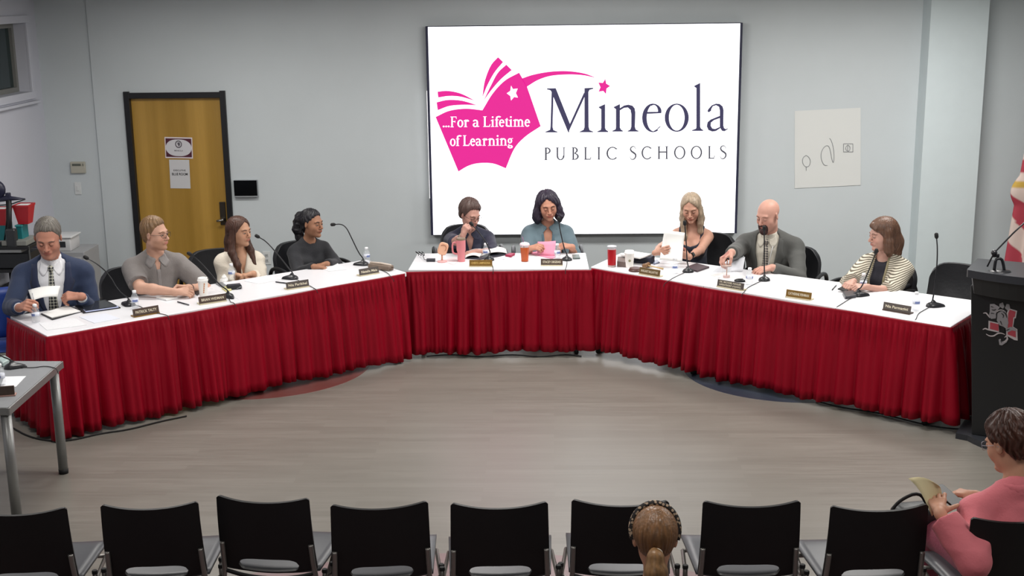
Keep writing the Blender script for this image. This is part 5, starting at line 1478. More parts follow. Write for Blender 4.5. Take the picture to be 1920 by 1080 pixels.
def p_denim():
    F = make_person(dict(head=A3(1027, 386, z=1.115), face=2, hyaw=10, hpitch=14, hroll=5, lean=8, fem=True, width=1.06, scale=1.03, skin='#b98670', lips='#a4594f', brow='#2a1d1a', lid=.08, seat=.42, bust=1.1, armth=1.1,
        label='person in denim jacket with shoulder length dark hair, holding a pink folder',
        handR=dict(wrist=A3(993, 466, z=.80), dir=(.75, -.35, .25), palm=(.7, .2, -.5), elbow_at=A3(988, 497, z=.60), curl=(35, 45, 30)),
        handL=dict(wrist=A3(1072, 463, z=.80), dir=(-.9, -.2, .2), palm=(-.2, .4, -.8), elbow_at=A3(1080, 495, z=.60), curl=(35, 50, 30))))
    m = cloth('denim', '#5c6f78', .8, bump=.3, bscale=200); md = cloth('denim_seam', '#425a67', .8)
    top = cloth('brown_vneck', '#6e4a3a'); 
    P = list(F.torso); vt = ([-.50, -.25, -.08, .06], [.010, .020, .036, .052]); cuts = [rc(F.T(0, .0, .01), F.T(0, .05, .16), .06, .10, .01, '-'), vcut(F, vt)]
    for sd, f in (('R', 1.45), ('L', 1.45)): p, c = sleeve(F, sd, f, .010, cuff=.046); P += p; cuts += c
    garment(F, 'denim_jacket', m, P, .019, .0085, 51, .006, cuts+[half(F, F.pel-V3(0, 0, .06), (0, 0, -1))])
    garment(F, 'undershirt', cloth('navy_undershirt', '#2a2834'), list(F.torso), .008, .010, 52, .001, [vcut(F, ([-.26, -.17, -.08, .1], [.03, .06, .09, .25]), .0), half(F, F.T(0, 0, -.07), F.RT@V3(0, 0, 1)), half(F, F.pel-V3(0, 0, .02), (0, 0, -1))])
    collar(F, m, .074, .010, spread=1.7, tipl=.055)
    for sg in (1, -1):
        r = [[(sg*x_, z) for x_ in (.075, .10, .13, .155)] for z in np.linspace(-.145, -.255, 6)]
        if sg > 0: r = [list(reversed(q)) for q in r]
        pk = sheet_on(F, 'chest_pocket', r, F.torso, .020, m, .003, .003)
        r = [[(sg*x_, z-.012*(1-abs(x_-.115)/.045)) for x_ in (.072, .10, .13, .158)] for z in np.linspace(-.130, -.155, 3)]
        if sg > 0: r = [list(reversed(q)) for q in r]
        sheet_on(F, 'pocket_flap', r, F.torso, .022, md, .003, .004, parent=pk)
        r = [[(sg*x_, z) for x_ in (.040, .048, .056)] for z in np.linspace(-.07, -.42, 10)]
        if sg > 0: r = [list(reversed(q)) for q in r]
        sheet_on(F, 'button_band', r, F.torso, .019, md, .002, .003)
    S_ = [hair_shell(F, .018, ([-.12, -.03, .01, .04, .06, .075, .12], [-.11, -.11, -.04, .06, .085, .092, .096]), part=.016, side=.005, top=.004, curtain=.05, cx=.014)]
    S_ += HRc(F, [(-.078, -.01, .03), (-.092, .0, -.05), (-.098, .01, -.10), (-.095, .012, -.145)], [.032, .038, .040, .020], .02)
    S_ += HRc(F, [(.078, -.01, .03), (.092, .0, -.05), (.098, -.0, -.10), (.10, -.002, -.145)], [.032, .038, .040, .020], .02)
    S_ += HRc(F, [(0, -.07, .0), (0, -.08, -.08), (0, -.08, -.14)], [.07, .075, .05], .03)
    grow_hair(F, 'hair', hairm('plum_black_hair', '#2a2233'), S_, amp=.003, freq=22, zf=40); finish(F, m_jean); PEOPLE['denim'] = F
def p_blond():
    F = make_person(dict(head=A3(1296, 390, z=1.13), face=-14, hyaw=-12, hpitch=20, hroll=2, lean=8, fem=True, width=.98, scale=1.0, skin='#b98c78', lips='#a45f58', brow='#6e543f', lid=.12, seat=.42, bust=1.15, hw=.96,
        label='person with long straight blonde hair in black sleeveless top, reading white papers',
        handR=dict(wrist=A3(1229, 474, z=.86), dir=(.85, -.3, .25), palm=(.3, .9, -.1), elbow=(-.8, .1, -.6), curl=(30, 45, 30)),
        handL=dict(wrist=A3(1291, 482, z=.80), dir=(-.85, -.2, .35), palm=(.1, .9, .1), elbow=(.9, .3, -.6), curl=(20, 30, 20))))
    m = cloth('black_tank', '#1c2030', .75, bump=.12); P = list(F.torso)
    cuts = [vcut(F, ([-.16, -.135, -.12, .1], [.0, .06, .075, .09]), -.30), half(F, F.pel-V3(0, 0, .06), (0, 0, -1))]
    # sides of the bodice leave the shoulders bare, narrow straps remain
    def side(X):
        q = (X-F.NB)@F.RT; return np.interp(q[..., 2], [-.30, -.17, -.12, .1], [.25, .135, .112, .108])-np.abs(q[..., 0])
    cuts.append(fn(F.T(0, 0, -.15), .42, side, .004, '-'))
    o = garment(F, 'tank_top', m, P, .010, .0065, 61, .002, cuts)
    S_ = [hair_shell(F, .013, ([-.12, -.03, .01, .04, .06, .075, .12], [-.11, -.11, -.04, .06, .086, .094, .098]), part=.010, side=.001, top=.004, curtain=.05, cx=.01)]
    S_ += HRc(F, [(-.066, .01, .04), (-.074, .022, -.04), (-.076, .035, -.13), (-.074, .045, -.21), (-.070, .05, -.27)], [.022, .024, .025, .022, .010], .02)
    S_ += HRc(F, [(.066, .01, .04), (.072, .022, -.04), (.070, .05, -.14), (.064, .085, -.24), (.060, .105, -.33), (.056, .11, -.38)], [.022, .025, .027, .026, .018, .007], .02)
    S_ += HRc(F, [(.072, -.03, -.02), (.082, -.03, -.12), (.084, -.01, -.22)], [.028, .030, .018], .02)+HRc(F, [(-.072, -.03, -.02), (-.080, -.03, -.12), (-.080, -.01, -.20)], [.028, .028, .018], .02)
    S_ += HRc(F, [(0, -.06, .0), (0, -.075, -.10), (0, -.085, -.20)], [.058, .06, .045], .03)
    grow_hair(F, 'hair', hairm('blonde_hair', '#a3917c', .4, .30), S_, amp=.0012, freq=50, zf=2)
    sh, E, W = F.arms['L']; d = nrm(W-E); R_ = rot_to(d)
    w = MB().lathe([(.026, -.011), (.029, -.010), (.029, .010), (.026, .011)], 20, Vector(W-d*.045-F.org), R=Matrix(R_.tolist())).build('watch_strap', mat('black_band', '#1a1a1e', .5), F.obj, smooth=True)
    cdir = nrm(-np.array(at(1300, 480, z=.8)[:])+np.array([0, 0, CAM_H])); cdir = nrm(cdir-d*(cdir@d))
    c_ = W-d*.045+cdir*.031-F.org; R2 = np.stack([nrm(np.cross(d, cdir)), d, cdir], 1)
    MB().box(tuple(c_), (.036, .038, .010), R=Matrix(R2.tolist()), bev=.004).build('watch_face', mat('black_glass', '#0b0c0e', .15), w)
    finish(F, m_dkpants); PEOPLE['blond'] = F
def p_bald():
    F = make_person(dict(head=A3(1440, 404, z=1.165), face=-24, hyaw=-44, hpitch=17, lean=10, scale=1.06, width=1.20, belly=.5, jaw=1.05, skin='#c29383', lips='#8c5a52', brow='#7a5548', lid=.15, double_chin=False,
        label='person with shaved head and dark goatee in grey suit, reaching for a lidded cup',
        handR=dict(wrist=A3(1371, 474, z=.93), dir=(-.75, -.45, -.35), palm=(-.25, -.4, -.9), elbow=(-.5, .3, -.8), curl=(38, 45, 30), thumb=(.6, -.1, .8)),
        handL=dict(wrist=A3(1447, 502, z=.785), dir=(-.93, -.25, -.08), palm=(.1, .2, -.95), elbow=(.9, .1, -.5), curl=(18, 25, 18))))
    sh = cloth('pale_shirt', '#b9b4a8', bump=.15)
    garment(F, 'shirt', sh, list(F.torso)+[rc(F.T(0, -.01, -.03), F.T(0, 0, .03), .064, .058, .02)], .012, .008, 5, .003, [rc(F.T(0, .0, .035), F.T(0, .03, .16), .060, .09, .008, '-'), half(F, F.pel-V3(0, 0, .02), (0, 0, -1))])
    collar(F, sh, .066, .010, z=.022)
    tie(F, check_mat('patterned_silk', '#3d3a3c', '#a29b90', 70), -.44)
    jm = cloth('grey_suit', '#4b4c4a', bump=.12); vt = ([-.42, -.30, -.10, .0, .06], [.010, .055, .088, .095, .08])
    jacket(F, jm, 18, vt, .025, .062, (1.90, 1.93), cloth('grey_lapel', '#454644', bump=.1))
    for sd in 'RL':
        s_, E, W = F.arms[sd]; d = nrm(W-E); MBt = [rc(E+(W-E)*.88, W-d*.014, .035, .034, .01), bx(W-d*.014+d*.08, (.09, .09, .08), rot_to(d), .003, .002, '-')]
        lo, hi = bounds(MBt, .0, .02); V, Q = grow(MBt, lo, hi, .0055); mesh_obj('shirt_cuff', V-F.org, Q, sh, F.obj)
    # goatee
    def g(q): 
        d = smin(ell(q, (0, .082, -.098), (.034, .030, .034)), ell(q, (0, .096, -.046), (.034, .016, .009)), .012)
        d = smin(d, ell(q, (-.029, .084, -.068), (.010, .016, .028)), .01); d = smin(d, ell(q, (.029, .084, -.068), (.010, .016, .028)), .01)
        return smax(d, -ell(q, (0, .104, -.060), (.020, .02, .0095)), .006)
    grow_hair(F, 'goatee', hairm('dark_goatee', '#3c2423'), [head_fn(F, g, .16)], h=.0035, amp=.0012, freq=60)
    # lanyard ribbon
    rows = []
    for i in range(12):
        f = i/11; z = -.06-.30*f; x = -.055+.055*f; rows.append([(x+.003, z), (x, z), (x-.003, z)])
    sheet_on(F, 'lanyard', rows, F.torso, .018, mat('lanyard_white', '#c9c9c9', .6), .0015, .001)
    finish(F, cloth('grey_trousers', '#3e3f3f')); PEOPLE['bald'] = F
def stripe_mat():
    m = bpy.data.materials.new('striped_knit'); m.use_nodes = True; nt = m.node_tree; L = nt.links; b = nt.nodes['Principled BSDF']; b.inputs['Roughness'].default_value = .9
    tc = nt.nodes.new('ShaderNodeTexCoord'); mp = nt.nodes.new('ShaderNodeMapping'); mp.inputs['Rotation'].default_value = (0, math.radians(14), 0); L.new(tc.outputs['Object'], mp.inputs['Vector'])
    wv = nt.nodes.new('ShaderNodeTexWave'); wv.wave_type = 'BANDS'; wv.bands_direction = 'Z'; wv.inputs['Scale'].default_value = 23; wv.inputs['Distortion'].default_value = 1.6; wv.inputs['Detail'].default_value = 1; wv.inputs['Detail Scale'].default_value = .8
    L.new(mp.outputs[0], wv.inputs['Vector']); cr = nt.nodes.new('ShaderNodeValToRGB'); cr.color_ramp.elements[0].position = .38; cr.color_ramp.elements[1].position = .52
    cr.color_ramp.elements[0].color = (*srgb('#5e574a'), 1); cr.color_ramp.elements[1].color = (*srgb('#c9c2b2'), 1); L.new(wv.outputs['Fac'], cr.inputs[0]); L.new(cr.outputs[0], b.inputs['Base Color']); return m
def p_stripe():
    F = make_person(dict(head=A3(1655, 440, z=1.12), face=-42, hyaw=-78, hpitch=9, lean=6, fem=True, width=1.04, scale=1.0, skin='#bd9384', lips='#9c5d57', brow='#5c3d30', lid=.3, seat=.42,
        label='person in striped beige cardigan with bobbed auburn hair looking left, right end seat',
        handR=dict(wrist=A3(1600, 528, z=.80), dir=(-.6, -.6, -.1), palm=(0, .2, -.95), elbow=(-.6, .3, -.8), curl=(30, 40, 25)),
        handL=dict(wrist=A3(1625, 538, z=.78), dir=(-.9, -.1, .05), palm=(.1, .4, -.8), elbow=(.9, .1, -.7), curl=(35, 45, 30))))
    sm = stripe_mat(); P = list(F.torso); vt = ([-.5, -.3, -.10, .06], [.065, .062, .055, .055]); cuts = [rc(F.T(0, .0, .01), F.T(0, .05, .16), .064, .10, .01, '-'), vcut(F, vt)]
    for sd, f in (('R', 1.85), ('L', 1.25)): p, c = sleeve(F, sd, f, .014, cuff=.052); P += p; cuts += c
    garment(F, 'cardigan', sm, P, .022, .0085, 71, .006, cuts+[half(F, F.pel-V3(0, 0, .06), (0, 0, -1))])
    tm = cloth('dark_top', '#23222c'); garment(F, 'top', tm, list(F.torso), .010, .0095, 72, .002, [rc(F.T(0, .01, .0), F.T(0, .06, .16), .062, .12, .01, '-'), half(F, F.pel-V3(0, 0, .02), (0, 0, -1))])
    edge = cloth('cardigan_edge', '#8d8468')
    for sg in (1, -1):
        r = [[(sg*x_, z) for x_ in (.056, .064, .072)] for z in np.linspace(.0, -.46, 14)]
        if sg > 0: r = [list(reversed(q)) for q in r]
        sheet_on(F, 'front_edge', r, F.torso, .022, edge, .003, .004)
    S_ = [hair_shell(F, .018, ([-.12, -.03, .01, .035, .052, .075, .12], [-.11, -.11, -.04, .05, .080, .086, .090]), part=.02, side=.004, top=.006, curtain=.04, cx=.02)]
    S_ += HRc(F, [(-.074, -.01, .03), (-.086, -.005, -.05), (-.088, .0, -.11), (-.085, .0, -.15)], [.032, .036, .036, .018], .02)
    S_ += HRc(F, [(.074, -.01, .03), (.086, -.01, -.05), (.090, -.01, -.11), (.085, -.01, -.15)], [.032, .038, .038, .018], .02)
    S_ += HRc(F, [(0, -.07, .0), (0, -.085, -.08), (0, -.09, -.16)], [.07, .072, .05], .03)
    S_ += HRc(F, [(.03, .05, .095), (-.005, .078, .090), (-.045, .080, .066)], [.016, .017, .009], .02)
    grow_hair(F, 'hair', hairm('auburn_hair', '#5c4030'), S_, amp=.002, freq=34, zf=6)
    for sg in (1, -1):
        MB().ball(Vector(F.hd(sg*.083, .0, -.045)-F.org), .006, 6).build('earring', mat('silver', '#b0b0b0', .3, metal=.9), F.obj, smooth=True)
    finish(F, m_dkpants); PEOPLE['stripe'] = F
    h = F.hands['R']; c = h['W']+h['d']*.09+h['n']*.025
    R_ = rot_to(h['n']); o = MB().box((0, 0, 0), (.07, .14, .009), bev=.004).build('smartphone', mat('phone_black', '#121214', .45)); o.location = Vector(c)
    o.rotation_euler = Matrix(np.stack([nrm(np.cross(h['d'], h['n'])), h['d'], h['n']], 1).tolist()).to_euler(); tag(o, 'dark smartphone in hand of person in striped cardigan', 'phone')
def p_pony():
    F = make_person(dict(head=np.array(PONY[:]), face=180, hyaw=178, hpitch=4, lean=3, fem=True, scale=.90, skin='#b5846a', back=True, seat=.42,
        label='person seen from behind with brown ponytail and leopard print headband, bottom centre',
        handR=dict(wrist=np.array(PONY[:])+V3(.12, .40, -.60)), handL=dict(wrist=np.array(PONY[:])+V3(-.10, .40, -.60))))
    m = cloth('grey_sweater', '#6f7076'); P = list(F.torso); cuts = [rc(F.T(0, .0, .02), F.T(0, .04, .16), .058, .10, .01, '-')]
    for sd in 'RL': p, c = sleeve(F, sd, 1.9, .006); P += p; cuts += c
    garment(F, 'sweater', m, P, .014, .010, 81, .005, cuts)
    hm = hairm('honey_brown_hair', '#7a5738', .4, .4)
    S_ = [hair_shell(F, .011, ([-.12, -.075, -.03, .012, .03, .055, .075, .12], [-.03, -.045, -.02, .0, .03, .06, .07, .075]), top=.004)]
    grow_hair(F, 'hair', hm, S_, h=.0035, amp=.0012, freq=44, zf=5)
    tail = HRc(F, [(0, -.105, -.005), (0, -.145, -.02), (.0, -.155, -.07), (0, -.145, -.16), (0, -.135, -.24)], [.014, .030, .042, .048, .03], .015)
    grow_hair(F, 'ponytail', hairm('honey_ponytail', '#8a6844', .4, .4), tail, h=.0035, amp=.0025, freq=0, zf=0)
    # elastic and headband
    L_ = lambda *p: Vector(F.hd(*p)-F.org)
    MB().tube([L_(.02*math.cos(a), -.125-.004*math.sin(a), -.012+.018*math.sin(a)) for a in np.linspace(0, 2*PI, 17)], .0045, 8, caps=False).build('hair_elastic', mat('white_elastic', '#c9bfb0', .7), F.obj, smooth=True)
    mm = bpy.data.materials.new('leopard_print'); mm.use_nodes = True; nt = mm.node_tree; b = nt.nodes['Principled BSDF']; b.inputs['Roughness'].default_value = .8
    tc = nt.nodes.new('ShaderNodeTexCoord'); vo = nt.nodes.new('ShaderNodeTexVoronoi'); vo.inputs['Scale'].default_value = 85; nt.links.new(tc.outputs['Object'], vo.inputs['Vector'])
    cr = nt.nodes.new('ShaderNodeValToRGB'); cr.color_ramp.interpolation = 'CONSTANT'; cr.color_ramp.elements[0].color = (*srgb('#a58f78'), 1); cr.color_ramp.elements[1].color = (*srgb('#1f1a19'), 1); cr.color_ramp.elements[1].position = .42
    nt.links.new(vo.outputs['Distance'], cr.inputs[0]); nt.links.new(cr.outputs[0], b.inputs['Base Color'])
    MB().tube([L_(.0905*math.sin(a), .005+.018*math.cos(a), .036+.099*math.cos(a)) for a in np.linspace(math.radians(-112), math.radians(112), 33)], .011, 8).build('headband', mm, F.obj, smooth=True)
    finish(F); PEOPLE['pony'] = F
def p_pink():
    H = A3(1893, 832, z=1.045)
    F = make_person(dict(head=H, face=-168, hyaw=-148, hpitch=20, lean=3, fem=True, scale=1.04, width=1.10, skin='#c08f76', seat=.42, bust=.9, belly=.2,
        label='person in pink jacket with short dark brown hair seen from behind, lower right corner', lid=.4, brow='#3a2a20',
        handL=dict(wrist=A3(1762, 962, z=.80), dir=(.10, .80, .28), palm=(.3, .35, -.85), elbow_at=A3(1795, 1040, z=.68), curl=(12, 20, 12), spread=4, thumb=(.55, .7, .3)),
        handR=dict(wrist=A3(1830, 930, z=.78), dir=(-.8, .5, .0), elbow=(.9, -.2, -.6))))
    m = cloth('pink_jacket', '#cf6f78', .75, bump=.15); P = list(F.torso); cuts = [rc(F.T(0, .01, .01), F.T(0, .05, .16), .058, .10, .01, '-'), vcut(F, ([-.3, -.05, .05], [0, .05, .07]))]
    for sd, f in (('L', 1.88), ('R', 1.88)): p, c = sleeve(F, sd, f, .012, cuff=.046); P += p; cuts += c
    garment(F, 'jacket', m, P, .022, .007, 91, .007, cuts+[half(F, F.pel-V3(0, 0, .10), (0, 0, -1))])
    collar(F, m, .070, .013, z=.022, tip=False, name='jacket_collar')
    S_ = [hair_shell(F, .020, ([-.12, -.05, -.018, .012, .03, .055, .075, .12], [-.075, -.07, .008, -.0, .02, .06, .070, .074]), top=.010, back=.006)]
    grow_hair(F, 'hair', hairm('chestnut_hair', '#45291f'), S_, h=.0035, amp=.0045, freq=15, zf=55)
    glasses(F, mat('clear_frame', '#9c9ca8', .3)); finish(F, cloth('rose_trousers', '#8a3e50')); PEOPLE['pink'] = F
    # phone and papers held
    h = F.hands['L']; hR = h['W']+h['d']*.13
    c = hR+V3(.035, .035, .005)
    o = MB().box((0, 0, 0), (.078, .155, .010), bev=.006).build('smartphone', mat('phone_black', '#121214', .45)); o.location = Vector(A3(1776, 929, z=.81)); o.rotation_euler = Euler((.25, .05, .45)); tag(o, 'dark smartphone held by person in pink jacket', 'phone')
    c = [A3(1703, 897, z=.90), A3(1760, 910, z=.88), A3(1768, 948, z=.77), A3(1747, 968, z=.76)]
    G = []
    for i in range(7):
        v = i/6; r_ = []
        for j in range(7):
            u = j/6; p = (c[0]*(1-u)+c[1]*u)*(1-v)+(c[3]*(1-u)+c[2]*u)*v; r_.append(Vector(p+V3(0, 0, .025*math.sin(v*PI)+.02*math.sin(u*PI)*(1-v))))
        G.append(r_)
    o = MB().sheet(G, .0015).build('paper_sheet', mat('cream_paper', '#cfc39c', .8), smooth=True); tag(o, 'cream papers fanned upward beside the phone of person in pink jacket', 'paper')
for f_ in (p_navy, p_polo, p_blouse, p_black, p_glass, p_denim, p_blond, p_bald, p_stripe, p_pony, p_pink): f_()
# ================================================================ things on the tables
def TP(px, py, z=TZ+.0005): return at(px, py, z=z)
m_clear = mat('clear_plastic', '#e8eef2', .06, alpha=.18, spec=.6)
m_label = mat('bottle_label', '#6f7fb0', .5); m_label2 = mat('label_white', '#d7dbe6', .5); m_cap = mat('bottle_cap', '#eceef0', .4)
def make_bottle():
    e = empty('water_bottle')
    r = .0285
    MB().lathe([(0, 0), (r*.8, 0), (r, .006), (r, .030), (r*.95, .034), (r, .038), (r*.93, .045), (r*.93, .072), (r, .076), (r*.97, .084), (r*.62, .104), (.012, .112), (.012, .118)], 20).build('body', m_clear, e, smooth=True)
    MB().lathe([(r*.955, .045), (r*.955, .071)], 20).build('label', m_label2, e, smooth=True)
    b = MB()
    for k in range(2):
        a0 = k*PI+.3; pts = [(r*.975*math.cos(a0+t), r*.975*math.sin(a0+t)) for t in np.linspace(0, 1.5, 8)]
        for i in range(7): b.add([(*pts[i], .050), (*pts[i+1], .050), (*pts[i+1], .066), (*pts[i], .066)], [(0, 1, 2, 3)])
    b.build('label_band', m_label, e, smooth=True)
    MB().lathe([(.0145, .114), (.0148, .130), (.012, .133), (0, .133)], 16, ).build('cap', m_cap, e, smooth=True)
    return e
BT = make_bottle(); first = True
for (px, py, rz, lab) in [(68, 604, 0, 'small water bottle at left table end, before the navy suit man'),
        (254, 577, .9, 'small water bottle standing beside the tilted name plate of the polo shirt man'),
        (435, 524, .2, 'small water bottle in front of the woman in cream blouse'),
        (688, 492, 1.4, 'small water bottle at inner end of left wing beside the brown clutch'),
        (911, 484, .4, 'small water bottle behind gold name plate on middle table'),
        (1045, 485, 1.1, 'small water bottle beside the pink folder'),
        (1265, 513, .5, 'small water bottle in front of the blonde woman'),
        (1405, 533, 1.9, 'small water bottle beside microphone of the man with goatee'),
        (1618, 544, .1, 'small water bottle in front of the striped cardigan'),
        (1717, 581, .7, 'small water bottle near the right table end, right of a name plate')]:
    if first: BT.location = TP(px, py); BT.rotation_euler = (0, 0, rz); o = BT; tag(o, lab); first = False
    else: o = dup(BT, TP(px, py), rz, lab)
    o['category'] = 'bottle'; o['group'] = 'small water bottles on the tables'

# ---- gooseneck microphones
m_mic2 = mat('mic_base', '#232428', .32)
def microphone(base, head, via, ang, label, cable=None, z0=TZ, yoff=0.0, kind=0):
    B = at(*base, z=z0+.0005); e = empty('gooseneck_microphone', B, 0, label, 'microphone', 'gooseneck microphones on the tables')
    R = Matrix.Rotation(ang, 3, 'Z')
    # teardrop foot, rising toward the stem
    rows = []
    for (k, z) in ((1.0, 0), (1.0, .006), (.90, .018), (.62, .027), (.30, .034), (.13, .050)):
        r_ = []
        for i in range(24):
            a = 2*PI*i/24; r0 = .046
            x = math.cos(a)*r0; y = math.sin(a)*r0*.95
            if kind == 0 and x > 0: x *= 2.0; y *= (1-.55*(math.cos(a)**1.2 if math.cos(a) > 0 else 0))
            r_.append(R @ Vector((x*k, y*k, z)))
        rows.append(r_)
    mb = MB(); n = 24; vs = [p for r in rows for p in r]
    fs = [(j*n+i, j*n+(i+1) % n, (j+1)*n+(i+1) % n, (j+1)*n+i) for j in range(5) for i in range(n)]+[tuple(reversed(range(n))), tuple(range(5*n, 6*n))]
    mb.add(vs, fs); mb.build('base', m_mic2, e, auto=40)
    yb = B.y
    P = [Vector((0, 0, .03)), Vector((0, 0, .055))]
    pts = list(via)+[head]
    N = len(pts)
    for i, q in enumerate(pts):
        f = (i+1)/N; P.append(at(*q, y=yb+yoff*f)-B)
    c = chaikin(P, 2); MB().tube(c, [.0062-.0022*i/len(c) for i in range(len(c))], 8).build('gooseneck', m_mic, e, smooth=True)
    d = (P[-1]-P[-2]).normalized(); a = P[-1]-d*.015
    MB().tube([a, a+d*.006, a+d*.014, a+d*.034, a+d*.042, a+d*.045], [.006, .011, .0145, .0145, .010, .003], 12).build('capsule', m_rub, e, smooth=True)
    if cable:
        q = [Vector((0, 0, .008)) if i == 0 else at(*c_, z=z0+.005)-B for i, c_ in enumerate([base]+cable)]
        l = q[-1]; n_ = CABLE_OUT(l+B); q += [l+n_*.030+Vector((0, 0, -.008)), l+n_*.042+Vector((0, 0, -.03))] if n_ is not None else []
        MB().tube(chaikin(q, 2), .0028, 6).build('cable', m_rub, e, smooth=True)
    return e
def CABLE_OUT(p):
    if p.x < -1.22: return Vector((.65, -.76, 0))
    if p.x > .31: return Vector((-.64, -.77, 0))
    return Vector((0, -1, 0))
microphone((243, 573), (163, 484), [(222, 546), (205, 515), (183, 495)], 2.6, 'gooseneck microphone rising behind the bottle beside navy suit man', [(262, 573), (276, 584), (312, 590)])
microphone((428, 557), (357, 477), [(412, 535), (390, 507), (368, 484)], -.9, 'gooseneck microphone in front of the cream blouse, bent left toward the polo shirt', [(432, 567), (437, 567)])
microphone((549, 523), (484, 444), [(543, 505), (525, 482), (500, 453)], PI, 'gooseneck microphone in front of black top woman, tip near the wall outlet', [(570, 530), (590, 541)])
microphone((682, 497), (626, 421), [(673, 475), (660, 448), (650, 427), (640, 420)], PI, 'gooseneck microphone with hooked tip at inner end of left wing', [(715, 506), (729, 513), (733, 520)])
microphone((917, 488), (885, 421), [(920, 474), (912, 455), (896, 433)], 0, 'gooseneck microphone pointing at face of woman in navy top', [(923, 495), (925, 505)], kind=1)
microphone((1063, 488), (1048, 412), [(1059, 470), (1053, 445), (1049, 425)], .3, 'gooseneck microphone in front of denim jacket', [(1063, 497), (1060, 505)], kind=1)
microphone((1290, 510), (1284, 420), [(1288, 490), (1287, 460), (1285, 435)], 0, 'upright gooseneck microphone in front of the blonde woman', [(1275, 515), (1262, 521), (1250, 529)], kind=1)
microphone((1433, 526), (1433, 430), [(1433, 505), (1433, 475), (1433, 445)], 0, 'upright gooseneck microphone in front of the grey suit and goatee', [(1418, 531), (1400, 540), (1396, 547)], kind=1)
microphone((1608, 555), (1642, 473), [(1615, 540), (1627, 512), (1637, 487)], .05, 'gooseneck microphone leaning right toward the striped cardigan', [(1590, 562), (1578, 570), (1571, 574)])
microphone((1748, 575), (1756, 444), [(1751, 550), (1756, 510), (1758, 470)], -.05, 'straight gooseneck microphone at right table end by the lectern', [(1735, 580), (1721, 588), (1718, 598)])

# ---- name plates
m_walnut = mat('walnut_plate', '#4a3b33', .45, var=.15, vscale=6, stretch=(8, 1, 1)); m_gold = mat('gold_plate', '#8a6a36', .35, metal=.55)
m_letter = mat('engraved_pale', '#d8cfb8', .5); m_hold = mat('cream_holder', '#c9bfa2', .5)
def plate(a, b, lines, label, face, hold, letter=m_letter, hgt=.052, bold=.02):
    p, q = TP(*a), TP(*b); c = (p+q)/2; d = q-p; w_ = d.length; rz = math.atan2(d.y, d.x)
    e = empty('name_plate', c, rz, label, 'name plate', 'name plates along the tables')
    tilt = Matrix.Rotation(math.radians(-12), 3, 'X')
    MB().prism([(-w_/2, -.008), (w_/2, -.008), (w_/2, .055), (-w_/2, .055)], 0, .008).build('holder', hold, e)
    MB().box(tilt @ Vector((0, 0, hgt/2))+Vector((0, .004, .007)), (w_, .010, hgt), R=tilt, bev=.002).build('plate', face, e)
    n = len(lines)
    for i, s in enumerate(lines):
        lh = hgt*(.36 if n == 1 else .25); vs, fs, wd = text_mesh(s, lh, bold, spacing=1.02); sx = min(1.3, w_*.82/wd)
        zc = hgt*(.32 if n == 1 else (.60-.42*i))
        vv = [tilt @ Vector((v[0]*sx, -.0058, v[2]+zc))+Vector((0, .004, .007)) for v in vs]
        MB().add(vv, fs).build('lettering', letter, e)
plate((251, 595.5), (299, 587), ['PATRICK TALTY'], 'gold edged brown name plate nearest the left end, in front of polo shirt man', m_walnut, m_gold)
plate((374, 572), (425, 564.5), ['BRIAN WIDMAN'], 'brown name plate beneath the white coffee cup', m_walnut, m_hold)
plate((538, 544), (580, 537.5), ['Nia Parikhal'], 'dark name plate below microphone of black top woman', mat('grey_brown_plate', '#4f4844', .45), m_hold)
plate((675, 518.5), (711, 512.5), ['Natalia Maia'], 'dark name plate in front of the brown clutch', mat('grey_brown_plate', '#4f4844', .45), m_hold)
plate((880, 500.5), (923, 500.5), ['CHERYL LAMPASONA'], 'shiny gold name plate on middle table below open book', m_gold, m_hold, mat('dark_gold_letter', '#c9a860', .4))
plate((1014, 498.5), (1055, 498.5), ['STACEY DEGEIAIS'], 'brown name plate on middle table below pink folder', m_walnut, m_hold)
plate((1198, 514), (1236, 520.5), ['MARGARET BALLANTYNE'], 'bronze name plate in front of the gavel block', mat('bronze_plate', '#74603f', .4, metal=.4), m_hold)
plate((1344, 537.5), (1393, 546), ['DR. MICHAEL NAGLER', 'SUPERINTENDENT of SCHOOLS'], 'two line dark name plate in front of grey suit man', mat('grey_brown_plate', '#4f4844', .45), m_hold)
plate((1473, 557), (1520, 564), ['CATHERINE FISHMAN'], 'gold brown name plate midway along right wing, alone on bare table', m_gold, m_hold)
plate((1655, 581), (1706, 590), ['Nia Parmagini'], 'dark name plate nearest the right table end, left of water bottle', mat('grey_brown_plate', '#4f4844', .45), m_walnut)

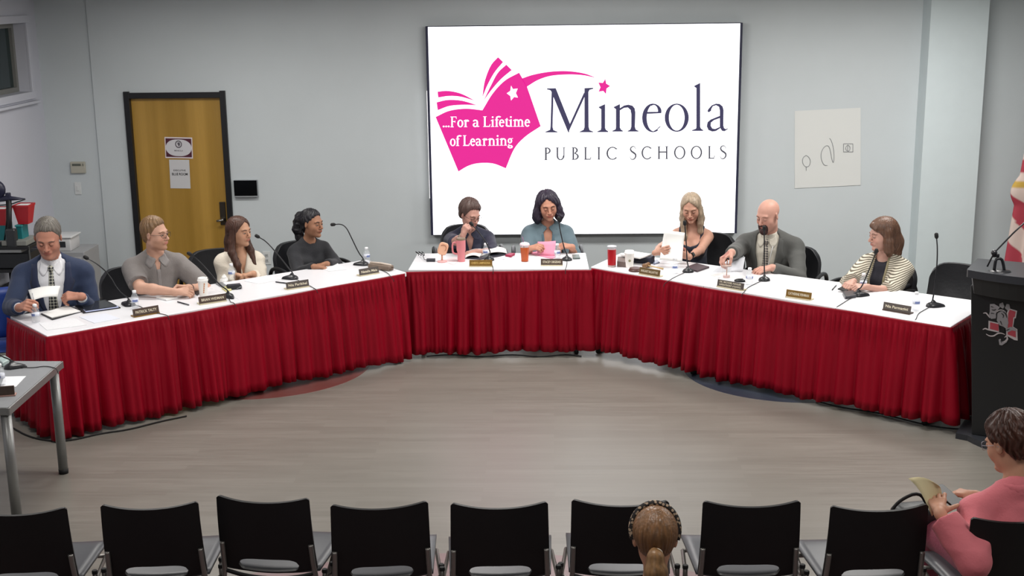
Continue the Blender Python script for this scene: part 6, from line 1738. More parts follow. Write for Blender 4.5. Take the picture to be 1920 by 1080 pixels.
# ---- papers, folders and small belongings
def quad_pts(q, z): return [at(px, py, z=z) for px, py in q]
def flat(name, q, th, m, label, cat, z=TZ+.0008, group=None, bev=0, parent=None):
    P = quad_pts(q, z+th); c = sum(P, Vector())/len(P); c.z = z
    mb = MB(); mb.prism([(p.x-c.x, p.y-c.y) for p in P], 0, th); o = mb.build(name, m, parent)
    o.location = c
    if bev: b = o.modifiers.new('b', 'BEVEL'); b.width = bev; b.segments = 2
    if label: tag(o, label, cat, group)
    return o
m_pap2 = mat('printed_paper', '#dcdde0', .8, var=.05, vscale=60)
m_fold = mat('black_folder', '#1a1b20', .45)
def portfolio():
    P = at(150, 585, z=TZ+.001); e = empty('portfolio', P, 0, 'open black portfolio with white pad and dark tablet before the navy suit man', 'portfolio')
    def pc(name, q, z, th, m):
        Q = quad_pts(q, z+th); o = MB().prism([(p.x-P.x, p.y-P.y) for p in Q], z-P.z, z-P.z+th).build(name, m, e); return o
    pc('cover', [(76, 588), (126, 571), (155, 583), (98, 599)], TZ+.001, .006, m_fold); pc('cover', [(140, 572), (197, 561.5), (226, 576), (156, 586)], TZ+.001, .008, m_fold)
    pc('pad', [(79, 587), (125, 572.5), (151, 583), (97, 595)], TZ+.007, .006, m_paper)
    pc('tablet', [(150, 571), (195, 563), (219, 574), (160, 582)], TZ+.009, .007, mat('tablet_glass', '#24262b', .12)); pc('white_edge', [(156, 580), (220, 573), (223, 576), (161, 585)], TZ+.009, .002, mat('pale_blue', '#aab4d6', .5))
portfolio()
flat('paper_sheet', [(73, 606), (140, 596), (163, 609), (88, 619)], .0015, m_pap2, 'loose white paper at front left corner of left table', 'paper')
flat('paper_sheet', [(148, 594), (198, 587), (225, 597), (177, 606)], .0015, mat('bordered_paper', '#d2d6e0', .8), 'white form with faint border between portfolio and first name plate', 'paper')
o = flat('notebook', [(293, 557), (352, 546), (357, 551.5), (312, 561.5)], .012, m_paper, 'thin white notebook under folded hands of polo shirt man', 'notebook', bev=.002)
def pen(a, b, label, col='#2a2c33'):
    p, q = at(*a, z=TZ+.006), at(*b, z=TZ+.006); d = (q-p); c = (p+q)/2
    e = empty('pen', c, math.atan2(d.y, d.x), label, 'pen'); L_ = d.length
    MB().tube([(-L_/2, 0, 0), (-L_/2+.008, 0, 0), (L_/2-.04, 0, 0)], [.001, .005, .005], 8).build('barrel', mat('pen_'+col[1:], col, .35), e, smooth=True)
    MB().tube([(L_/2-.045, 0, 0), (L_/2, 0, 0)], [.0056, .005], 8).build('cap', mat('pen_cap', '#55585f', .3), e, smooth=True)
pen((332, 565.5), (354, 571.5), 'dark pen lying on bare table left of the coffee cup name plate')
pen((516, 528.5), (542, 531.5), 'dark pen lying left of microphone base before black top woman')
flat('smartphone', [(361, 547), (373, 542.5), (378, 547), (370, 552.5)], .009, mat('phone_black', '#121214', .2), 'black phone lying just behind the white coffee cup', 'phone', bev=.002)
flat('tablet', [(404, 531), (416, 528.5), (426, 535), (417, 538.5)], .008, mat('tablet_grey', '#6c6f72', .3), 'grey tablet lying in front of cream blouse, left of black pouch', 'tablet', bev=.002)
flat('sticky_notes', [(416, 539), (425, 536), (434, 542), (424, 545)], .012, mat('pale_yellow', '#c9c38a', .8), 'pale yellow note pad beside the black pouch', 'notepad')
def pouch():
    P = TP(439, 541); e = empty('pouch', P, .4, 'small black leather pouch with keys before cream blouse woman', 'pouch')
    MB().box((0, 0, .016), (.115, .085, .032), bev=.015).build('body', m_lea, e, auto=50)
    MB().box((.0, -.01, .033), (.10, .06, .006), bev=.003).build('flap', mat('pouch_flap', '#2a2b33', .5), e)
    mb = MB()
    for k in range(3): mb.tube([(.02+.012*k+.008*math.cos(t), -.05+.008*math.sin(t), .012+.004*k) for t in np.linspace(0, 6.3, 13)], .0016, 6)
    mb.build('key_rings', mat('steel', '#8d8f92', .3, metal=.9), e, smooth=True)
pouch()
def tissue():
    P = TP(421, 527); rows = []; rnd = random.Random(4)
    mb = MB(); n = 10
    vs = []
    for j in range(6):
        f = j/5; r_ = .030*(1-f)**.7+.003
        for i in range(n):
            a = 2*PI*i/n; k = r_*(1+.35*rnd.uniform(-1, 1)); vs.append((k*math.cos(a), k*math.sin(a), .058*f))
    fs = [(j*n+i, j*n+(i+1) % n, (j+1)*n+(i+1) % n, (j+1)*n+i) for j in range(5) for i in range(n)]+[tuple(reversed(range(n))), tuple(range(5*n, 6*n))]
    o = mb.add(vs, fs).build('tissue', m_paper); o.location = P; tag(o, 'crumpled white tissue on table edge before the cream blouse', 'tissue')
tissue()
flat('paper_sheet', [(458, 527), (500, 516), (528, 524), (486, 532)], .0015, m_pap2, 'white paper before the woman in black top, left of her microphone', 'paper')
flat('paper_sheet', [(594, 501), (632, 493), (650, 505), (617, 508.5)], .0015, m_pap2, 'white paper under the hands of the woman in black top', 'paper')
def clutch():
    a, b = TP(693, 503), TP(735, 508); c = (a+b)/2; d = b-a
    e = empty('clutch_bag', TP(714, 505), math.atan2(d.y, d.x)-.05, 'brown clutch bag with cream edge at inner end of left wing', 'bag')
    L_ = d.length
    MB().box((0, 0, .022), (L_, .07, .044), bev=.012).build('body', mat('brown_leather', '#75665a', .55, var=.12, bump=.2), e, auto=50)
    MB().tube([(-L_/2+.005, .0, .048), (0, 0, .052), (L_/2-.005, .0, .046)], .009, 10).build('edge', mat('cream_edge', '#cdbfb2', .6), e, smooth=True)
    MB().tube([(L_/2-.01, .01, .03), (L_/2+.02, .0, .03), (L_/2+.02, -.02, .02), (L_/2-.01, -.025, .015)], .004, 8).build('strap', mat('brown_strap', '#5a4a42', .5), e, smooth=True)
clutch()
# middle table
def lathe_thing(name, px, py, parts, label, cat, extra=None, rz=0):
    e = empty(name, TP(px, py), rz, label, cat)
    for nm, prof, m in parts: MB().lathe(prof, 28).build(nm, m, e, auto=45)
    if extra: extra(e)
    return e
m_cup = mat('paper_cup', '#e9e7e2', .6); m_lid = mat('cup_lid', '#f0f0ee', .35)
def orange_mark(e):
    b = MB(); r0, r1 = .0305, .0385
    for k in range(5):
        a0 = -1.35+.05*k; z = .03+.016*k
        rr = r0+(r1-r0)*z/.125+.0012
        pts = [(rr*math.cos(a0+t), rr*math.sin(a0+t)) for t in (0, .12, .24)]
        for i in range(2): b.add([(*pts[i], z), (*pts[i+1], z), (*pts[i+1], z+.013), (*pts[i], z+.013)], [(0, 1, 2, 3)])
    b.build('printed_mark', mat('orange_print', '#c98a5a', .6), e)
lathe_thing('coffee_cup', 382, 555, [('cup', [(0, 0), (.0300, 0), (.0305, .003), (.0385, .125), (0, .125)], m_cup), ('lid', [(.041, .120), (.042, .128), (.038, .132), (.036, .145), (.030, .147), (.028, .141), (0, .141)], m_lid)],
    'white paper coffee cup with lid and orange print beside polo shirt man', 'cup', orange_mark)
def emblem(e):
    b = MB(); rr = .0365; c = [(math.sin(t)*.011, math.cos(t)*.011) for t in np.linspace(0, 2*PI, 17)[:-1]]
    b.add([(rr*math.sin(u/rr)*1.0, -rr*math.cos(u/rr)-.0008, .062+v) for u, v in c], [tuple(reversed(range(16)))]); b.build('printed_mark', mat('olive_print', '#9a9878', .6), e)
lathe_thing('coffee_cup', 1180, 501, [('cup', [(0, 0), (.0310, 0), (.0315, .003), (.0405, .122), (0, .122)], m_cup), ('lid', [(.043, .117), (.044, .125), (.040, .129), (.037, .142), (.031, .144), (.029, .138), (0, .138)], m_lid)],
    'white paper coffee cup with round mark beside the red tumbler', 'cup', emblem)
m_pk = mat('pink_tumbler', '#d8848a', .4)
def handle(e): MB().tube(chaikin([(-.035, 0, .165), (-.07, 0, .165), (-.075, 0, .12), (-.07, 0, .07), (-.033, 0, .065)], 2), .008, 10).build('handle', m_pk, e, smooth=True)
lathe_thing('tumbler', 865, 490, [('body', [(0, 0), (.031, 0), (.032, .004), (.033, .08), (.039, .10), (.040, .19), (0, .19)], m_pk), ('lid', [(.040, .188), (.0405, .198), (.036, .205), (.012, .207), (0, .207)], mat('tumbler_lid', '#7c6a58', .4))],
    'tall pink tumbler with side handle on middle table', 'tumbler', handle)
def straw(e): MB().tube([(.0, 0, .02), (-.012, 0, .19), (-.02, 0, .215)], .0035, 8).build('straw', mat('purple_straw', '#8c6484', .4), e, smooth=True)
lathe_thing('iced_drink', 984, 490, [('drink', [(0, .003), (.0300, .003), (.0385, .125), (0, .125)], mat('orange_tea', '#b8521f', .25, spec=.6)), ('cup', [(.0378, .124), (.0400, .146)], mat('clear_plastic', '#e8eef2')), ('lid', [(.0425, .142), (.0435, .150), (.036, .160), (.018, .166), (0, .166)], mat('lid_pinkish', '#e4cfd8', .25))],
    'clear plastic cup of orange iced drink with straw, beside pink folder', 'cup', straw)
lathe_thing('tumbler', 1147, 500, [('drink', [(0, .018), (.0345, .018), (.0365, .150), (0, .150)], mat('red_drink', '#b01824', .3)), ('glass', [(.0368, .149), (.0385, .172)], mat('clear_plastic', '#e8eef2')), ('foot', [(0, 0), (.034, 0), (.035, .016), (0, .016)], mat('pale_foot', '#b9a6a4', .3)), ('lid', [(.039, .166), (.040, .174), (.034, .178), (0, .178)], mat('lid_grey', '#b5b8bd', .3))],
    'tall red tumbler with clear rim at inner end of the right wing', 'tumbler')
def straw2(e): MB().tube([(.0, 0, .01), (.004, 0, .15)], .0035, 8).build('straw', mat('amber_straw', '#b06a3c', .4), e, smooth=True)
lathe_thing('clear_cup', 1362, 521, [('cup', [(0, 0), (.028, 0), (.029, .003), (.038, .100)], mat('clear_plastic', '#e8eef2')), ('drink', [(0, .002), (.026, .002), (.028, .02), (0, .02)], mat('pale_pink_drink', '#c9a49c', .3)), ('lid', [(.041, .098), (.042, .106), (.036, .110), (0, .110)], mat('lid_taupe', '#b7a49c', .3))],
    'clear cup with lid and amber straw under the hand of grey suit man', 'cup', straw2)
# little desk fan
def fan():
    P = TP(829, 491); e = empty('desk_fan', P, 0, 'small peach coloured round desk fan at left of middle table', 'fan')
    m = mat('peach_plastic', '#dba98c', .4); R = Matrix.Rotation(math.radians(18), 3, 'Y') @ Matrix.Rotation(math.radians(80), 3, 'X')
    c = Vector((.01, 0, .115))
    pts = [(math.copysign(abs(math.cos(t))**.6, math.cos(t))*.042, math.copysign(abs(math.sin(t))**.6, math.sin(t))*.055) for t in [2*PI*i/32 for i in range(32)]]
    vs = []; 
    for k, z in ((.9, -.016), (1, -.010), (1, .010), (.9, .016)): vs += [R @ Vector((x*k, y*k, z))+c for x, y in pts]
    fs = [(j*32+i, j*32+(i+1) % 32, (j+1)*32+(i+1) % 32, (j+1)*32+i) for j in range(3) for i in range(32)]+[tuple(reversed(range(32))), tuple(range(96, 128))]
    MB().add(vs, fs).build('head', m, e, auto=40)
    MB().tube([R @ Vector((.026*math.cos(t), .030*math.sin(t)+.005, .0175))+c for t in np.linspace(-.6, 2.6, 15)], .003, 6).build('grille_ring', mat('peach_dark', '#a97457', .5), e, smooth=True)
    MB().tube([(0, 0, .012), (.0, 0, .062)], .008, 10).build('neck', m, e, smooth=True)
    MB().lathe([(0, 0), (.042, 0), (.042, .008), (.012, .016), (0, .016)], 24).build('base', mat('pink_plastic', '#d8a2a0', .4), e, auto=40)
fan()
def headset():
    P = TP(790, 483); e = empty('charger', P, 0, 'black charger block with coiled cable at left corner of middle table', 'charger')
    q = TP(808, 490)-P; MB().box((q.x, q.y, .012), (.075, .045, .024), bev=.005).build('block', mat('charger_black', '#33343b', .4), e)
    pts = [Vector((-.045+.018*math.cos(t)+.004*t, .02+.022*math.sin(t), .012+.035*abs(math.sin(t*.5)))) for t in np.linspace(0, 15, 50)]
    pts += [Vector((q.x-.06, q.y+.03, .01)), Vector((q.x-.035, q.y, .012))]
    MB().tube(pts, .0032, 6).build('cable', m_rub, e, smooth=True)
headset()
# open book with turned pages
def open_book():
    P = at(906, 477, z=TZ+.001); e = empty('open_binder', P, 0, 'open binder with thick curled white pages on middle table', 'binder')
    def pt(px, py, z): return at(px, py, z=z)-P
    MB().prism([((pt(*q, z=TZ+.006)).x, (pt(*q, z=TZ+.006)).y) for q in ((872, 484), (868, 471), (950, 467), (955, 477), (900, 486))], 0, .006).build('cover', mat('binder_cover', '#2a2c36', .5), e)
    def leaf(x0, y0, x1, y1, x2, y2, x3, y3, hump, nm):
        a, b, c, d = [at(*q, z=TZ+.012) for q in ((x0, y0), (x1, y1), (x2, y2), (x3, y3))]; G = []
        for i in range(7):
            v = i/6; r_ = []
            for j in range(13):
                u = j/12; p = (a*(1-u)+b*u)*(1-v)+(d*(1-u)+c*u)*v; r_.append(p-P+Vector((0, 0, hump*math.sin(u*PI)**.7)))
            G.append(list(reversed(r_)))
        MB().sheet(G, .006).build(nm, m_paper, e, smooth=True)
    leaf(872, 474, 908, 468, 900, 482, 872, 483, .022, 'pages'); leaf(908, 468, 949, 467, 951, 475, 902, 480, .026, 'pages')
open_book()
o = flat('crimson_wallet', [(947, 477), (956, 474), (966, 474), (958, 479)], .02, mat('crimson', '#9a1f44', .5), 'small crimson case beside open binder', 'case', bev=.004)
flat('paper_sheet', [(828, 487), (855, 482), (866, 488), (850, 497)], .0015, mat('pinkish_paper', '#e0cdd0', .8), 'pale pink paper between the desk fan and pink tumbler', 'paper')
flat('paper_sheet', [(930, 483), (950, 478), (965, 480), (948, 487)], .0015, m_pap2, 'white paper right of the open binder', 'paper')
# pink folder, back cover standing
def folder():
    P = at(1022, 480, z=TZ+.001); e = empty('pink_folder', P, 0, 'pink folder held half open by the woman in denim', 'folder'); m = mat('pink_card', '#de8fa8', .7)
    b = [(at(*q, z=TZ+.004)-P) for q in ((991, 475), (1006, 471), (1042, 481), (1035, 485))]
    MB().prism([(p.x, p.y) for p in b], 0, .004).build('lower_cover', m, e)
    yb = P.y+.02
    q = [at(1007, 476, y=yb), at(1041, 483, y=yb-.04), at(1042, 451.5, y=yb+.02), at(1008, 453, y=yb+.06)]; G = []
    for i in range(5):
        v = i/4; r_ = []
        for j in range(9):
            u = j/8; p = (q[0]*(1-u)+q[1]*u)*(1-v)+(q[3]*(1-u)+q[2]*u)*v; r_.append(p-P+Vector((0, -.012*math.sin(u*PI), 0)))
        G.append(r_)
    MB().sheet(G, .003).build('raised_cover', m, e, smooth=True)
folder()
flat('glasses_case', [(1073, 477), (1086, 476.5), (1088, 483), (1074, 483.5)], .014, mat('case_grey', '#5c6663', .4), 'small grey green case at right end of middle table', 'case', bev=.004)
# right wing
flat('book', [(1157, 490), (1158, 481), (1176, 479), (1177, 492)], .045, mat('brown_book', '#6b5d58', .6), 'thick brown book behind the red tumbler and coffee cup', 'book', bev=.003)
flat('paper_stack', [(1163, 477), (1185, 470.5), (1222, 476), (1200, 483)], .012, m_paper, 'stack of white papers behind the coffee cup', 'papers', z=TZ+.06)
def bag():
    P = TP(1207, 492); e = empty('document_bag', P, -.35, 'dark navy document case behind gavel block', 'bag')
    MB().box((0, 0, .030), (.17, .10, .058), bev=.014).build('body', mat('navy_case', '#262838', .5), e, auto=50)
    MB().tube(chaikin([(-.05, -.055, .02), (-.03, -.075, .035), (.03, -.075, .035), (.05, -.055, .02)], 2), .005, 8).build('handle', m_rub, e, smooth=True)
    MB().box((0, 0, .0595), (.15, .012, .004), bev=.001).build('zip', mat('steel', '#8d8f92'), e)
bag()
flat('smartphone', [(1221, 489), (1232, 486), (1237, 491), (1226, 494.5)], .010, mat('phone_blue_grey', '#6f7890', .25), 'phone with pale blue screen left of the raised papers', 'phone', bev=.002)
def gavel():
    P = TP(1191, 508); e = empty('gavel_block', P, 0, 'round dark brown gavel sound block on right wing', 'sound block'); 
    MB().lathe([(0, 0), (.055, 0), (.055, .012), (.048, .018), (.046, .026), (0, .026)], 28).build('block', mat('mahogany', '#4c2f2a', .4), e, auto=40)
    P = TP(1212, 502); e = empty('gavel', P+Vector((0, 0, .0)), -.6, 'brown wooden gavel lying between sound block and document case', 'gavel')
    m = mat('gavel_wood', '#7a5a3c', .4)
    MB().lathe([(0, -.04), (.018, -.04), (.021, -.034), (.016, -.028), (.020, 0), (.016, .028), (.021, .034), (.018, .04), (0, .04)], 18, (0, 0, .021), R=Matrix.Rotation(PI/2, 3, 'X')).build('head', m, e, smooth=True)
    MB().tube([(0, 0, .021), (.08, 0, .016), (.16, 0, .010)], [.006, .005, .008], 8).build('handle', mat('pale_wood', '#b59a6c', .4), e, smooth=True)
gavel()
flat('leather_folder', [(1286, 500), (1306, 493), (1330, 499.5), (1307, 507.5)], .014, mat('dark_brown_leather', '#43343a', .5), 'dark brown leather folder right of blonde woman microphone', 'folder', bev=.002)
flat('paper_sheet', [(1330, 515), (1362, 510), (1399, 519), (1366, 527)], .0015, m_paper, 'white paper under the clear cup of grey suit man', 'paper')
# white papers the blonde woman reads
def reading():
    yb = at(1260, 495, z=TZ+.03).y
    q = [at(1237, 487, y=yb-.04), at(1279, 492, y=yb-.04), at(1284, 436.5, y=yb+.06), at(1246, 432, y=yb+.06)]; G = []
    for i in range(9):
        v = i/8; r_ = []
        for j in range(9):
            u = j/8; p = (q[0]*(1-u)+q[1]*u)*(1-v)+(q[3]*(1-u)+q[2]*u)*v; r_.append(p+Vector((0, .012*math.sin(u*PI)+.02*math.sin(v*PI), 0)))
        G.append(r_)
    o = MB().sheet(G, .002).build('paper_sheet', m_paper, None, smooth=True); tag(o, 'upright white papers held in both hands of the blonde woman', 'papers')
reading()
def standing_paper():
    yb = at(1370, 508, z=TZ+.002).y
    q = [at(1330, 514, y=yb-.05), at(1393, 508, y=yb-.02), at(1397, 482, y=yb+.10), at(1364, 488, y=yb+.12)]
    G = [[q[0].lerp(q[1], j/6).lerp(q[3].lerp(q[2], j/6), i/6)+Vector((0, 0, .004*math.sin(j/6*PI))) for j in range(7)] for i in range(7)]
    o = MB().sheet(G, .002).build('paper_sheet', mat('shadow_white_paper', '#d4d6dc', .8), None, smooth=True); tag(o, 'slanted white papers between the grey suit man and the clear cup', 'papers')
standing_paper()
def mouse(px, py, label, rz=0, nm='computer_mouse', col='#1a1a1d', s=1):
    P = TP(px, py); e = empty(nm, P, rz, label, 'mouse')
    R_ = [(.030*s*math.sin(t)+1e-5, .022*s*(1-math.cos(t))*.5) for t in np.linspace(PI, PI/2, 2)]
    mb = MB(); mb.ball((0, 0, .006), (.045*s, .028*s, .018*s), 10); 
    for i, v in enumerate(mb.v): mb.v[i] = (v[0], v[1], max(0, v[2]))
    mb.build('shell', mat('mouse_black', col, .35), e, smooth=True); MB().box((.02*s, 0, .0235*s), (.014, .004, .003), bev=.001).build('wheel', m_rub, e)
mouse(1387, 528, 'black oval device behind the two line name plate', -.3)
flat('paper_sheet', [(1537, 543), (1556, 536), (1577, 541), (1560, 546.5)], .0015, m_pap2, 'small white paper with pen midway along right wing', 'paper')
pen((1560, 544), (1568, 535), 'black pen standing diagonally on the small paper at right wing', '#1d1e22')
flat('device_case', [(1580, 546), (1600, 543.5), (1606, 553), (1585, 556)], .022, mat('device_dark', '#3a3b40', .3), 'dark flat device beside base of the leaning microphone', 'device', bev=.005)
# grey side table at lower left
GZ = .742
def gt(px, py): return at(px, py, z=GZ)
microphone((22, 690), (-45, 640), [(2, 668), (-20, 648)], .2, 'gooseneck microphone base on the grey side table', [(60, 690), (85, 686), (104, 690)], z0=.741)
flat('paper_sheet', [(8, 706), (49, 705), (30, 725), (0, 727)], .0015, m_pap2, 'white paper on grey side table', 'paper', z=.742)
dup(BT, gt(2, 722), .3, 'small water bottle at the left edge of grey side table')
p, q = gt(-30, 745), gt(28, 741); c = (p+q)/2
e = empty('name_plate', c, math.atan2((q-p).y, (q-p).x), 'brown framed name plate on grey side table', 'name plate'); w_ = (q-p).length
MB().box((0, 0, .030), (w_, .012, .058), bev=.002).build('plate', m_walnut, e); MB().box((0, .01, .003), (w_+.01, .05, .006)).build('holder', mat('pinkish_holder', '#b08a80', .5), e)
flat('glass_dish', [(-5, 672), (8, 665), (20, 672), (5, 680)], .03, mat('pale_green_plastic', '#9fb0ae', .3), 'pale plastic box behind microphone on grey side table', 'box', z=.742, bev=.006)

# ================================================================ office chairs
def chair_at(px, py, a, label, z=.86):
    p = at(px, py, z=z); R = Matrix.Rotation(math.radians(a+180), 3, 'Z'); o = R @ Vector((0, -.335, 0)); put_office_chair(p.x-o.x, p.y-o.y, math.radians(a+180), label)
chair_at(238, 496, 28, 'black office chair with polo shirt man, its back showing at his left', .87)
chair_at(397, 466, 28, 'black office chair of the cream blouse woman in front of door')
chair_at(550, 454, 38, 'black office chair behind the woman in black top', .845)
chair_at(1334, 438, -16, 'black office chair behind blonde woman, below corner of screen', .845)
chair_at(1492, 468, -26, 'black office chair behind the grey suit man', .82)
chair_at(1680, 486, -46, 'black office chair behind the striped cardigan', .86)
chair_at(1808, 494, -38, 'empty black office chair between right table end and lectern')
def seat_under(key, label):
    F = PEOPLE[key]; a = F.sp['face']; f = heading(a)@V3(0, 1, 0); p = F.org-f*.06; put_office_chair(p[0], p[1], math.radians(a+180), label)
seat_under('navy', 'black office chair under the navy suit man'); seat_under('glass', 'black office chair under the navy top woman'); seat_under('denim', 'black office chair under woman in denim jacket')

# ================================================================ crowded shelf in the left corner
def clutter():
    Y = 10.85
    def L(px, py, y=Y): return at(px, py, y=y)
    m_sh = mat('black_shelf', '#17181a', .5)
    z1 = L(20, 462).z; z2 = L(20, 505).z
    a, b = L(-12, 470).x, L(62, 470).x
    e = empty('shelf_unit', ((a+b)/2, Y+.1, 0), 0, 'black shelf unit crowded with equipment in the left corner', 'shelf'); w_ = b-a
    for sx in (-1, 1):
        for sy in (-1, 1): MB().tube([(sx*w_*.48, sy*.17, 0), (sx*w_*.48, sy*.17, z1+.02)], .012, 8).build('post', m_sh, e, smooth=True)
    for z in (.15, z2-.18, z2, z1): MB().box((0, 0, z), (w_, .38, .025), bev=.004).build('shelf_board', m_sh, e)
    def bx_(nm, px0, py0, px1, py1, y, dep, m, label, cat, bev=.006, top=None):
        p, q = L(px0, py0, y), L(px1, py1, y); w = abs(q.x-p.x); h = abs(p.z-q.z); o = empty(nm, ((p.x+q.x)/2, y+dep/2, min(p.z, q.z)), 0, label, cat)
        MB().box((0, 0, h/2), (w, dep, h), bev=bev).build('body', m, o)
        if top: MB().box((0, 0, h+.006), (w+.012, dep+.012, .014), bev=.004).build('lid', top, o)
        return o
    grey = mat('tray_grey', '#84857f', .5); teal = mat('teal_box', '#1d7378', .5); 
    bx_('paper_tray', 2, 452, 50, 461, Y-.06, .28, grey, 'grey paper tray on top board of the corner shelf', 'tray')
    bx_('storage_box', 29, 425, 43, 451, Y+.03, .14, teal, 'teal storage box under the red bin', 'box', top=mat('teal_lid', '#2f8f92', .4))
    bx_('storage_box', -8, 420, 14, 451, Y+.08, .14, teal, 'teal storage box at the left image edge', 'box')
    bx_('equipment_case', -10, 476, 56, 503, Y-.05, .26, mat('case_black', '#1f2124', .4), 'black equipment case on the middle shelf behind navy suit', 'case')
    bx_('paper_tray', -10, 466, 40, 474, Y-.08, .22, mat('tray_pale', '#8e9090', .5), 'pale grey tray edge between shelves at left', 'tray')
    # red bins
    def bin_(px0, py0, px1, py1, y, label):
        p, q = L(px0, py0, y), L(px1, py1, y); w = abs(q.x-p.x); h = abs(p.z-q.z); o = empty('red_bin', ((p.x+q.x)/2, y+.07, min(p.z, q.z)), 0, label, 'bin')
        W = w/2; D = .08; pr = []
        vs = []; 
        for (k, z) in ((.62, 0), (.95, h*.9), (1, h*.9), (1, h), (.93, h), (.60, .01)):
            vs += [(-W*k, -D*k, z), (W*k, -D*k, z), (W*k, D*k, z), (-W*k, D*k, z)]
        fs = [(j*4+i, j*4+(i+1) % 4, (j+1)*4+(i+1) % 4, (j+1)*4+i) for j in range(5) for i in range(4)]+[(3, 2, 1, 0), (20, 21, 22, 23)]
        MB().add(vs, fs).build('body', mat('red_plastic', '#b3202a', .4), o); MB().prism([(-W*.8, -D*.75), (W*.5, -D*.75), (W*.6, D*.7), (-W*.7, D*.7)], h*.8, h*.97).build('contents', m_paper, o)
    bin_(23, 385, 57, 421, Y+.02, 'red plastic bin holding papers above teal box'); bin_(-18, 392, 14, 424, Y+.06, 'red plastic bin cut by the left image edge')
    # tall black stand with a round head and a flat arm
    p = L(20, 455); o = empty('equipment_stand', (p.x, p.y-.02, p.z), 0, 'tall black equipment stand with flat arm and round head in left corner', 'stand')
    def rl(px, py): q = L(px, py); return (q.x-p.x, 0, q.z-p.z)
    MB().tube([(0, 0, 0), rl(19, 372)], .020, 10).build('column', m_sh, o, smooth=True)
    MB().tube([rl(-15, 376), rl(14, 371), rl(49, 372)], [.018, .026, .004], 8).build('flat_arm', mat('navy_black', '#23243a', .4), o, smooth=True)
    MB().tube([rl(-10, 385), rl(20, 383), rl(49, 373)], .006, 6).build('wire_rim', m_sh, o, smooth=True)
    mb = MB(); c = rl(-6, 355); mb.ball(c, (.085, .05, .085), 10); mb.build('round_head', mat('navy_black', '#23243a', .4), o, smooth=True)
    MB().box(rl(17, 366), (.04, .04, .05), bev=.01).build('knob', mat('navy_black', '#23243a', .4), o)
    MB().tube([rl(14, 372), rl(15, 410), rl(10, 452)], .006, 6).build('cable', m_rub, o, smooth=True)
    mb = MB(); q = rl(26, 445); mb.box((q[0], -.02, q[2]), (.09, .07, .17), bev=.02); mb.build('gimbal_block', mat('dark_grey', '#2e3032', .4), o)
    # white appliance behind the man's head
    Y2 = 11.6
    p_, q_ = at(100, 471, y=Y2), at(131, 443, y=Y2); w = q_.x-p_.x+.1; h = q_.z-p_.z
    o = empty('label_printer', (p_.x+w/2-.1, Y2+.12, p_.z), 0, 'white box appliance with black square label behind navy suit man head', 'appliance')
    MB().box((0, 0, h*.42), (w, .24, h*.84), bev=.012).build('body', mat('appliance_white', '#c9c9ca', .4), o, auto=40)
    MB().box((0, 0, h*.92), (w+.03, .26, h*.14), bev=.012).build('lid', mat('appliance_lid', '#d8dadb', .35), o, auto=40)
    MB().box((w*.22, -.121, h*.45), (.055, .004, .055)).build('label', mat('print_dark', '#2c2c30', .5), o)
    t = empty('small_cabinet', (p_.x+w/2-.10, Y2+.14, 0), 0, 'grey white low cabinet standing under the white appliance', 'cabinet')
    MB().box((0, 0, p_.z/2), (.55, .40, p_.z), bev=.006).build('body', mat('cabinet_grey', '#9d9fa2', .5), t); MB().box((0, -.205, p_.z/2), (.50, .012, p_.z*.86), bev=.003).build('door', mat('cabinet_door', '#a9abad', .5), t)
    p2, q2 = at(47, 448, y=Y2), at(68, 441, y=Y2)
    o = MB().box(((p2.x+q2.x)/2, Y2+.1, p_.z+.02), (.22, .14, .04), bev=.008).build('stapler_tray', mat('dark_navy', '#2a2a3a', .4)); tag(o, 'dark flat tray on cabinet beside white appliance', 'tray')
    # blue chair at the table end
    p = at(-14, 560, z=.80); o = empty('blue_chair', (p.x-.05, p.y, 0), .3, 'royal blue plastic chair at left image edge beside table end', 'chair'); mbl = mat('royal_blue', '#24408c', .4)
    G = [[(-.22+.44*j/8, .18+.04*i/6-.05*(1-((j-4)/4)**2), .46+.38*i/6) for j in range(9)] for i in range(7)]
    MB().sheet(G, .012).build('backrest', mbl, o, smooth=True); G = [[(-.22+.44*j/8, -.22+.42*i/6, .44-.015*math.sin(i/6*PI)) for j in range(9)] for i in range(7)]
    MB().sheet(G, .012).build('seat', mbl, o, smooth=True)
    for sx in (-1, 1):
        for sy in (-1, 1): MB().tube([(sx*.18, sy*.17, .44), (sx*.21, sy*.21, .0)], .011, 8).build('leg', m_tube, o, smooth=True)
clutter()
# black cables under the tables
def floor_cable(name, pts, label):
    q = [at(px, py, z=.008) for px, py in pts]; o = MB().tube(chaikin(q, 3), .0055, 6).build(name, m_rub, smooth=True); tag(o, label, 'cable')
floor_cable('floor_cable', [(20, 800), (60, 822), (120, 829), (190, 812), (240, 806), (300, 790), (350, 780)], 'black cable curving on floor under left end of skirt')
floor_cable('floor_cable', [(1530, 752), (1580, 765), (1640, 772), (1700, 788), (1760, 802), (1822, 806)], 'black cable on the floor along right wing skirt toward lectern')
floor_cable('floor_cable', [(800, 668), (850, 664), (900, 670), (960, 664), (1010, 670), (1060, 664), (1090, 668)], 'tangled black cable peeking under the middle skirt')
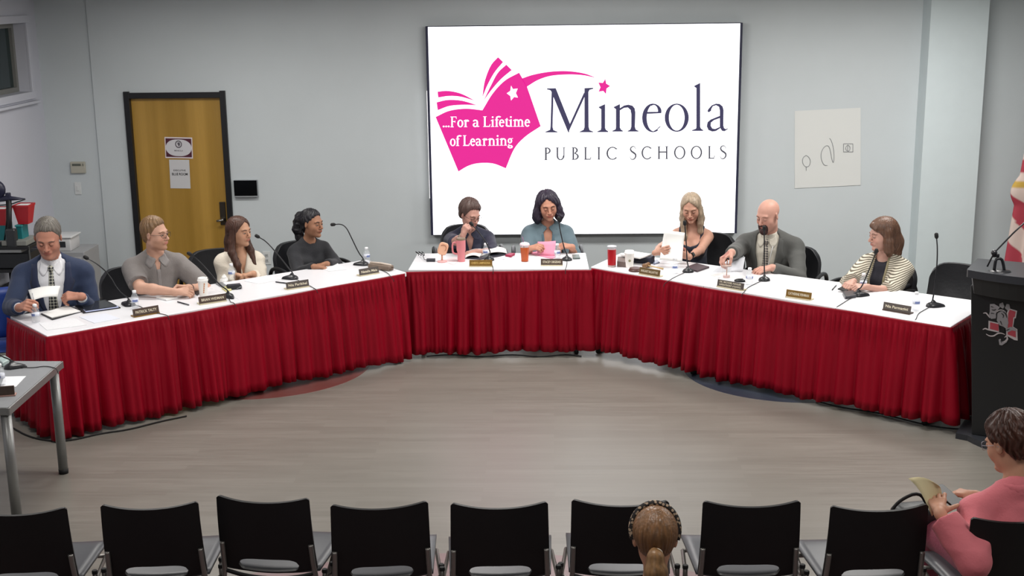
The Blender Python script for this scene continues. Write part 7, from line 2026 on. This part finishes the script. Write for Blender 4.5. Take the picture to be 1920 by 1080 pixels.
# black bag beyond the eighth audience chair
p = at(1722, 948, z=.60); e = empty('shoulder_bag', (p.x, p.y, .452), .2, 'black shoulder bag on seat beyond the audience chair, left of pink jacket', 'bag')
MB().box((0, 0, .075), (.24, .16, .15), bev=.05).build('body', m_lea, e, auto=50)
MB().tube(chaikin([(-.08, 0, .12), (-.15, -.02, .14), (-.10, -.01, .19), (.0, 0, .22), (.05, 0, .14)], 2), .008, 8).build('strap', m_rub, e, smooth=True)
EXPO = 0.0
LAMPS = [(-3.0, 10.3, 44), (0, 10.3, 58), (3.0, 10.3, 80), (-3.0, 7.6, 50), (0, 7.6, 56), (3.0, 7.6, 60), (-3.0, 4.2, 20), (0, 4.2, 26), (3.0, 4.2, 26), (0, 1, 20)]
# ================================================================ light
def area(name, loc, size, power, col=(1, .97, .93), rot=(0, 0, 0), spread=180):
    l = bpy.data.lights.new(name, 'AREA'); l.shape = 'RECTANGLE'; l.size, l.size_y = size; l.energy = power; l.color = col; l.spread = math.radians(spread)
    o = bpy.data.objects.new(name, l); COL.objects.link(o); o.location = loc; o.rotation_euler = rot; return o
# recessed ceiling troffers over the room
def troffer(x, y, p):
    e = empty('ceiling_light', (x, y, CEIL), 0); struct(e)
    mb = MB(); fr_ = .04
    for s in (-1, 1): mb.box((s*.6, 0, -.01), (fr_, .64, .02)); mb.box((0, s*.3, -.01), (1.2, fr_, .02))
    mb.build('frame', m_white, e)
    l = area('lamp', (0, 0, -.03), (1.15, .55), p); l.parent = e
for x, y, p in LAMPS: troffer(x, y, p)
w = bpy.data.worlds.new('world'); scene.world = w; w.use_nodes = True
w.node_tree.nodes['Background'].inputs[0].default_value = (.8, .88, 1, 1); w.node_tree.nodes['Background'].inputs[1].default_value = .05
scene.view_settings.view_transform = 'Standard'; scene.view_settings.look = 'None'; scene.view_settings.gamma = 1
scene.view_settings.use_curve_mapping = False
scene.view_settings.exposure = EXPO
scene.cycles.max_bounces = 6
scene.cycles.use_denoising = True
bpy.context.view_layer.update()
